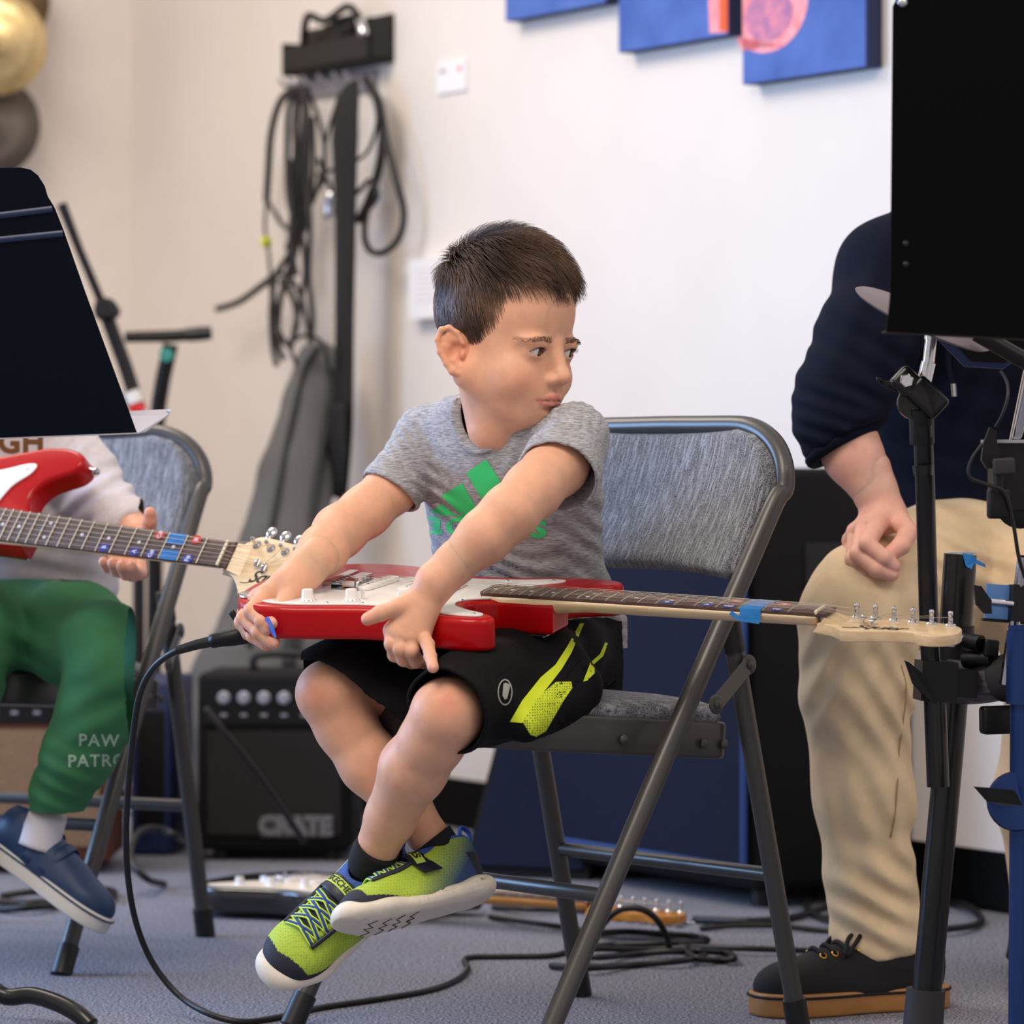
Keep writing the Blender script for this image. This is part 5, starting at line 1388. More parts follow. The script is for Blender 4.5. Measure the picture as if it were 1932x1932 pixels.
SM = frame(Vector((P(2010,1800,5.25).x, 5.25, 0.0005)), (-0.3,-0.95,0), z=(0,0,1)); skate(SM, man, M_canvas, M_gum)
# drum stool under him
st = thing('drum_stool', 'black round drum stool under the person in khaki trousers', 'stool', (XX(1990,5.3), 5.3, 0))
M_black = mat('black_coated_steel', (7, 7, 9), 0.35, coat=0.2, spec=0.4)
M_blackp = mat('black_plastic', (11, 11, 13), 0.45, spec=0.35)
bx_, by_ = XX(1990,5.3), 5.3
mb = MB(); mb.lathe([(0.15,0.475),(0.165,0.485),(0.165,0.520),(0.15,0.535),(0,0.54)], 32, Matrix.Translation((bx_,by_,0))); mb.build('seat', M_blackp, st)
mb = MB(); mb.cyl((bx_,by_,0.2),(bx_,by_,0.48),0.014); mb.build('pole', M_black, st)
for k in range(3):
    a = 2*PI*k/3+0.5; mb = MB(); mb.tube([(bx_,by_,0.30),(bx_+0.13*math.cos(a)+0.06,by_+0.16*math.sin(a),0.012)], 0.009, 10); mb.build('leg', M_black, st)

# ---------------------------------------------------------------- the child at the left
kid = thing('person', 'person in pale grey hoodie and green trousers playing a red guitar at the left edge', 'person', tuple(P(40, 1150, 5.5)))
parts = []
hk, qk, ck = head_mesh(h=0.0028, skin=(228,178,152))
fk = Vector((0.25,-0.93,-0.25)).normalized(); rk = Vector((fk.y, -fk.x, 0)).normalized(); uk = rk.cross(fk)
MK = Matrix.Translation(P(2, 610, 5.42)) @ Matrix(((rk.x,fk.x,uk.x,0),(rk.y,fk.y,uk.y,0),(rk.z,fk.z,uk.z,0),(0,0,0,1))) @ Matrix.Scale(0.92, 4)
Mn = np.array(MK); parts.append((hk @ Mn[:3,:3].T+Mn[:3,3], qk, ck))
# fretting hand: palm behind the neck, thumb up, fingertips wrapping under the lower edge
W_ = A(262, 1010, 5.185)
mcp = [A(262,1050,5.150), A(246,1052,5.155), A(230,1050,5.160), A(214,1046,5.165)]
fing = [[A(266,1082,5.110), A(256,1084,5.062), A(247,1070,5.030)],
        [A(248,1084,5.112), A(238,1083,5.064), A(229,1068,5.032)],
        [A(228,1078,5.118), A(219,1077,5.070), A(212,1063,5.036)],
        [A(212,1072,5.125), A(202,1071,5.078), A(195,1060,5.042)]]
thb = [A(272,1018,5.165), A(280,1000,5.130), A(283,983,5.118), A(283,968,5.112)]
parts.append(hand_mesh(W_, mcp, fing, thb, rw=0.023, rp=0.0105, fr=(0.0088,0.0082,0.0078,0.0070), tr=(0.0125,0.0105,0.0095,0.0085), h=0.0013, arm=[A(240,985,5.22)], armr=[0.024], skin=np.array(lin((226,168,142))), kp=0.010))
parts.append(seg_mesh([([A(5,690,5.43), A(15,760,5.44), A(50,900,5.45), A(60,1060,5.47)], [0.032,0.036,0.060,0.07]), ([A(50,860,5.45), A(120,860,5.43), A(190,950,5.32), A(255,1005,5.20)], [0.035,0.030,0.026,0.0215])], 0.005))
v, q, c = join_meshes(parts); mesh_obj('body', v, q, M_skin, kid, cols=c)
for s in (1,-1): eyeball('eye', MK, (s*0.0305,0.0700,-0.0125), (0,1,-0.2), kid)
hair('hair', MK, kid, n=2500, seed=8)
M_hood = mat('pale_grey_fleece', (206, 200, 206), 0.95, var=0.05, vscale=80, bump=0.3, bscale=350, bdist=0.001, sheen=0.2)
S = SDF(A(-160,1150,5.05)-np.array((0,0,0.0)), A(300,720,5.72)+np.array((0.02,0,0.0)), 0.0035)
S.loft([(zz(y,D), XX(px,D), D, rx, ry, math.radians(10)) for y, px, D, rx, ry in ((1150,60,5.50,0.112,0.095),(1120,62,5.49,0.125,0.102),(1060,66,5.48,0.118,0.098),(960,60,5.46,0.112,0.09),(860,50,5.45,0.115,0.085),(790,30,5.44,0.09,0.07),(750,20,5.44,0.055,0.055))])
S.chain([A(120,850,5.44), A(160,905,5.38), A(200,965,5.30), A(235,990,5.235), A(258,1004,5.20)], [0.053,0.050,0.045,0.038,0.032], k=0.02)
S.chain([A(-60,850,5.44), A(-110,960,5.38), A(-60,1010,5.22)], [0.053,0.046,0.036], k=0.02)
def hf_(X, Y, Z):
    d = 0
    for (px, py, D), (ax, az), wl, amp, rad in (((180,930,5.30),(0.7,-1.0),0.034,0.0050,0.10),((150,860,5.36),(0.9,-0.8),0.030,0.0036,0.05),((100,1090,5.39),(0.2,1),0.034,0.004,0.10)):
        c = A(px,py,D); x, y, z = X-c[0], Y-c[1], Z-c[2]; w = np.exp(-(x*x+y*y+z*z)/(rad*rad)); d = d+0.75*amp*w*np.sin((x*ax+z*az)*2*PI/wl)
    return d+0.0016*vnoise(X, Y, Z, 45, 24)
S.displace(hf_)
disc_cut(S, A(257,1003,5.203), A(262,1010,5.185)-A(235,990,5.235), 0.05, 0.05)
disc_cut(S, A(60,1136,5.50), (0,0,-1), 0.2, 0.1)
v, q = S.mesh(1); hood = mesh_obj('hoodie', v, q, M_hood, kid)
M_brown = mat('brown_felt_letters', (112, 74, 36), 0.9); M_pink = mat('pink_print', (214,120,140), 0.8)
print_px('chest_lettering', [text_px('UGH', 58, 18, 836, bold=2.2, spacing=1.08)], hood, M_brown, hood, 5.4)
M_greenk = mat('green_jersey', (58, 122, 78), 0.9, var=0.06, vscale=20, bump=0.25, bscale=400, bdist=0.0008)
S = SDF(A(-160,1570,4.95)-np.array((0,0,0.0)), A(290,1080,5.72)+np.array((0.02,0,0)), 0.0035)
S.ell(A(55,1165,5.50), (0.125,0.105,0.075))
S.chain([A(70,1180,5.42), A(140,1195,5.28), A(205,1225,5.17), A(214,1262,5.14)], [0.076,0.070,0.060,0.050], k=0.03)
S.chain([A(206,1262,5.15), A(190,1330,5.17), A(150,1420,5.20), A(115,1490,5.23)], [0.054,0.057,0.050,0.044], k=0.02)
S.chain([A(112,1495,5.23), A(95,1545,5.245)], [0.040,0.030], k=0.012)
S.chain([A(30,1180,5.42), A(-60,1200,5.25), A(-70,1260,5.2), A(-70,1500,5.25)], [0.076,0.066,0.055,0.04], k=0.03)
def gf_(X, Y, Z):
    d = 0
    for (px, py, D), (ax, az), wl, amp, rad in (((60,1240,5.30),(0.6,1),0.045,0.006,0.09),((110,1480,5.17),(0.5,1),0.030,0.005,0.05),((190,1350,5.12),(-0.5,1),0.045,0.003,0.07)):
        c = A(px,py,D); x, y, z = X-c[0], Y-c[1], Z-c[2]; w = np.exp(-(x*x+y*y+z*z)/(rad*rad)); d = d+0.75*amp*w*np.sin((x*ax+z*az)*2*PI/wl)
    return d+0.0018*vnoise(X, Y, Z, 40, 34)
S.displace(gf_); v, q = S.mesh(1); gt = mesh_obj('trousers', v, q, M_greenk, kid)
M_outline = mat('pale_outline_print', (176, 204, 180), 0.8)
print_px('leg_lettering', [text_px('PAW', 33, 186, 1398, ax=(0.98,0.02), ay=(0.02,-0.98), bold=0.6, spacing=1.15), text_px('PATROL', 33, 192, 1436, ax=(0.98,-0.02), ay=(0.0,-0.98), bold=0.6, spacing=1.12)], gt, M_outline, gt, 5.15, sub=4)
M_wsock = mat('white_sock', (226, 222, 228), 0.9, bump=0.3, bscale=500, bdist=0.0006)
mb = MB(); mb.tube([P(92,1535,5.245), P(80,1570,5.25), P(70,1600,5.25)], [0.027,0.029,0.030], 20, smooth=3); mb.build('sock', M_wsock, kid, auto=False)
M_teal = mat('navy_leather', (24, 52, 92), 0.5, bump=0.2, bscale=250); M_wsole = mat('white_rubber', (222, 220, 214), 0.5)
KM = frame(P(34,1648,5.265), (0.80,-0.30,-0.52), z=(0.50,0.0,0.86)); skate(KM, kid, M_teal, M_wsole, k=0.80, eyelets=False, strap=True)
KM = frame(P(-130,1600,5.30), (0.5,-0.8,-0.2), z=(0.1,0.0,0.95)); skate(KM, kid, M_teal, M_wsole, k=0.72, eyelets=False, strap=True)
# ================================================================ music stands
M_desk = mat('matte_black_steel', (5, 5, 7), 0.55, spec=0.08, bump=0.06, bscale=900, bdist=0.0003)
M_deskb = mat('navy_black_steel', (3, 9, 24), 0.5, spec=0.14, bump=0.06, bscale=900, bdist=0.0003)
M_rib = mat('rib_blue_highlight', (14, 34, 70), 0.4)  # blue highlight along the desk ribs, painted in as their colour
M_grey = mat('grey_steel', (168, 166, 178), 0.4, metal=0.3)
def plate(mb, pts, th, n):
    n = Vector(n).normalized()*th; k = len(pts)
    mb.add([Vector(p) for p in pts]+[Vector(p)+n for p in pts], [tuple(range(k))]+[tuple(range(2*k-1,k-1,-1))]+[(i,(i+1)%k,k+(i+1)%k,k+i) for i in range(k)])
# left stand: trapezoid desk seen from the back
ms = thing('music_stand', 'black music stand with ribbed sloping desk at the left edge', 'music stand', tuple(Vector((XX(-120,4.86),4.86,0))))
def DK(px, py, D=4.80):   # the desk leans back towards the top
    return P(px, py, D+(820-py)/500*-0.10)
out = [(-300,838),(-250,340),(-200,322),(-150,320),(40,316),(58,320),(72,331),(84,350),(90,370),(101,388),(104,394),(120,434),(122,440),(160,548),(258,815)]
mb = MB(); plate(mb, [DK(a,b) for a, b in out], 0.002, (0,1,-0.2)); desk = mb.build('desk', M_deskb, ms, smooth=False)
for y0, y1, xe in ((406,394,99),(452,440,119)):
    mb = MB(); mb.tube([DK(-280,y0+38)-Vector((0,0.001,0)), DK(0,y0)-Vector((0,0.001,0)), DK(xe,y1)-Vector((0,0.001,0))], 0.0034, 8, flat=((0,0,1),1.3,0.6)); mb.build('desk_rib', M_rib, desk)
e0, e1 = DK(-300,838), DK(262,816)
mb = MB(); plate(mb, [e0, e1, DK(268,813)+Vector((0.004,0.01,0)), P(318,782,4.86), P(322,773,4.86), P(316,772,4.865), P(262,777,4.88), P(-300,800,4.88)], 0.0018, (0,0,-1)); lp = mb.build('lip', M_grey, ms, smooth=False)
mb = MB(); mb.tube([P(-120,600,4.83), P(-120,1840,4.86)], 0.011, 14); mb.build('pole', M_black, ms)
for k, pts in enumerate(([(-120,1700,4.86),(-60,1800,4.86),(0,1876,4.85),(60,1878,4.84),(110,1893,4.82),(150,1915,4.80),(172,1936,4.79)], [(-120,1700,4.86),(-180,1830,4.80),(-260,1900,4.75),(-330,1960,4.7)], [(-120,1700,4.86),(-140,1780,4.95),(-170,1800,5.1),(-200,1820,5.2)])):
    mb = MB(); mb.tube([P(*p) for p in pts], 0.0115, 12, smooth=5); mb.build('leg', M_black, ms, auto=False)
# right stand: flat black desk near the camera
ms2 = thing('music_stand', 'flat black music stand filling the top right corner', 'music stand', tuple(Vector((XX(1990,4.05),4.05,0))))
out = [(1672,628),(1676,560),(1681,380),(1684,10),(1690,0),(1700,-6),(1710,-10),(2260,-30),(2280,640)]
def DR(px, py, d=0): return P(px, py, 4.05-(640-py)/600*0.05+d)
mb = MB(); plate(mb, [DR(a,b) for a, b in [(1672,624),(1679,560),(1681,380),(1684,12),(1692,-4),(1712,-12),(2260,-30),(2280,655)]], 0.002, (0,1,0)); d2 = mb.build('desk', M_desk, ms2, smooth=False)
for y in (460, 499):
    mb = MB(); mb.ball(DR(1709,y,-0.0005), 0.0034, 12, sc=(1,0.45,1)); mb.build('rivet', M_black, d2)
mb = MB(); mb.ball(DR(1703,4,-0.001), 0.0055, 12, sc=(1,0.6,1)); mb.build('rivet', M_chrome, d2)  # chrome ball added for the bright glint at the desk's top corner
mb = MB(); plate(mb, [DR(1672,626), DR(2280,657), DR(2280,657)+Vector((0,0.05,0.0)), DR(1672,626)+Vector((0,0.05,0.0))], 0.002, (0,0,1)); mb.build('lip', M_desk, ms2, smooth=False)
mb = MB(); mb.tube([P(1990,300,4.06), P(1990,1800,4.06)], 0.011, 12); mb.build('pole', M_black, ms2)
for k in range(3):
    a = 0.9+2*PI*k/3; b_ = Vector((XX(1990,4.06),4.06,0.12)); e_ = Vector((b_.x+0.25*max(math.cos(a),0.05)+ (0.0),4.06+0.2*math.sin(a),0.012)); mb = MB(); mb.tube([b_, b_.lerp(e_,0.5)+Vector((0,0,0.03)), e_], 0.010, 10, smooth=4); mb.build('leg', M_black, ms2, auto=False)

# ================================================================ electronic drum rack
M_rub = mat('dark_rubber', (44, 42, 46), 0.6)
M_dust = mat('scuffed_black_tube', (66, 62, 68), 0.4, rgb2=(112,106,110), vscale=40, stretch=(1,1,6), coat=0.2)
M_bluem = mat('blue_anodised', (24, 54, 112), 0.35, metal=0.4)
M_bluel = mat('pale_blue_plate', (92, 140, 205), 0.4)
rk_ = thing('drum_rack', 'black tubular electronic drum rack with clamps at the right edge', 'drum rack', (XX(1742,4.6),4.6,0))
def RT(name, pts, r, m, n=18, par=rk_, smooth=0, **kw):
    mb = MB(); mb.tube([P(*p) for p in pts], r, n, smooth=smooth, **kw); return mb.build(name, m, par, auto=(smooth == 0))
RT('rack_leg', [(1800,1300,4.60),(1790,1420,4.6),(1742,1945,4.6)], 0.0185, M_black)
RT('rubber_foot', [(1747,1866,4.6),(1738,1982,4.6)], [0.0245,0.0255], M_rub, 24)
RT('lower_post', [(1763,1300,4.5),(1767,1400,4.5),(1770,1484,4.5)], 0.0138, M_black)
RT('tall_post', [(1741,800,4.42),(1745,900,4.44),(1753,1195,4.5),(1757,1270,4.5)], 0.0118, M_black)
RT('post_collar', [(1738,770,4.42),(1740,836,4.43)], 0.0150, M_blackp); RT('post_collar', [(1741,878,4.43),(1742,897,4.43)], [0.0128,0.0115], M_black)
RT('short_post', [(1812,1046,4.60),(1803,1182,4.60)], 0.0205, M_black, 28)
RT('post_socket', [(1804,1180,4.60),(1800,1290,4.60)], 0.0228, M_blackp, 28)
RT('socket_seam', [(1807,1184,4.575),(1806,1216,4.575)], 0.003, M_grey, 8)
mb = MB(); mb.box((-0.020,-0.024,-0.024),(0.024,0.024,0.024), frame(P(1762,1284,4.51),(1,0.1,-0.05),z=(0,0,1))); mb.box((0.024,-0.02,-0.018),(0.05,0.02,0.016), frame(P(1762,1284,4.51),(1,0.1,-0.05),z=(0,0,1))); cl_ = mb.build('tube_clamp', M_blackp, rk_, smooth=False)
mb = MB(); plate(mb, [P(1707,1246,4.47),P(1716,1250,4.465),P(1748,1276,4.465),P(1766,1330,4.47),P(1736,1306,4.465),P(1722,1290,4.465)], 0.008, (0,1,0)); mb.build('wing_bolt', M_blackp, cl_, smooth=False)
RT('cross_tube', [(1785,1284,4.55),(1830,1288,4.54),(1880,1282,4.52),(1940,1262,4.48),(2050,1235,4.4)], 0.0265, M_dust, 26, smooth=5)
RT('cross_tube_joint', [(1888,1282,4.515),(1960,1258,4.47)], 0.0285, M_rub, 26)
mb = MB(); mb.rbox((-0.026,-0.011,-0.017),(0.026,0.011,0.017), 0.005, frame(P(1889,1358,4.5),(1,0.2,0.02),z=(0,0,1))); mb.build('clamp_knob', M_blackp, cl_)
RT('clamp_bolt', [(1790,1198,4.53),(1812,1206,4.52),(1850,1215,4.5)], [0.009,0.0085,0.011], M_blackp, 12)
mb = MB(); mb.rbox((-0.0085,-0.008,-0.011),(0.010,0.008,0.010), 0.003, frame(P(1868,1222,4.5),(1,0.1,-0.1),z=(0,0,1))); mb.build('clamp_knob', M_blackp, cl_)
RT('clamp_bolt', [(1820,1244,4.52),(1870,1242,4.5),(1872,1242,4.5)], [0.011,0.009,0.001], M_blackp, 14)
# vertical post on the frame edge with its clamps
RT('edge_post', [(1928,1180,4.42),(1932,1330,4.42),(1928,1985,4.42)], 0.0165, M_bluem, 20)
RT('post_sleeve', [(1930,1190,4.418),(1929,1328,4.418)], 0.0195, M_bluem, 20)
RT('threaded_rod', [(1932,1050,4.45),(1897,1290,4.48)], 0.0075, M_chrome, 14)
RT('chrome_rod', [(1944,700,4.38),(1916,836,4.40)], 0.0085, M_chrome, 16)
mb = MB(); mb.lathe([(0.0,-0.006),(0.034,-0.006),(0.036,0),(0.034,0.006),(0,0.006)], 28, frame(P(1918,1512,4.41),(1,0,0),z=(0.35,-0.9,0.1))); mb.build('disc_clamp', M_bluem, rk_)
mb = MB(); plate(mb, [P(1838,1485,4.38),P(1880,1488,4.375),P(1915,1492,4.37),P(1930,1520,4.37),P(1890,1520,4.375),P(1862,1512,4.38)], 0.009, (0,1,0)); mb.build('wing_bolt', M_blackp, rk_, smooth=False)
cb = frame(P(1890,1136,4.46),(1,0.12,-0.08),z=(0,0.05,1))
mb = MB(); mb.box((-0.018,0.006,-0.021),(0.016,0.012,0.021), cb); pl_ = mb.build('clamp_plate', M_bluel, rk_, smooth=False)
mb = MB(); mb.box((0.010,-0.014,-0.022),(0.06,0.014,0.022), cb); mb.box((-0.020,0.004,-0.024),(0.06,0.016,-0.0205), cb); mb.build('clamp_body', M_blackp, pl_, smooth=False)
mb = MB(); mb.tube([P(1868,1136,4.44),P(1910,1140,4.45)], 0.0045, 10); mb.build('clamp_bolt', M_chrome, pl_)
mb = MB(); plate(mb, [P(1838,1104,4.43),P(1852,1106,4.43),P(1870,1132,4.43),P(1872,1158,4.43),P(1858,1158,4.43),P(1842,1140,4.43)], 0.014, (0,1,0)); mb.build('wing_bolt', M_blackp, pl_, smooth=False)
# upper clamp assembly
ub = frame(P(1905,890,4.40),(1,0.1,0),z=(0,0,1))
mb = MB(); mb.box((-0.022,-0.012,-0.045),(0.06,0.020,0.038), ub); hub = mb.build('holder_block', M_blackp, rk_, smooth=False)
mb = MB(); mb.box((-0.030,-0.016,0.034),(0.06,0.022,0.038), ub); mb.build('holder_cap', M_grey, hub, smooth=False)
mb = MB(); plate(mb, [P(1868,806,4.37),P(1880,812,4.37),P(1882,838,4.37),P(1890,856,4.37),P(1876,884,4.37),P(1862,884,4.37),P(1852,868,4.37),P(1856,836,4.37)], 0.012, (0,1,0)); mb.build('wing_bolt', M_blackp, hub, smooth=False)
mb = MB(); mb.rbox((-0.012,-0.006,-0.010),(0.014,0.006,0.010), 0.003, frame(P(1892,880,4.365),(1,0.1,0.06),z=(0,0,1))); mb.build('clamp_knob', M_rub, hub)
RT('clamp_bolt', [(1886,895,4.37),(1884,930,4.37)], 0.006, M_blackp, 12, par=hub)
mb = MB(); mb.rbox((-0.013,-0.010,-0.018),(0.013,0.010,0.018), 0.004, frame(P(1884,950,4.375),(1,0.1,0),z=(0,0,1))); mb.build('clamp_knob', M_blackp, hub)
mb = MB(); mb.lathe([(0,-0.02),(0.028,-0.02),(0.030,0),(0.022,0.004),(0.012,0.004),(0,0.003)], 28, frame(P(1925,950,4.40),(1,0,0),z=(0,-1,0))); mb.build('ball_joint', M_blackp, hub)
# tilter at the top of the tall post
tb = frame(P(1739,745,4.41),(0.72,0.0,-0.69),z=(0,-1,0)); 
mb = MB(); mb.rbox((-0.018,-0.014,-0.014),(0.030,0.018,0.014), 0.006, tb); tl = mb.build('tilter', M_black, rk_)
mb = MB(); mb.lathe([(0.0,0.013),(0.0095,0.013),(0.0095,0.017),(0.0075,0.020),(0,0.020)], 6, frame(P(1708,719,4.41),(1,0,0.3),z=(0,-1,0))); mb.build('hex_nut', M_chrome, tl)
mb = MB(); mb.rbox((-0.015,-0.015,-0.012),(0.015,0.015,0.013), 0.006, frame(P(1709,720,4.41),(0.72,0,-0.69),z=(0,-1,0))); mb.build('tilter_head', M_black, tl)
mb = MB(); mb.lathe([(0,-0.012),(0.020,-0.012),(0.020,0.006),(0,0.006)], 24, frame(P(1725,760,4.42),(1,0,0),z=(0,-1,0))); mb.build('tilter_disc', M_black, tl)
mb = MB(); mb.tube([P(1695,722,4.41),P(1672,722,4.41),P(1655,714,4.41),P(1668,728,4.41),P(1692,738,4.41)], 0.0016, 8, smooth=4); mb.build('wing_lever', M_black, tl, auto=False)
RT('chrome_rod', [(1758,632,4.42),(1752,684,4.42)], 0.0072, M_chrome, 16); RT('chrome_rod', [(1752,684,4.42),(1738,745,4.42)], 0.0088, M_chrome, 16)
# torn blue tape over the short post
mb = MB(); c0 = P(1812,1046,4.60); n = 20; V = [c0+Vector((0,0,0.0012))]; Fc = []
for i in range(n):
    a = 2*PI*i/n; V.append(c0+Vector((0.0208*math.cos(a),0.0208*math.sin(a),0.0012+random.uniform(0,0.0008))))
for i in range(n): Fc.append((0,1+i,1+(i+1)%n))
mb.add(V, Fc); mb.add([P(1816,1044,4.578),P(1835,1046,4.575),P(1843,1056,4.575),P(1858,1064,4.572),P(1860,1070,4.572),P(1846,1066,4.573),P(1838,1062,4.575),P(1833,1074,4.573),P(1822,1068,4.575)], [(0,1,2,6,7,8),(2,3,4,5,6)])
tp = tag(mb.build('masking_tape', M_tape, smooth=False), 'torn blue masking tape over the end of the short black post', 'tape')
# cables of the kit
def cable(name, pts, r, label, cat='cable', group=None, m=None, n=8, sm=8, par=None):
    mb = MB(); mb.tube(pts, r, n, smooth=sm); o = mb.build(name, m or M_cable, par, auto=False)
    if par is None: tag(o, label, cat, group)
    return o
M_cable = mat('black_cable', (15, 15, 17), 0.45)
cable('drum_cable', [P(1888,700,4.38),P(1900,722,4.37),P(1901,750,4.36),P(1890,785,4.36),P(1878,806,4.37)], 0.0019, 'thin black cable hanging in a loop from the drum pad to the clamp below', 'cable')
cable('drum_cable', [P(1853,838,4.36),P(1832,870,4.36),P(1830,900,4.36),P(1862,914,4.36),P(1896,930,4.36),P(1912,990,4.37),P(1922,1050,4.38),P(1934,1090,4.39)], 0.0024, 'black cable running from the upper clamp down past the drum stand knobs', 'cable')
# cymbal pad and drum pad
cp = thing('cymbal_pad', 'thin grey rubber cymbal pad poking out from behind the right music stand', 'cymbal pad', tuple(P(1790,620,4.42)))
cm = frame(P(1740,602,4.42), (0.93,0.05,-0.40), y=(0.02,0.97,0.24)) @ Matrix.Scale(0.86, 4) 
mb = MB(); mb.lathe([(0,-0.004),(0.03,-0.003),(0.098,-0.0025),(0.102,0.0005),(0.098,0.003),(0.03,0.008),(0.012,0.012),(0,0.012)], 48, cm); cpo = mb.build('pad', mat('warm_grey_rubber', (112,103,107), 0.55), cp)
v, f = text_mesh('CY-5', 0.014); decal('pad_marking', v, f, cm @ Matrix.Translation((-0.072,0,-0.0036)) @ Matrix.Rotation(PI,4,'X'), M_ink, cpo)
mb = MB(); mb.lathe([(0,0),(0.009,0),(0.009,0.02),(0.006,0.026),(0,0.026)], 16, frame(P(1758,640,4.42),(1,0,0),z=(0.1,0,1))); mb.build('felt_and_nut', M_chrome, cp)
dp = thing('drum_pad', 'black electronic drum pad with angular blue-lit shell behind the music stand', 'drum pad', tuple(P(1850,660,4.42)))
dm = frame(P(1866,612,4.50), (0.99,0.0,-0.06), y=(0.05,-0.55,0.83))
oct_ = [(0.064*math.cos(2*PI*(i+0.5)/8), 0.064*math.sin(2*PI*(i+0.5)/8)) for i in range(8)]
mb = MB(); mb.prism(oct_, -0.016, 0.008, 0.004, dm); mb.build('shell', mat('blue_lit_shell', (40, 62, 104), 0.4), dp, smooth=False)  # blue light on the pad's rim, put into the shell colour
mb = MB(); mb.prism([(a*0.84+0.003,b*0.88+0.004) for a, b in oct_], 0.0075, 0.0105, 0.001, dm); mb.build('underside', M_blackp, dp, smooth=False)
mb = MB(); mb.lathe([(0,-0.022),(0.056,-0.022),(0.060,-0.018),(0.058,-0.014),(0,-0.014)], 36, dm); mb.build('striking_head', M_rub, dp)
RT('arm_tube', [(1842,628,4.36),(1880,650,4.36),(1950,690,4.36)], 0.010, M_blackp, 14)
# ================================================================ gear along the walls
M_tolex = mat('black_tolex', (11, 11, 13), 0.75, spec=0.25, bump=0.5, bscale=500, bdist=0.001)
M_grillb = mat('dark_grille_cloth', (12, 16, 32), 0.9, spec=0.2, rgb2=(26,34,58), vscale=500, bump=0.3, bscale=600)
M_metal = mat('brushed_metal', (150,150,154), 0.35, metal=0.8)
def WRo(px, py, off):
    """point seen at (px,py) that stands off the right wall by off"""
    q = WR(px, py); d = q-Vector((0,0,HC)); return q-d*(off/abs(d.dot(WN)))
def WLo(px, py, off):
    q = WL(px, py); d = q-Vector((0,0,HC)); return q-d*(off/abs(d.dot(LN)))
# big speaker cabinet against the right wall
sc_ = thing('speaker_cabinet', 'large black speaker cabinet with dark blue grille behind the middle chair', 'speaker cabinet', (0.396, 6.04, 0))
u = WD.copy(); nrm = WN.copy()
CM = frame(Vector((0.396,6.04,0)), u, z=(0,0,1))   # x along the wall, y = z cross x
yy_ = Vector((0,0,1)).cross(u); sgn = 1 if yy_.dot(-nrm) > 0 else -1
mb = MB(); mb.rbox((0,0.006 if sgn > 0 else -0.325,0.03),(0.735,0.325 if sgn > 0 else -0.006,0.722),0.018,CM); cab = mb.build('shell', M_tolex, sc_)
y0_, y1_ = (-0.012, 0.004) if sgn > 0 else (-0.004, 0.012)
mb = MB(); mb.box((0.022,min(y0_,y1_),0.075),(0.712,max(y0_,y1_),0.70),CM); mb.build('grille', M_grillb, sc_, smooth=False)
M_edge = mat('blue_grey_piping', (34, 66, 128), 0.5)
for a, b in (((0.018,0.07),(0.018,0.705)),((0.716,0.07),(0.716,0.705)),((0.018,0.705),(0.716,0.705)),((0.018,0.07),(0.716,0.07))):
    mb = MB(); mb.tube([CM @ Vector((a[0],-0.010*sgn,a[1])), CM @ Vector((b[0],-0.010*sgn,b[1]))], 0.006, 8); mb.build('piping', M_edge, sc_)
mb = MB(); mb.rbox((-0.0035,0.10*sgn if sgn>0 else -0.24,0.38),(0.004,0.24 if sgn>0 else -0.10,0.60),0.003,CM); hd = mb.build('handle_plate', M_blackp, sc_)
mb = MB(); mb.box((-0.0045,0.125 if sgn>0 else -0.215,0.415),(-0.003,0.215 if sgn>0 else -0.125,0.565),CM); mb.build('handle_recess', M_ink, hd, smooth=False)
for x in (0.06, 0.68):
    for y in (0.06, 0.28):
        mb = MB(); mb.cyl(CM @ Vector((x,y*sgn,0)), CM @ Vector((x,y*sgn,0.031)), 0.02); mb.build('foot', M_foot, sc_)
# floor wedge beside it
wg = thing('floor_monitor', 'black wedge floor monitor leaning left of the large speaker cabinet', 'floor monitor', tuple(G(960,1640)))
g0 = G(960,1655); 
wm = frame(Vector((g0.x-0.01, g0.y+0.0, 0)), (0.93,-0.36,0), z=(0,0,1))
mb = MB(); V = [(-0.08,0,0),(0.16,0,0),(0.16,0.30,0),(-0.08,0.30,0),(-0.025,0.05,0.26),(0.16,0.05,0.26),(0.16,0.28,0.28),(-0.01,0.28,0.28)]
mb.add(V, [(0,3,2,1),(4,5,6,7),(0,1,5,4),(1,2,6,5),(2,3,7,6),(3,0,4,7)], wm); mb.build('shell', M_tolex, wg, smooth=False)
mb = MB(); mb.add([(-0.065,-0.004,0.02),(0.15,-0.004,0.02),(0.15,0.040,0.24),(-0.018,0.040,0.24)], [(0,1,2,3)], wm); mb.build('grille', M_grillb, wg, smooth=False)

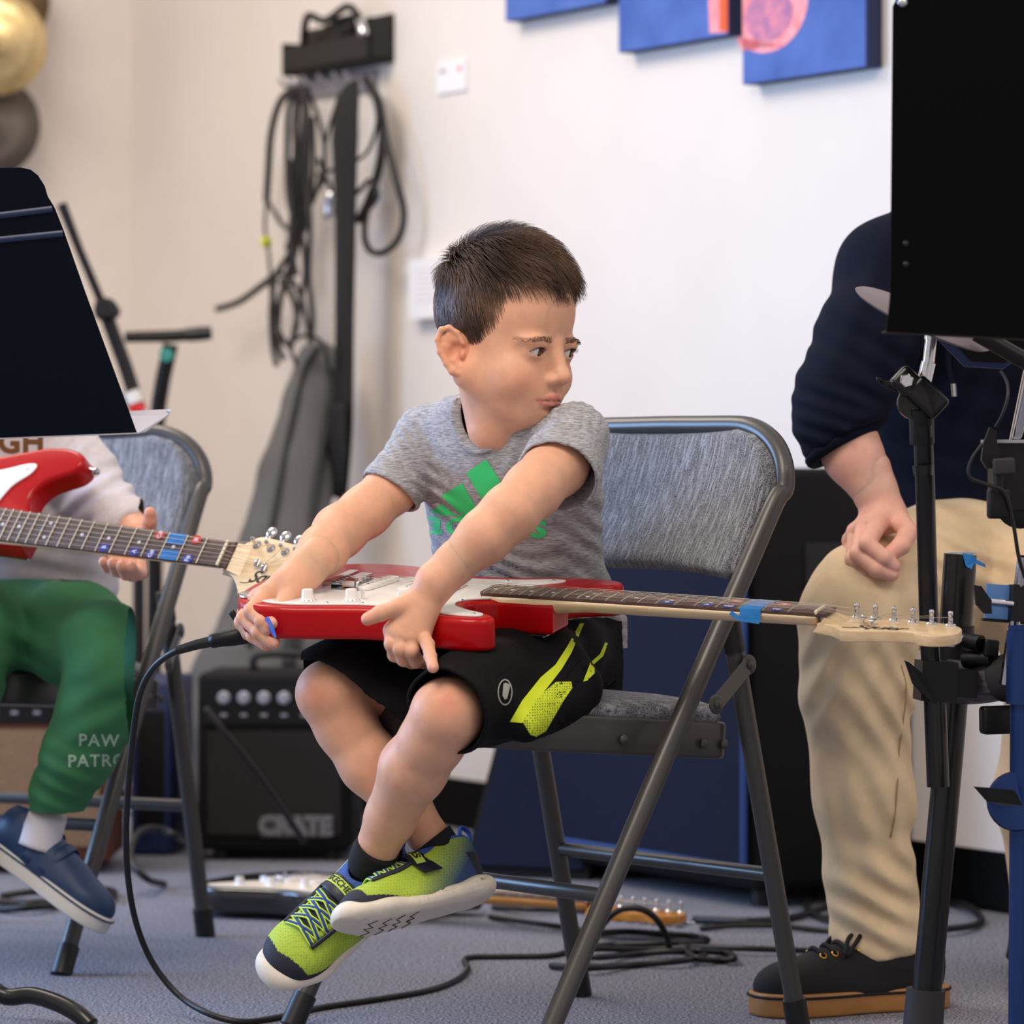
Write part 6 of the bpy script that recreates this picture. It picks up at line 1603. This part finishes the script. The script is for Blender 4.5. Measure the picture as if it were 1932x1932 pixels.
# combo amplifiers
def amp(label, M, w, d, h, ch, mgrill, mbody, knobs, logo=None, wood=False, knob_m=None):
    t = thing('guitar_amplifier', label, 'amplifier', tuple(M.translation)); 
    mb = MB(); mb.rbox((0,0,0.02),(w,d,h),0.012,M); mb.build('cabinet', mbody, t)
    mb = MB(); mb.box((0.02,-0.006,0.05),(w-0.02,0.004,h-ch-0.02),M); g = mb.build('grille', mgrill, t, smooth=False)
    mb = MB(); mb.box((0.012,-0.006,h-ch-0.008),(w-0.012,0.004,h-0.022),M); cpn = mb.build('control_panel', M_blackp, t, smooth=False)
    for i in range(knobs):
        x = 0.05+(w-0.10)*i/(knobs-1); mb = MB(); mb.lathe([(0.012,0),(0.012,0.004),(0.009,0.005),(0.0085,0.014),(0,0.014)], 18, M @ Matrix.Translation((x,-0.006,h-ch*0.52)) @ Matrix.Rotation(PI/2,4,'X')); mb.build('knob', knob_m or M_metal, cpn)
    for i in range(knobs):
        x = 0.05+(w-0.10)*i/(knobs-1); mb = MB(); mb.box((x-0.006,-0.0068,h-ch*0.92),(x+0.006,-0.006,h-ch*0.86),M); mb.build('scale_mark', M_grey, cpn, smooth=False)
    mb = MB(); mb.tube([M @ Vector((w*0.32,d*0.5,h)), M @ Vector((w*0.34,d*0.5,h+0.028)), M @ Vector((w*0.66,d*0.5,h+0.028)), M @ Vector((w*0.68,d*0.5,h))], 0.008, 8, smooth=4); mb.build('handle', M_foot, t, auto=False)
    for x in (0.04, w-0.04):
        for y in (0.04, d-0.04):
            mb = MB(); mb.cyl(M @ Vector((x,y,0)), M @ Vector((x,y,0.022)), 0.014); mb.build('foot', M_foot, t)
    if logo:
        v, f = text_mesh(logo, 0.046, bold=0.003, spacing=0.92, ext=0.002); d_ = decal('name_badge', v, f, M @ Matrix.Translation((w*0.64,-0.010,0.066)) @ Matrix.Rotation(PI/2,4,'X'), M_badge, g)
        o = [(a*0.62,b*0.74) for a, b in [(-0.10,-0.028),(0.10,-0.028),(0.108,-0.02),(0.108,0.02),(0.10,0.028),(-0.10,0.028),(-0.108,0.02),(-0.108,-0.02)]]
        mb = MB(); mb.prism(o, 0, 0.003, 0.0, M @ Matrix.Translation((w*0.64,-0.0065,0.066)) @ Matrix.Rotation(PI/2,4,'X')); mb.build('badge_plate', M_badgeb, g, smooth=False)
    return t
M_badge = mat('silver_badge', (128, 130, 132), 0.35, metal=0.4); M_badgeb = mat('badge_backing', (58, 58, 60), 0.5)
M_tweedg = mat('brown_grille_cloth', (160, 128, 98), 0.9, rgb2=(120,94,70), vscale=420, bump=0.3, bscale=500)
M_brownt = mat('brown_tolex', (96, 52, 34), 0.7, bump=0.4, bscale=420)
aR = G(660,1625); AM = frame(Vector((XX(372,aR.y), aR.y, 0)), (0.998,-0.05,0), z=(0,0,1))
amp('black guitar amplifier with CRATE badge on the floor left of centre', AM, 0.285, 0.24, 0.345, 0.085, mat('black_grille_cloth',(16,15,15),0.85,rgb2=(30,28,27),vscale=450,bump=0.3,bscale=600), M_tolex, 6, 'CRATE', knob_m=M_grey)
aL = G(120,1650); AM2 = frame(Vector((XX(-110,aL.y), aL.y, 0)), (1,0.0,0), z=(0,0,1))
amp('brown amplifier with tan grille cloth at the left edge behind the person in green trousers', AM2, 0.30, 0.24, 0.37, 0.092, M_tweedg, M_brownt, 6, knob_m=M_metal)
# tall blue-black case between the amplifiers
g1 = G(300,1615); tc_ = thing('equipment_case', 'narrow dark blue case standing between the two amplifiers', 'case', tuple(g1))
mb = MB(); mb.rbox((-0.045,0,0.0),(0.035,0.22,0.33),0.012, frame(Vector((XX(290,g1.y),g1.y,0)),(0.99,-0.1,0),z=(0,0,1))); mb.build('body', mat('dark_blue_vinyl',(16,34,78),0.5), tc_)
mb = MB(); mb.rbox((-0.03,-0.006,0.06),(0.02,0.0,0.27),0.002, frame(Vector((XX(290,g1.y),g1.y,0)),(0.99,-0.1,0),z=(0,0,1))); mb.build('front_panel', M_tolex, tc_)
g2 = G(236,1600); wb = thing('plastic_crate', 'small white plastic crate on the floor beside the dark blue case', 'crate', tuple(g2))
mb = MB(); mb.rbox((-0.035,0,0),(0.035,0.16,0.075),0.008, Matrix.Translation((XX(232,g2.y),g2.y,0))); mb.build('body', M_pg, wb)
mb = MB(); mb.rbox((-0.039,-0.004,0.062),(0.039,0.164,0.082),0.008, Matrix.Translation((XX(232,g2.y),g2.y,0))); mb.build('lid', M_pg, wb)

# padded gig bag leaning on the wall
M_bag = mat('charcoal_nylon', (98, 97, 98), 0.8, bump=0.3, bscale=400, bdist=0.0008)
M_bagd = mat('dark_nylon_trim', (38, 38, 41), 0.7)
bag = thing('gig_bag', 'charcoal padded guitar gig bag leaning upright against the wall', 'guitar bag', tuple(P(480,1560,7.25)))
S = SDF(P(350,1600,7.0)-Vector((0.05,0,0.0)), P(665,630,7.85)+Vector((0,0,0.04)), 0.005)
def BG(px, py): return A(px, py, 7.30+(1560-py)/920*0.42)
sec = [(600,690,0.050),(590,760,0.062),(560,900,0.078),(535,1050,0.092),(515,1200,0.112),(500,1300,0.150),(495,1400,0.165),(495,1480,0.150)]
for i in range(len(sec)-1):
    a, b = sec[i], sec[i+1]; S.cone(BG(a[0],a[1]), BG(b[0],b[1]), a[2], b[2], k=0.02, sq=((0.25,-0.97,0.1), 2.0))
S.displace(lambda X, Y, Z: 0.003*vnoise(X, Y, Z, 22, 41))
v, q = S.mesh(2); mesh_obj('body', v, q, M_bag, bag)
bb = bvh_of(bag.children[0]); 
def strip(pxs, r, m, name, par=bag, lift=0.004, flat=None):
    pts = []
    for px, py in pxs:
        d = (P(px,py,5)-Vector((0,0,HC))).normalized(); h_ = bb.ray_cast(Vector((0,0,HC)), d)[0]
        if h_ is not None: pts.append(h_-d*lift)
    if len(pts) > 1:
        mb = MB(); mb.tube(pts, r, 8, smooth=5); mb.build(name, m, par, auto=False)
strip([(600,655),(575,700),(550,800),(530,900),(512,1000),(490,1120),(470,1220)], 0.006, M_bagd, 'zip')
strip([(625,700),(622,760),(606,860),(592,960),(580,1060),(566,1160),(560,1230)], 0.009, M_bagd, 'piping')
strip([(560,1120),(548,1180),(545,1260)], 0.014, M_bagd, 'pocket_edge')
hw_ = [P(560,690,7.62), P(548,650,7.62), P(580,632,7.62), P(610,650,7.62), P(620,700,7.62)]
mb = MB(); mb.tube(hw_, 0.012, 8, smooth=4, flat=((0,1,0),1.2,0.35)); mb.build('carry_strap', M_bagd, bag, auto=False)

# microphone stands in the corner
M_mst = mat('dark_stand_tube', (44, 42, 42), 0.4, metal=0.4)
mst = thing('microphone_stand', 'black boom microphone stand with clutch leaning up to the left corner', 'microphone stand', (XX(262,7.2),7.2,0))
mb = MB(); mb.tube([P(116,384,7.1), P(150,472,7.12), P(190,566,7.15)], [0.010,0.0085,0.0085], 12); mb.build('boom_arm', M_mst, mst)
mb = MB(); mb.tube([P(190,566,7.15), P(236,690,7.17), P(262,770,7.18)], 0.014, 12); mb.build('boom_sleeve', M_mst, mst)
mb = MB(); mb.ball(P(200,585,7.14), 0.024, 16); mb.cyl(P(196,582,7.10), P(212,588,7.2), 0.016); mb.build('clutch', M_blackp, mst)
mb = MB(); mb.tube([P(232,744,7.17), P(258,775,7.18), P(262,900,7.2), P(262,1690,7.2)], 0.012, 12); mb.build('pole', M_mst, mst)
mb = MB(); mb.tube([P(248,738,7.14),P(256,760,7.14)], 0.0165, 12); mb.build('white_band', M_pg, mst)
mb = MB(); mb.tube([P(257,762,7.14),P(262,778,7.14)], 0.0165, 12); mb.build('red_band', M_sred, mst)
for k in range(3):
    a = 0.3+2*PI*k/3; mb = MB(); x_, y_ = XX(262,7.2), 7.2; mb.tube([(x_,y_,0.10),(x_+0.26*math.cos(a),y_+0.26*math.sin(a),0.012)], 0.009, 10); mb.build('leg', M_mst, mst)
ts = thing('keyboard_stand', 'black T-shaped stand with foam grip and teal dot beside the corner', 'stand', (XX(292,7.45),7.45,0))
mb = MB(); mb.tube([P(322,650,7.42), P(300,760,7.43), P(292,900,7.45), P(292,1120,7.45), P(285,1644,7.45)], 0.016, 14, smooth=3); mb.build('post', M_blackp, ts, auto=False)
mb = MB(); mb.tube([P(236,636,7.40), P(330,634,7.40), P(398,628,7.40)], [0.011,0.012,0.0125], 14); mb.build('crossbar', M_blackp, ts)
mb = MB(); mb.tube([P(352,632,7.40), P(376,630,7.40), P(399,628,7.40)], [0.0135,0.0145,0.0130], 14); mb.build('grip', M_foot, ts)
mb = MB(); mb.lathe([(0,0),(0.014,0),(0.014,0.006),(0,0.006)], 20, frame(P(314,669,7.39),(1,0,0),z=(0,-1,0))); mb.build('teal_cap', mat('teal_plastic',(50,140,130),0.5), ts)
mb = MB(); mb.tube([Vector((XX(292,7.45)-0.1,7.45,0.012)), Vector((XX(292,7.45)+0.1,7.45,0.012))], 0.012, 10); mb.build('base_bar', M_blackp, ts)

# ================================================================ things on the walls
M_canv = [mat('blue_canvas_print', (66, 96, 170), 0.85, rgb2=(84,116,190), vscale=6)]
M_pinkc = mat('coral_print', (246, 128, 132), 0.8, rgb2=(255,178,186), vscale=30)
M_oran = mat('orange_print', (232, 96, 52), 0.8)
M_wood = mat('stretcher_edge', (36, 44, 80), 0.8)
def canvas(bl, br, label, up=0.5):
    """bl, br: pixel of the two lower corners"""
    a, b = WR(*bl), WR(*br); th = 0.035
    t = thing('canvas_print', label, 'wall canvas', tuple(a), group='blue canvas prints')
    x = (b-a).normalized(); z = Vector((0,0,1)); w = (b-a).length; M = Matrix(((x.x,WN.x,0,a.x),(x.y,WN.y,0,a.y),(0,0,1,a.z),(0,0,0,1)))
    mb = MB(); mb.box((0,0.001,0),(w,th,up),M); mb.build('stretched_canvas', M_wood, t, smooth=False)
    mb = MB(); mb.box((0.0005,th,0.0005),(w-0.0005,th+0.001,up-0.0005),M); f = mb.build('printed_face', M_canv[0], t, smooth=False)
    return t, M, w, th
def face_shape(M, th, pts, m, name, par, lift=0.0006):
    mb = MB(); k = len(pts); mb.add([M @ Vector((x, th+0.001+lift, z)) for x, z in pts], [tuple(range(k))]); return mb.build(name, m, par, smooth=False)
c1, M1, w1, th1 = canvas((983,43),(1173,15), 'blue canvas print, leftmost of the three on the wall')
c2, M2, w2, th2 = canvas((1197,102),(1405,73), 'blue canvas print with a coral sliver at its right edge, middle of three')
c3, M3, w3, th3 = canvas((1432,162),(1665,130), 'blue canvas print with a coral guitar body, rightmost of the three')
def circ(cx, cz, rx, rz, a0=0, a1=360, n=32): return [(cx+rx*math.cos(math.radians(a0+(a1-a0)*i/n)), cz+rz*math.sin(math.radians(a0+(a1-a0)*i/n))) for i in range(n+(a1-a0 < 360))]
fp = c2.children[1]; face_shape(M2, th2, [(w2-0.0006,0.004),(w2-0.0006,0.22),(w2-0.035,0.20),(w2-0.058,0.13),(w2-0.060,0.06),(w2-0.056,0.008)], M_pinkc, 'guitar_image', fp)
face_shape(M2, th2, [(w2-0.0006,0.004),(w2-0.0006,0.22),(w2-0.022,0.20),(w2-0.026,0.01)], M_oran, 'guitar_image_edge', fp, 0.0012)
fp = c3.children[1]
rx = w3*0.33; pts = [(0.0008,0.30),(0.0008,0.060)]+[(w3*0.215+rx*math.cos(math.radians(a)), 0.135+0.085*math.sin(math.radians(a))) for a in range(215,361,8)]+[(w3*0.51,0.20),(w3*0.46,0.26),(w3*0.50,0.32),(w3*0.46,0.36),(0.0008,0.36)]
face_shape(M3, th3, pts, M_pinkc, 'guitar_image', fp)
face_shape(M3, th3, circ(w3*0.22,0.115,rx*0.62,0.045), mat('mauve_print',(170,116,160),0.8,rgb2=(226,140,160),vscale=40), 'guitar_shading', fp, 0.0012)
for z0 in (0.205, 0.25): face_shape(M3, th3, [(w3*0.19,z0-0.012),(w3*0.33,z0+0.004),(w3*0.33,z0+0.014),(w3*0.19,z0-0.002)], M_canv[0], 'pickup_image', fp, 0.0016)
for cx, cz in ((0.40,0.235),(0.36,0.20),(0.42,0.185),(0.38,0.15)): face_shape(M3, th3, circ(w3*cx,cz,0.008,0.009,n=14), M_canv[0], 'knob_image', fp, 0.0016)
def wall_plate(name, tl, br, label, cat, m, th=0.006):
    a = WR(tl[0], tl[1]); b = WR(br[0], br[1]); z0 = min(a.z, b.z)
    x = Vector((b.x-a.x, b.y-a.y, 0)); w = x.length; x.normalize(); h_ = abs(WR((tl[0]+br[0])/2, tl[1]).z-WR((tl[0]+br[0])/2, br[1]).z)
    M = Matrix(((x.x,WN.x,0,a.x),(x.y,WN.y,0,a.y),(0,0,1,WR((tl[0]+br[0])/2, br[1]).z),(0,0,0,1)))
    t = thing(name, label, cat, tuple(a)); mb = MB(); mb.box((0,0.0005,0),(w,th,h_),M); mb.build('plate', m, t, smooth=False); return t, M, w, h_
M_paper = mat('white_paper', (244, 243, 246), 0.7)
t, M, w, h_ = wall_plate('wall_switch', (829,116),(883,174), 'small white wall plate with a red dot, left of the canvas prints', 'wall plate', M_paper)
mb = MB(); mb.lathe([(0,0),(0.006,0),(0.006,0.001),(0,0.001)], 16, M @ Matrix.Translation((w*0.8,0.0062,h_*0.72)) @ Matrix.Rotation(-PI/2,4,'X')); mb.build('red_light', mat('soft_red',(226,120,128),0.5), t)
mb = MB(); mb.box((w*0.12,0.006,h_*0.66),(w*0.3,0.0068,h_*0.78),M); mb.build('grey_mark', M_grey, t, smooth=False)
t, M, w, h_ = wall_plate('notice_board', (795,486),(905,600), "white framed notice on the wall behind the dark-haired head in the middle", 'notice', M_paper, 0.03)
for i in range(7):
    mb = MB(); mb.box((w*0.14,0.03,h_*(0.80-0.09*i)),(w*(0.55 if i % 2 else 0.7),0.0306,h_*(0.815-0.09*i)),M); mb.build('text_line', mat('pale_grey_print',(206,204,212),0.8) if i == 0 else bpy.data.materials['pale_grey_print'], t, smooth=False)
# cable rack with its load
hk_ = thing('wall_shelf', 'small black wall rack stuffed with gear above the hanging cables', 'wall rack', tuple(WR(615,90)))
M_rack = mat('black_mesh_metal', (26, 24, 24), 0.6, bump=0.4, bscale=200)
a, b = WRo(532,134,0.06)-WN*0.06, WRo(697,124,0.06)-WN*0.06; a.z = b.z = (a.z+b.z)/2; x = (b-a); w = x.length; x.normalize()
RM = Matrix(((x.x,WN.x,0,a.x),(x.y,WN.y,0,a.y),(0,0,1,a.z),(0,0,0,1)))
mb = MB(); mb.box((0,0,0),(w,0.06,0.010),RM); mb.box((0,0.052,0),(w,0.06,0.060),RM); mb.box((0,0,0),(0.008,0.06,0.070),RM); mb.box((w-0.008,0,0),(w,0.06,0.09),RM); mb.box((0,0,0),(w,0.008,0.10),RM); mb.build('tray', M_rack, hk_, smooth=False)
gx = thing('gear_pile', 'black adapters and pedals heaped in the wall rack', 'audio gear', tuple(WR(615,70,0.1)))
rg = random.Random(4)
for i in range(7):
    x0 = w*0.25+rg.uniform(0,w*0.75-0.10); y0 = rg.uniform(0.009,0.012); z0 = 0.013+0.018*(i//2); mb = MB(); mb.rbox((x0,y0,z0),(x0+rg.uniform(0.05,0.09),y0+rg.uniform(0.03,0.036),z0+rg.uniform(0.03,0.05)),0.006, RM); mb.build('adapter', M_blackp, gx)
mb = MB(); mb.tube([RM @ Vector((w*0.25,0.06,0.06)), RM @ Vector((w*0.35,0.07,0.115)), RM @ Vector((w*0.5,0.06,0.10)), RM @ Vector((w*0.8,0.07,0.118)), RM @ Vector((w*0.97,0.08,0.09))], 0.008, 8, smooth=5); mb.build('coiled_lead', M_cable, gx, auto=False)
ch_ = cable('guitar_capo', [WRo(678,32,0.07), WRo(683,50,0.075), WRo(687,66,0.075)], 0.011, 'bright metal clip lying on the edge of the wall rack', 'metal clip', m=M_chrome, sm=3)
hb_ = thing('cable_hooks', 'grey wall hook bar under the black rack', 'hook bar', tuple(WR(620,150)))
a = WRo(562,166,0.012); b = WRo(704,150,0.012)
mb = MB(); mb.tube([a, b], 0.012, 8, flat=((0,0,1),1.8,0.5)); mb.build('bar', M_grey, hb_)
for t_ in (0.08,0.2,0.4,0.6,0.8,0.95):
    p = a.lerp(b, t_); mb = MB(); mb.tube([p, p+WN*0.05, p+WN*0.06+Vector((0,0,0.015))], 0.004, 8); mb.build('hook', M_grey, hb_)
# hanging leads: loops over the hooks
M_lead = mat('worn_black_lead', (26, 25, 26), 0.5)
rg = random.Random(12)
loops = [
 ([(560,165),(530,190),(512,250),(506,330),(503,380)], 0.007), ([(503,380),(500,430),(506,470),(510,520),(512,600)], 0.003),
 ([(565,165),(545,200),(542,300),(545,380),(560,440),(548,500),(530,560),(524,640),(535,680)], 0.0055),
 ([(568,165),(560,220),(556,320),(552,400),(570,450),(575,520),(560,600),(548,660)], 0.005),
 ([(572,165),(575,230),(570,330),(562,420),(545,480),(520,520),(515,560),(524,620),(545,650),(560,610),(552,560),(530,530)], 0.0055),
 ([(576,165),(582,260),(580,350),(585,430),(583,520),(590,600),(586,650)], 0.005),
 ([(560,170),(555,240),(560,340),(546,430),(512,392),(505,370)], 0.004),
 ([(580,168),(600,220),(612,280),(608,320),(590,380),(565,410),(540,470)], 0.004),
 ([(640,180),(622,240),(612,280),(614,330),(600,360),(575,400)], 0.0035),
 ([(524,515),(512,525),(490,542),(450,570),(410,583)], 0.0065),
 ([(524,515),(545,522),(562,548),(575,590),(585,650),(580,690)], 0.0045),
 ([(520,520),(512,580),(514,650),(522,690)], 0.005),
 ([(690,150),(715,200),(722,260),(712,330),(690,390),(672,420)], 0.008),
 ([(695,155),(716,190),(728,260),(745,330),(762,400),(752,450),(724,476),(700,474),(688,450),(690,410),(706,350),(720,290)], 0.006),
 ([(700,160),(712,220),(705,260),(690,290),(660,310),(630,320),(600,330)], 0.0035),
 ([(672,415),(690,400),(712,370),(700,340),(676,362),(664,370)], 0.0045),
 ([(600,300),(612,330),(622,350),(628,372)], 0.004), ([(548,300),(552,380),(548,450),(560,520)],0.005), ([(590,220),(592,320),(578,420),(560,470),(548,540)],0.004), ([(575,200),(567,300),(573,400),(558,470)],0.005)]
desc = ['thick lead bowing out left','thin lead dropping straight at the far left','lead of the left bunch curling in at its foot','inner lead of the left bunch','lead knotted into a small ring low down','rightmost straight lead of the left bunch','lead looping back up at the left','lead crossing from the left hook to the middle','pale lead crossing from the strap to the left bunch','lead end sticking out to the left','lead arching over the gig bag','lead touching the gig bag at the left','thick lead curling right of the strap','large teardrop loop right of the strap','thin lead sweeping across behind the strap','small loop close to the strap','short lead above the metal tag','second inner lead of the left bunch','lead slanting through the left bunch','middle lead of the left bunch']
for i, (pts, r) in enumerate(loops):
    r *= 1.2; off = 0.05+0.012*(i % 6)
    cable('hanging_cable', [WRo(px,py,off+rg.uniform(-0.008,0.008)) for px, py in pts], r, desc[i], 'cable', 'cables hanging on the wall', M_lead, 8, 7)
tg = cable('cable_tag', [WRo(502,448,0.06), WRo(503,466,0.06)], 0.011, 'fluorescent yellow tag on the leftmost hanging cable', 'tag', m=mat('fluorescent_yellow',(232,240,20),0.5), sm=2)
mt = cable('metal_buckle', [WRo(628,362,0.10), WRo(622,385,0.10), WRo(622,412,0.10)], 0.014, 'bright metal buckle hanging beside the black strap', 'buckle', m=M_chrome, sm=2)
mb = MB(); mb.tube([WRo(660,160,0.10), WRo(655,200,0.115), WRo(651,260,0.12), WRo(652,400,0.12), WRo(650,600,0.12), WRo(648,800,0.12), WRo(640,930,0.12)], [0.030,0.044,0.050,0.040,0.036,0.036,0.032], 10, smooth=5, flat=(tuple(WD),1.0,0.22)); strap_ = mb.build('guitar_strap', mat('black_webbing',(18,17,18),0.8), None, auto=False)
tag(strap_, 'long black guitar strap hanging straight down the wall', 'strap')
mb = MB(); mb.tube([WRo(636,760,0.14), WRo(634,850,0.14), WRo(632,935,0.13)], [0.034,0.046,0.036], 10, smooth=4, flat=(tuple(WD),1.0,0.22)); so_ = tag(mb.build('guitar_strap', bpy.data.materials['black_webbing'], None, auto=False), 'wide lower end of a second black strap beside the gig bag', 'strap')
# cymbals on the left wall
M_brz = mat('bronze', (222, 192, 132), 0.42, metal=0.8, rgb2=(240,218,168), vscale=60, stretch=(1,1,1), bump=0.15, bscale=120)
M_dbrz = mat('dark_bronze', (112, 92, 66), 0.45, metal=0.8)
M_gbrz = mat('tarnished_bronze', (104, 96, 90), 0.5, metal=0.7, bump=0.5, bscale=150, bdist=0.003)
def cym(c, R, m, label, tiltv):
    t = thing('cymbal', label, 'cymbal', tuple(c), group='cymbals on the left wall')
    M = frame(c, (1,0,0.001), z=tiltv); mb = MB(); mb.lathe([(0.0,0.030),(0.02,0.028),(R*0.2,0.014),(R*0.24,0.011),(R*0.6,0.006),(R,0.0),(R,-0.0014),(R*0.6,0.0045),(R*0.24,0.0095),(0.02,0.026),(0,0.028)], 56, M); mb.build('bow', m, t, auto=False)
    mb = MB(); mb.lathe([(0,0.026),(0.008,0.026),(0.008,0.042),(0,0.042)], 16, M); mb.cyl(M @ Vector((0,0,0.01)), M @ Vector((0,0,-0.12)), 0.005); mb.build('hanger', M_chrome, t)
cy1 = WLo(-8, 82, 0.16); cym(cy1, 0.116, M_brz, 'bright bronze cymbal on the left wall, overlapping two darker ones', LN+Vector((0,0,-0.15)))
cy2 = WLo(-12, 0, 0.07); cym(cy2, 0.128, M_dbrz, 'dark brown cymbal above the bright bronze one, cut by the top edge', LN)
cy3 = WLo(-22, 238, 0.06); cym(cy3, 0.118, M_gbrz, 'tarnished grey cymbal hanging below the bright bronze one', LN)

# ================================================================ on the floor
def zl(px, py, z): return G(px, py, z)
ra = 0.0042
cable('instrument_cable', [GM @ Vector((-.128*1.0,-.105,-.020))*1.0, P(460,1198,4.60), P(418,1206,4.60), P(372,1216,4.61), P(325,1232,4.63), P(288,1262,4.66), P(264,1310,4.69), P(252,1380,4.72), P(243,1470,4.75), P(238,1570,4.79), P(242,1660,4.83), P(258,1745,4.86), P(290,1820,4.88),
        P(340,1880,4.87), G(400,1915,0.012), G(460,1928,ra), G(520,1920,ra), G(600,1902,ra), G(720,1884,ra), G(810,1868,ra), G(862,1848,ra), G(882,1828,ra), G(876,1812,ra), G(892,1806,ra), G(960,1805,ra), G(1040,1803,ra), G(1090,1790,ra), G(1150,1782,ra), G(1220,1778,ra)], ra,
      'black instrument cable curving from the red guitar down and across the carpet', n=12, sm=10)
pb = thing('cable_plug', 'black plug sleeve pushed into the lower end of the red guitar', 'plug', tuple(P(440,1200,4.6)))
mb = MB(); mb.tube([P(482,1194,4.60), P(470,1196,4.60), P(440,1202,4.60), P(418,1206,4.60), P(400,1210,4.605)], [0.0100,0.0120,0.0112,0.0095,0.0088], 20, smooth=2); mb.build('sleeve', M_blackp, pb, auto=False)
mb = MB(); mb.tube([P(400,1210,4.605), P(372,1216,4.61), P(335,1227,4.62)], [0.0070,0.0064,0.0056], 14); strn = mb.build('strain_relief', M_cable, pb)
mb = MB(); mb.tube([P(475,1206,4.585), P(480,1207,4.585)], 0.006, 12); mb.build('jack_ring', M_chrome, pb)
def floor_cable(pxs, r, label, z=None):
    cable('floor_cable', [G(a, b, (z or r)+(0.006 if i % 2 else 0)) for i, (a, b) in enumerate(pxs)], r, label, group='cables on the carpet', sm=8)
floor_cable([(1040,1822),(1110,1826),(1200,1820),(1290,1812),(1330,1800),(1280,1795),(1200,1800),(1130,1806),(1080,1800),(1120,1790),(1220,1792),(1300,1788)], 0.005, 'black cable bunched in flat loops under the middle chair')
floor_cable([(1110,1762),(1180,1758),(1250,1762),(1320,1768),(1330,1776),(1250,1780),(1160,1782)], 0.005, 'black cable folded just in front of the honey headstock')
floor_cable([(1280,1778),(1310,1806),(1360,1812),(1386,1808),(1370,1798),(1320,1794),(1290,1786)], 0.005, 'black cable ending in a rounded loop right of the bunch')
cable('floor_cable', [G(1112,1792,0.008), P(1128,1758,5.50), P(1160,1722,5.48), P(1198,1713,5.46), P(1232,1728,5.46), P(1256,1762,5.48), G(1264,1795,0.008)], 0.005, 'black cable arching up off the carpet beside the honey headstock', group='cables on the carpet')
floor_cable([(1310,1735),(1420,1738),(1500,1730),(1560,1712),(1620,1700)], 0.006, 'grey-black cable running right past the cabinet foot')
floor_cable([(1320,1752),(1430,1745),(1560,1756),(1640,1760)], 0.0045, 'thin black cable running right just below the thicker one')
floor_cable([(1300,1786),(1420,1790),(1560,1795),(1640,1800)], 0.0045, 'thin black cable passing behind the right chair leg')
floor_cable([(930,1712),(1000,1716),(1090,1718),(1130,1722)], 0.0045, 'thin dark cable lying below the floor guitar neck')
floor_cable([(925,1730),(1010,1742),(1080,1752),(1120,1760)], 0.0045, 'dark cable slanting under the floor guitar neck')
floor_cable([(1535,1690),(1520,1708),(1540,1728),(1600,1742),(1680,1756),(1790,1752),(1850,1740),(1830,1712),(1780,1702),(1700,1700)], 0.006, 'black cable looping behind the black canvas shoe')
floor_cable([(0,1716),(60,1712),(130,1704),(200,1694),(215,1682),(180,1676)], 0.006, 'tangled black cable behind the navy strap shoe, lower strand')
floor_cable([(0,1690),(70,1682),(140,1684),(190,1690),(150,1700),(60,1704),(0,1700)], 0.006, 'tangled black cable behind the navy strap shoe, upper strand')
cable('floor_cable', [G(385,1600,0.01), P(340,1580,6.4), P(300,1564,6.4), P(265,1568,6.35), P(248,1600,6.3), P(252,1632,6.25), P(280,1660,6.25), G(310,1668,0.006)], 0.006, 'black cable looping up from the floor beside the amplifier', group='cables on the carpet')
cable('amp_cable', [P(388,1336,6.3), P(430,1390,6.3), P(500,1480,6.35), P(575,1590,6.4)], 0.0055, 'grey cable slanting across the front of the black amplifier', m=M_mst)
# sunburst guitar on the floor
fa = (G(1300,1742)-G(420,1672)); fa.z = 0; fa.normalize(); fa = Vector((fa.x, fa.y, 0.0)).normalized()
fw = Vector((0,0,1)).cross(fa)
hp_ = G(1118,1706,0.05)
gk3 = 0.9
FM = frame(hp_-fa*SCL*gk3, fa, z=(0,0,1))
M_cream = mat('cream_plastic', (240, 226, 206), 0.35)
guitar3 = make_guitar('dark sunburst guitar with cream pickguard lying on the carpet behind the chairs', gk3, FM, M_sunb, M_honey, M_rose, None, detail=False, logo=None)
for ch in guitar3.children:
    if ch.name.startswith('pickguard'): ch.data.materials[0] = M_cream
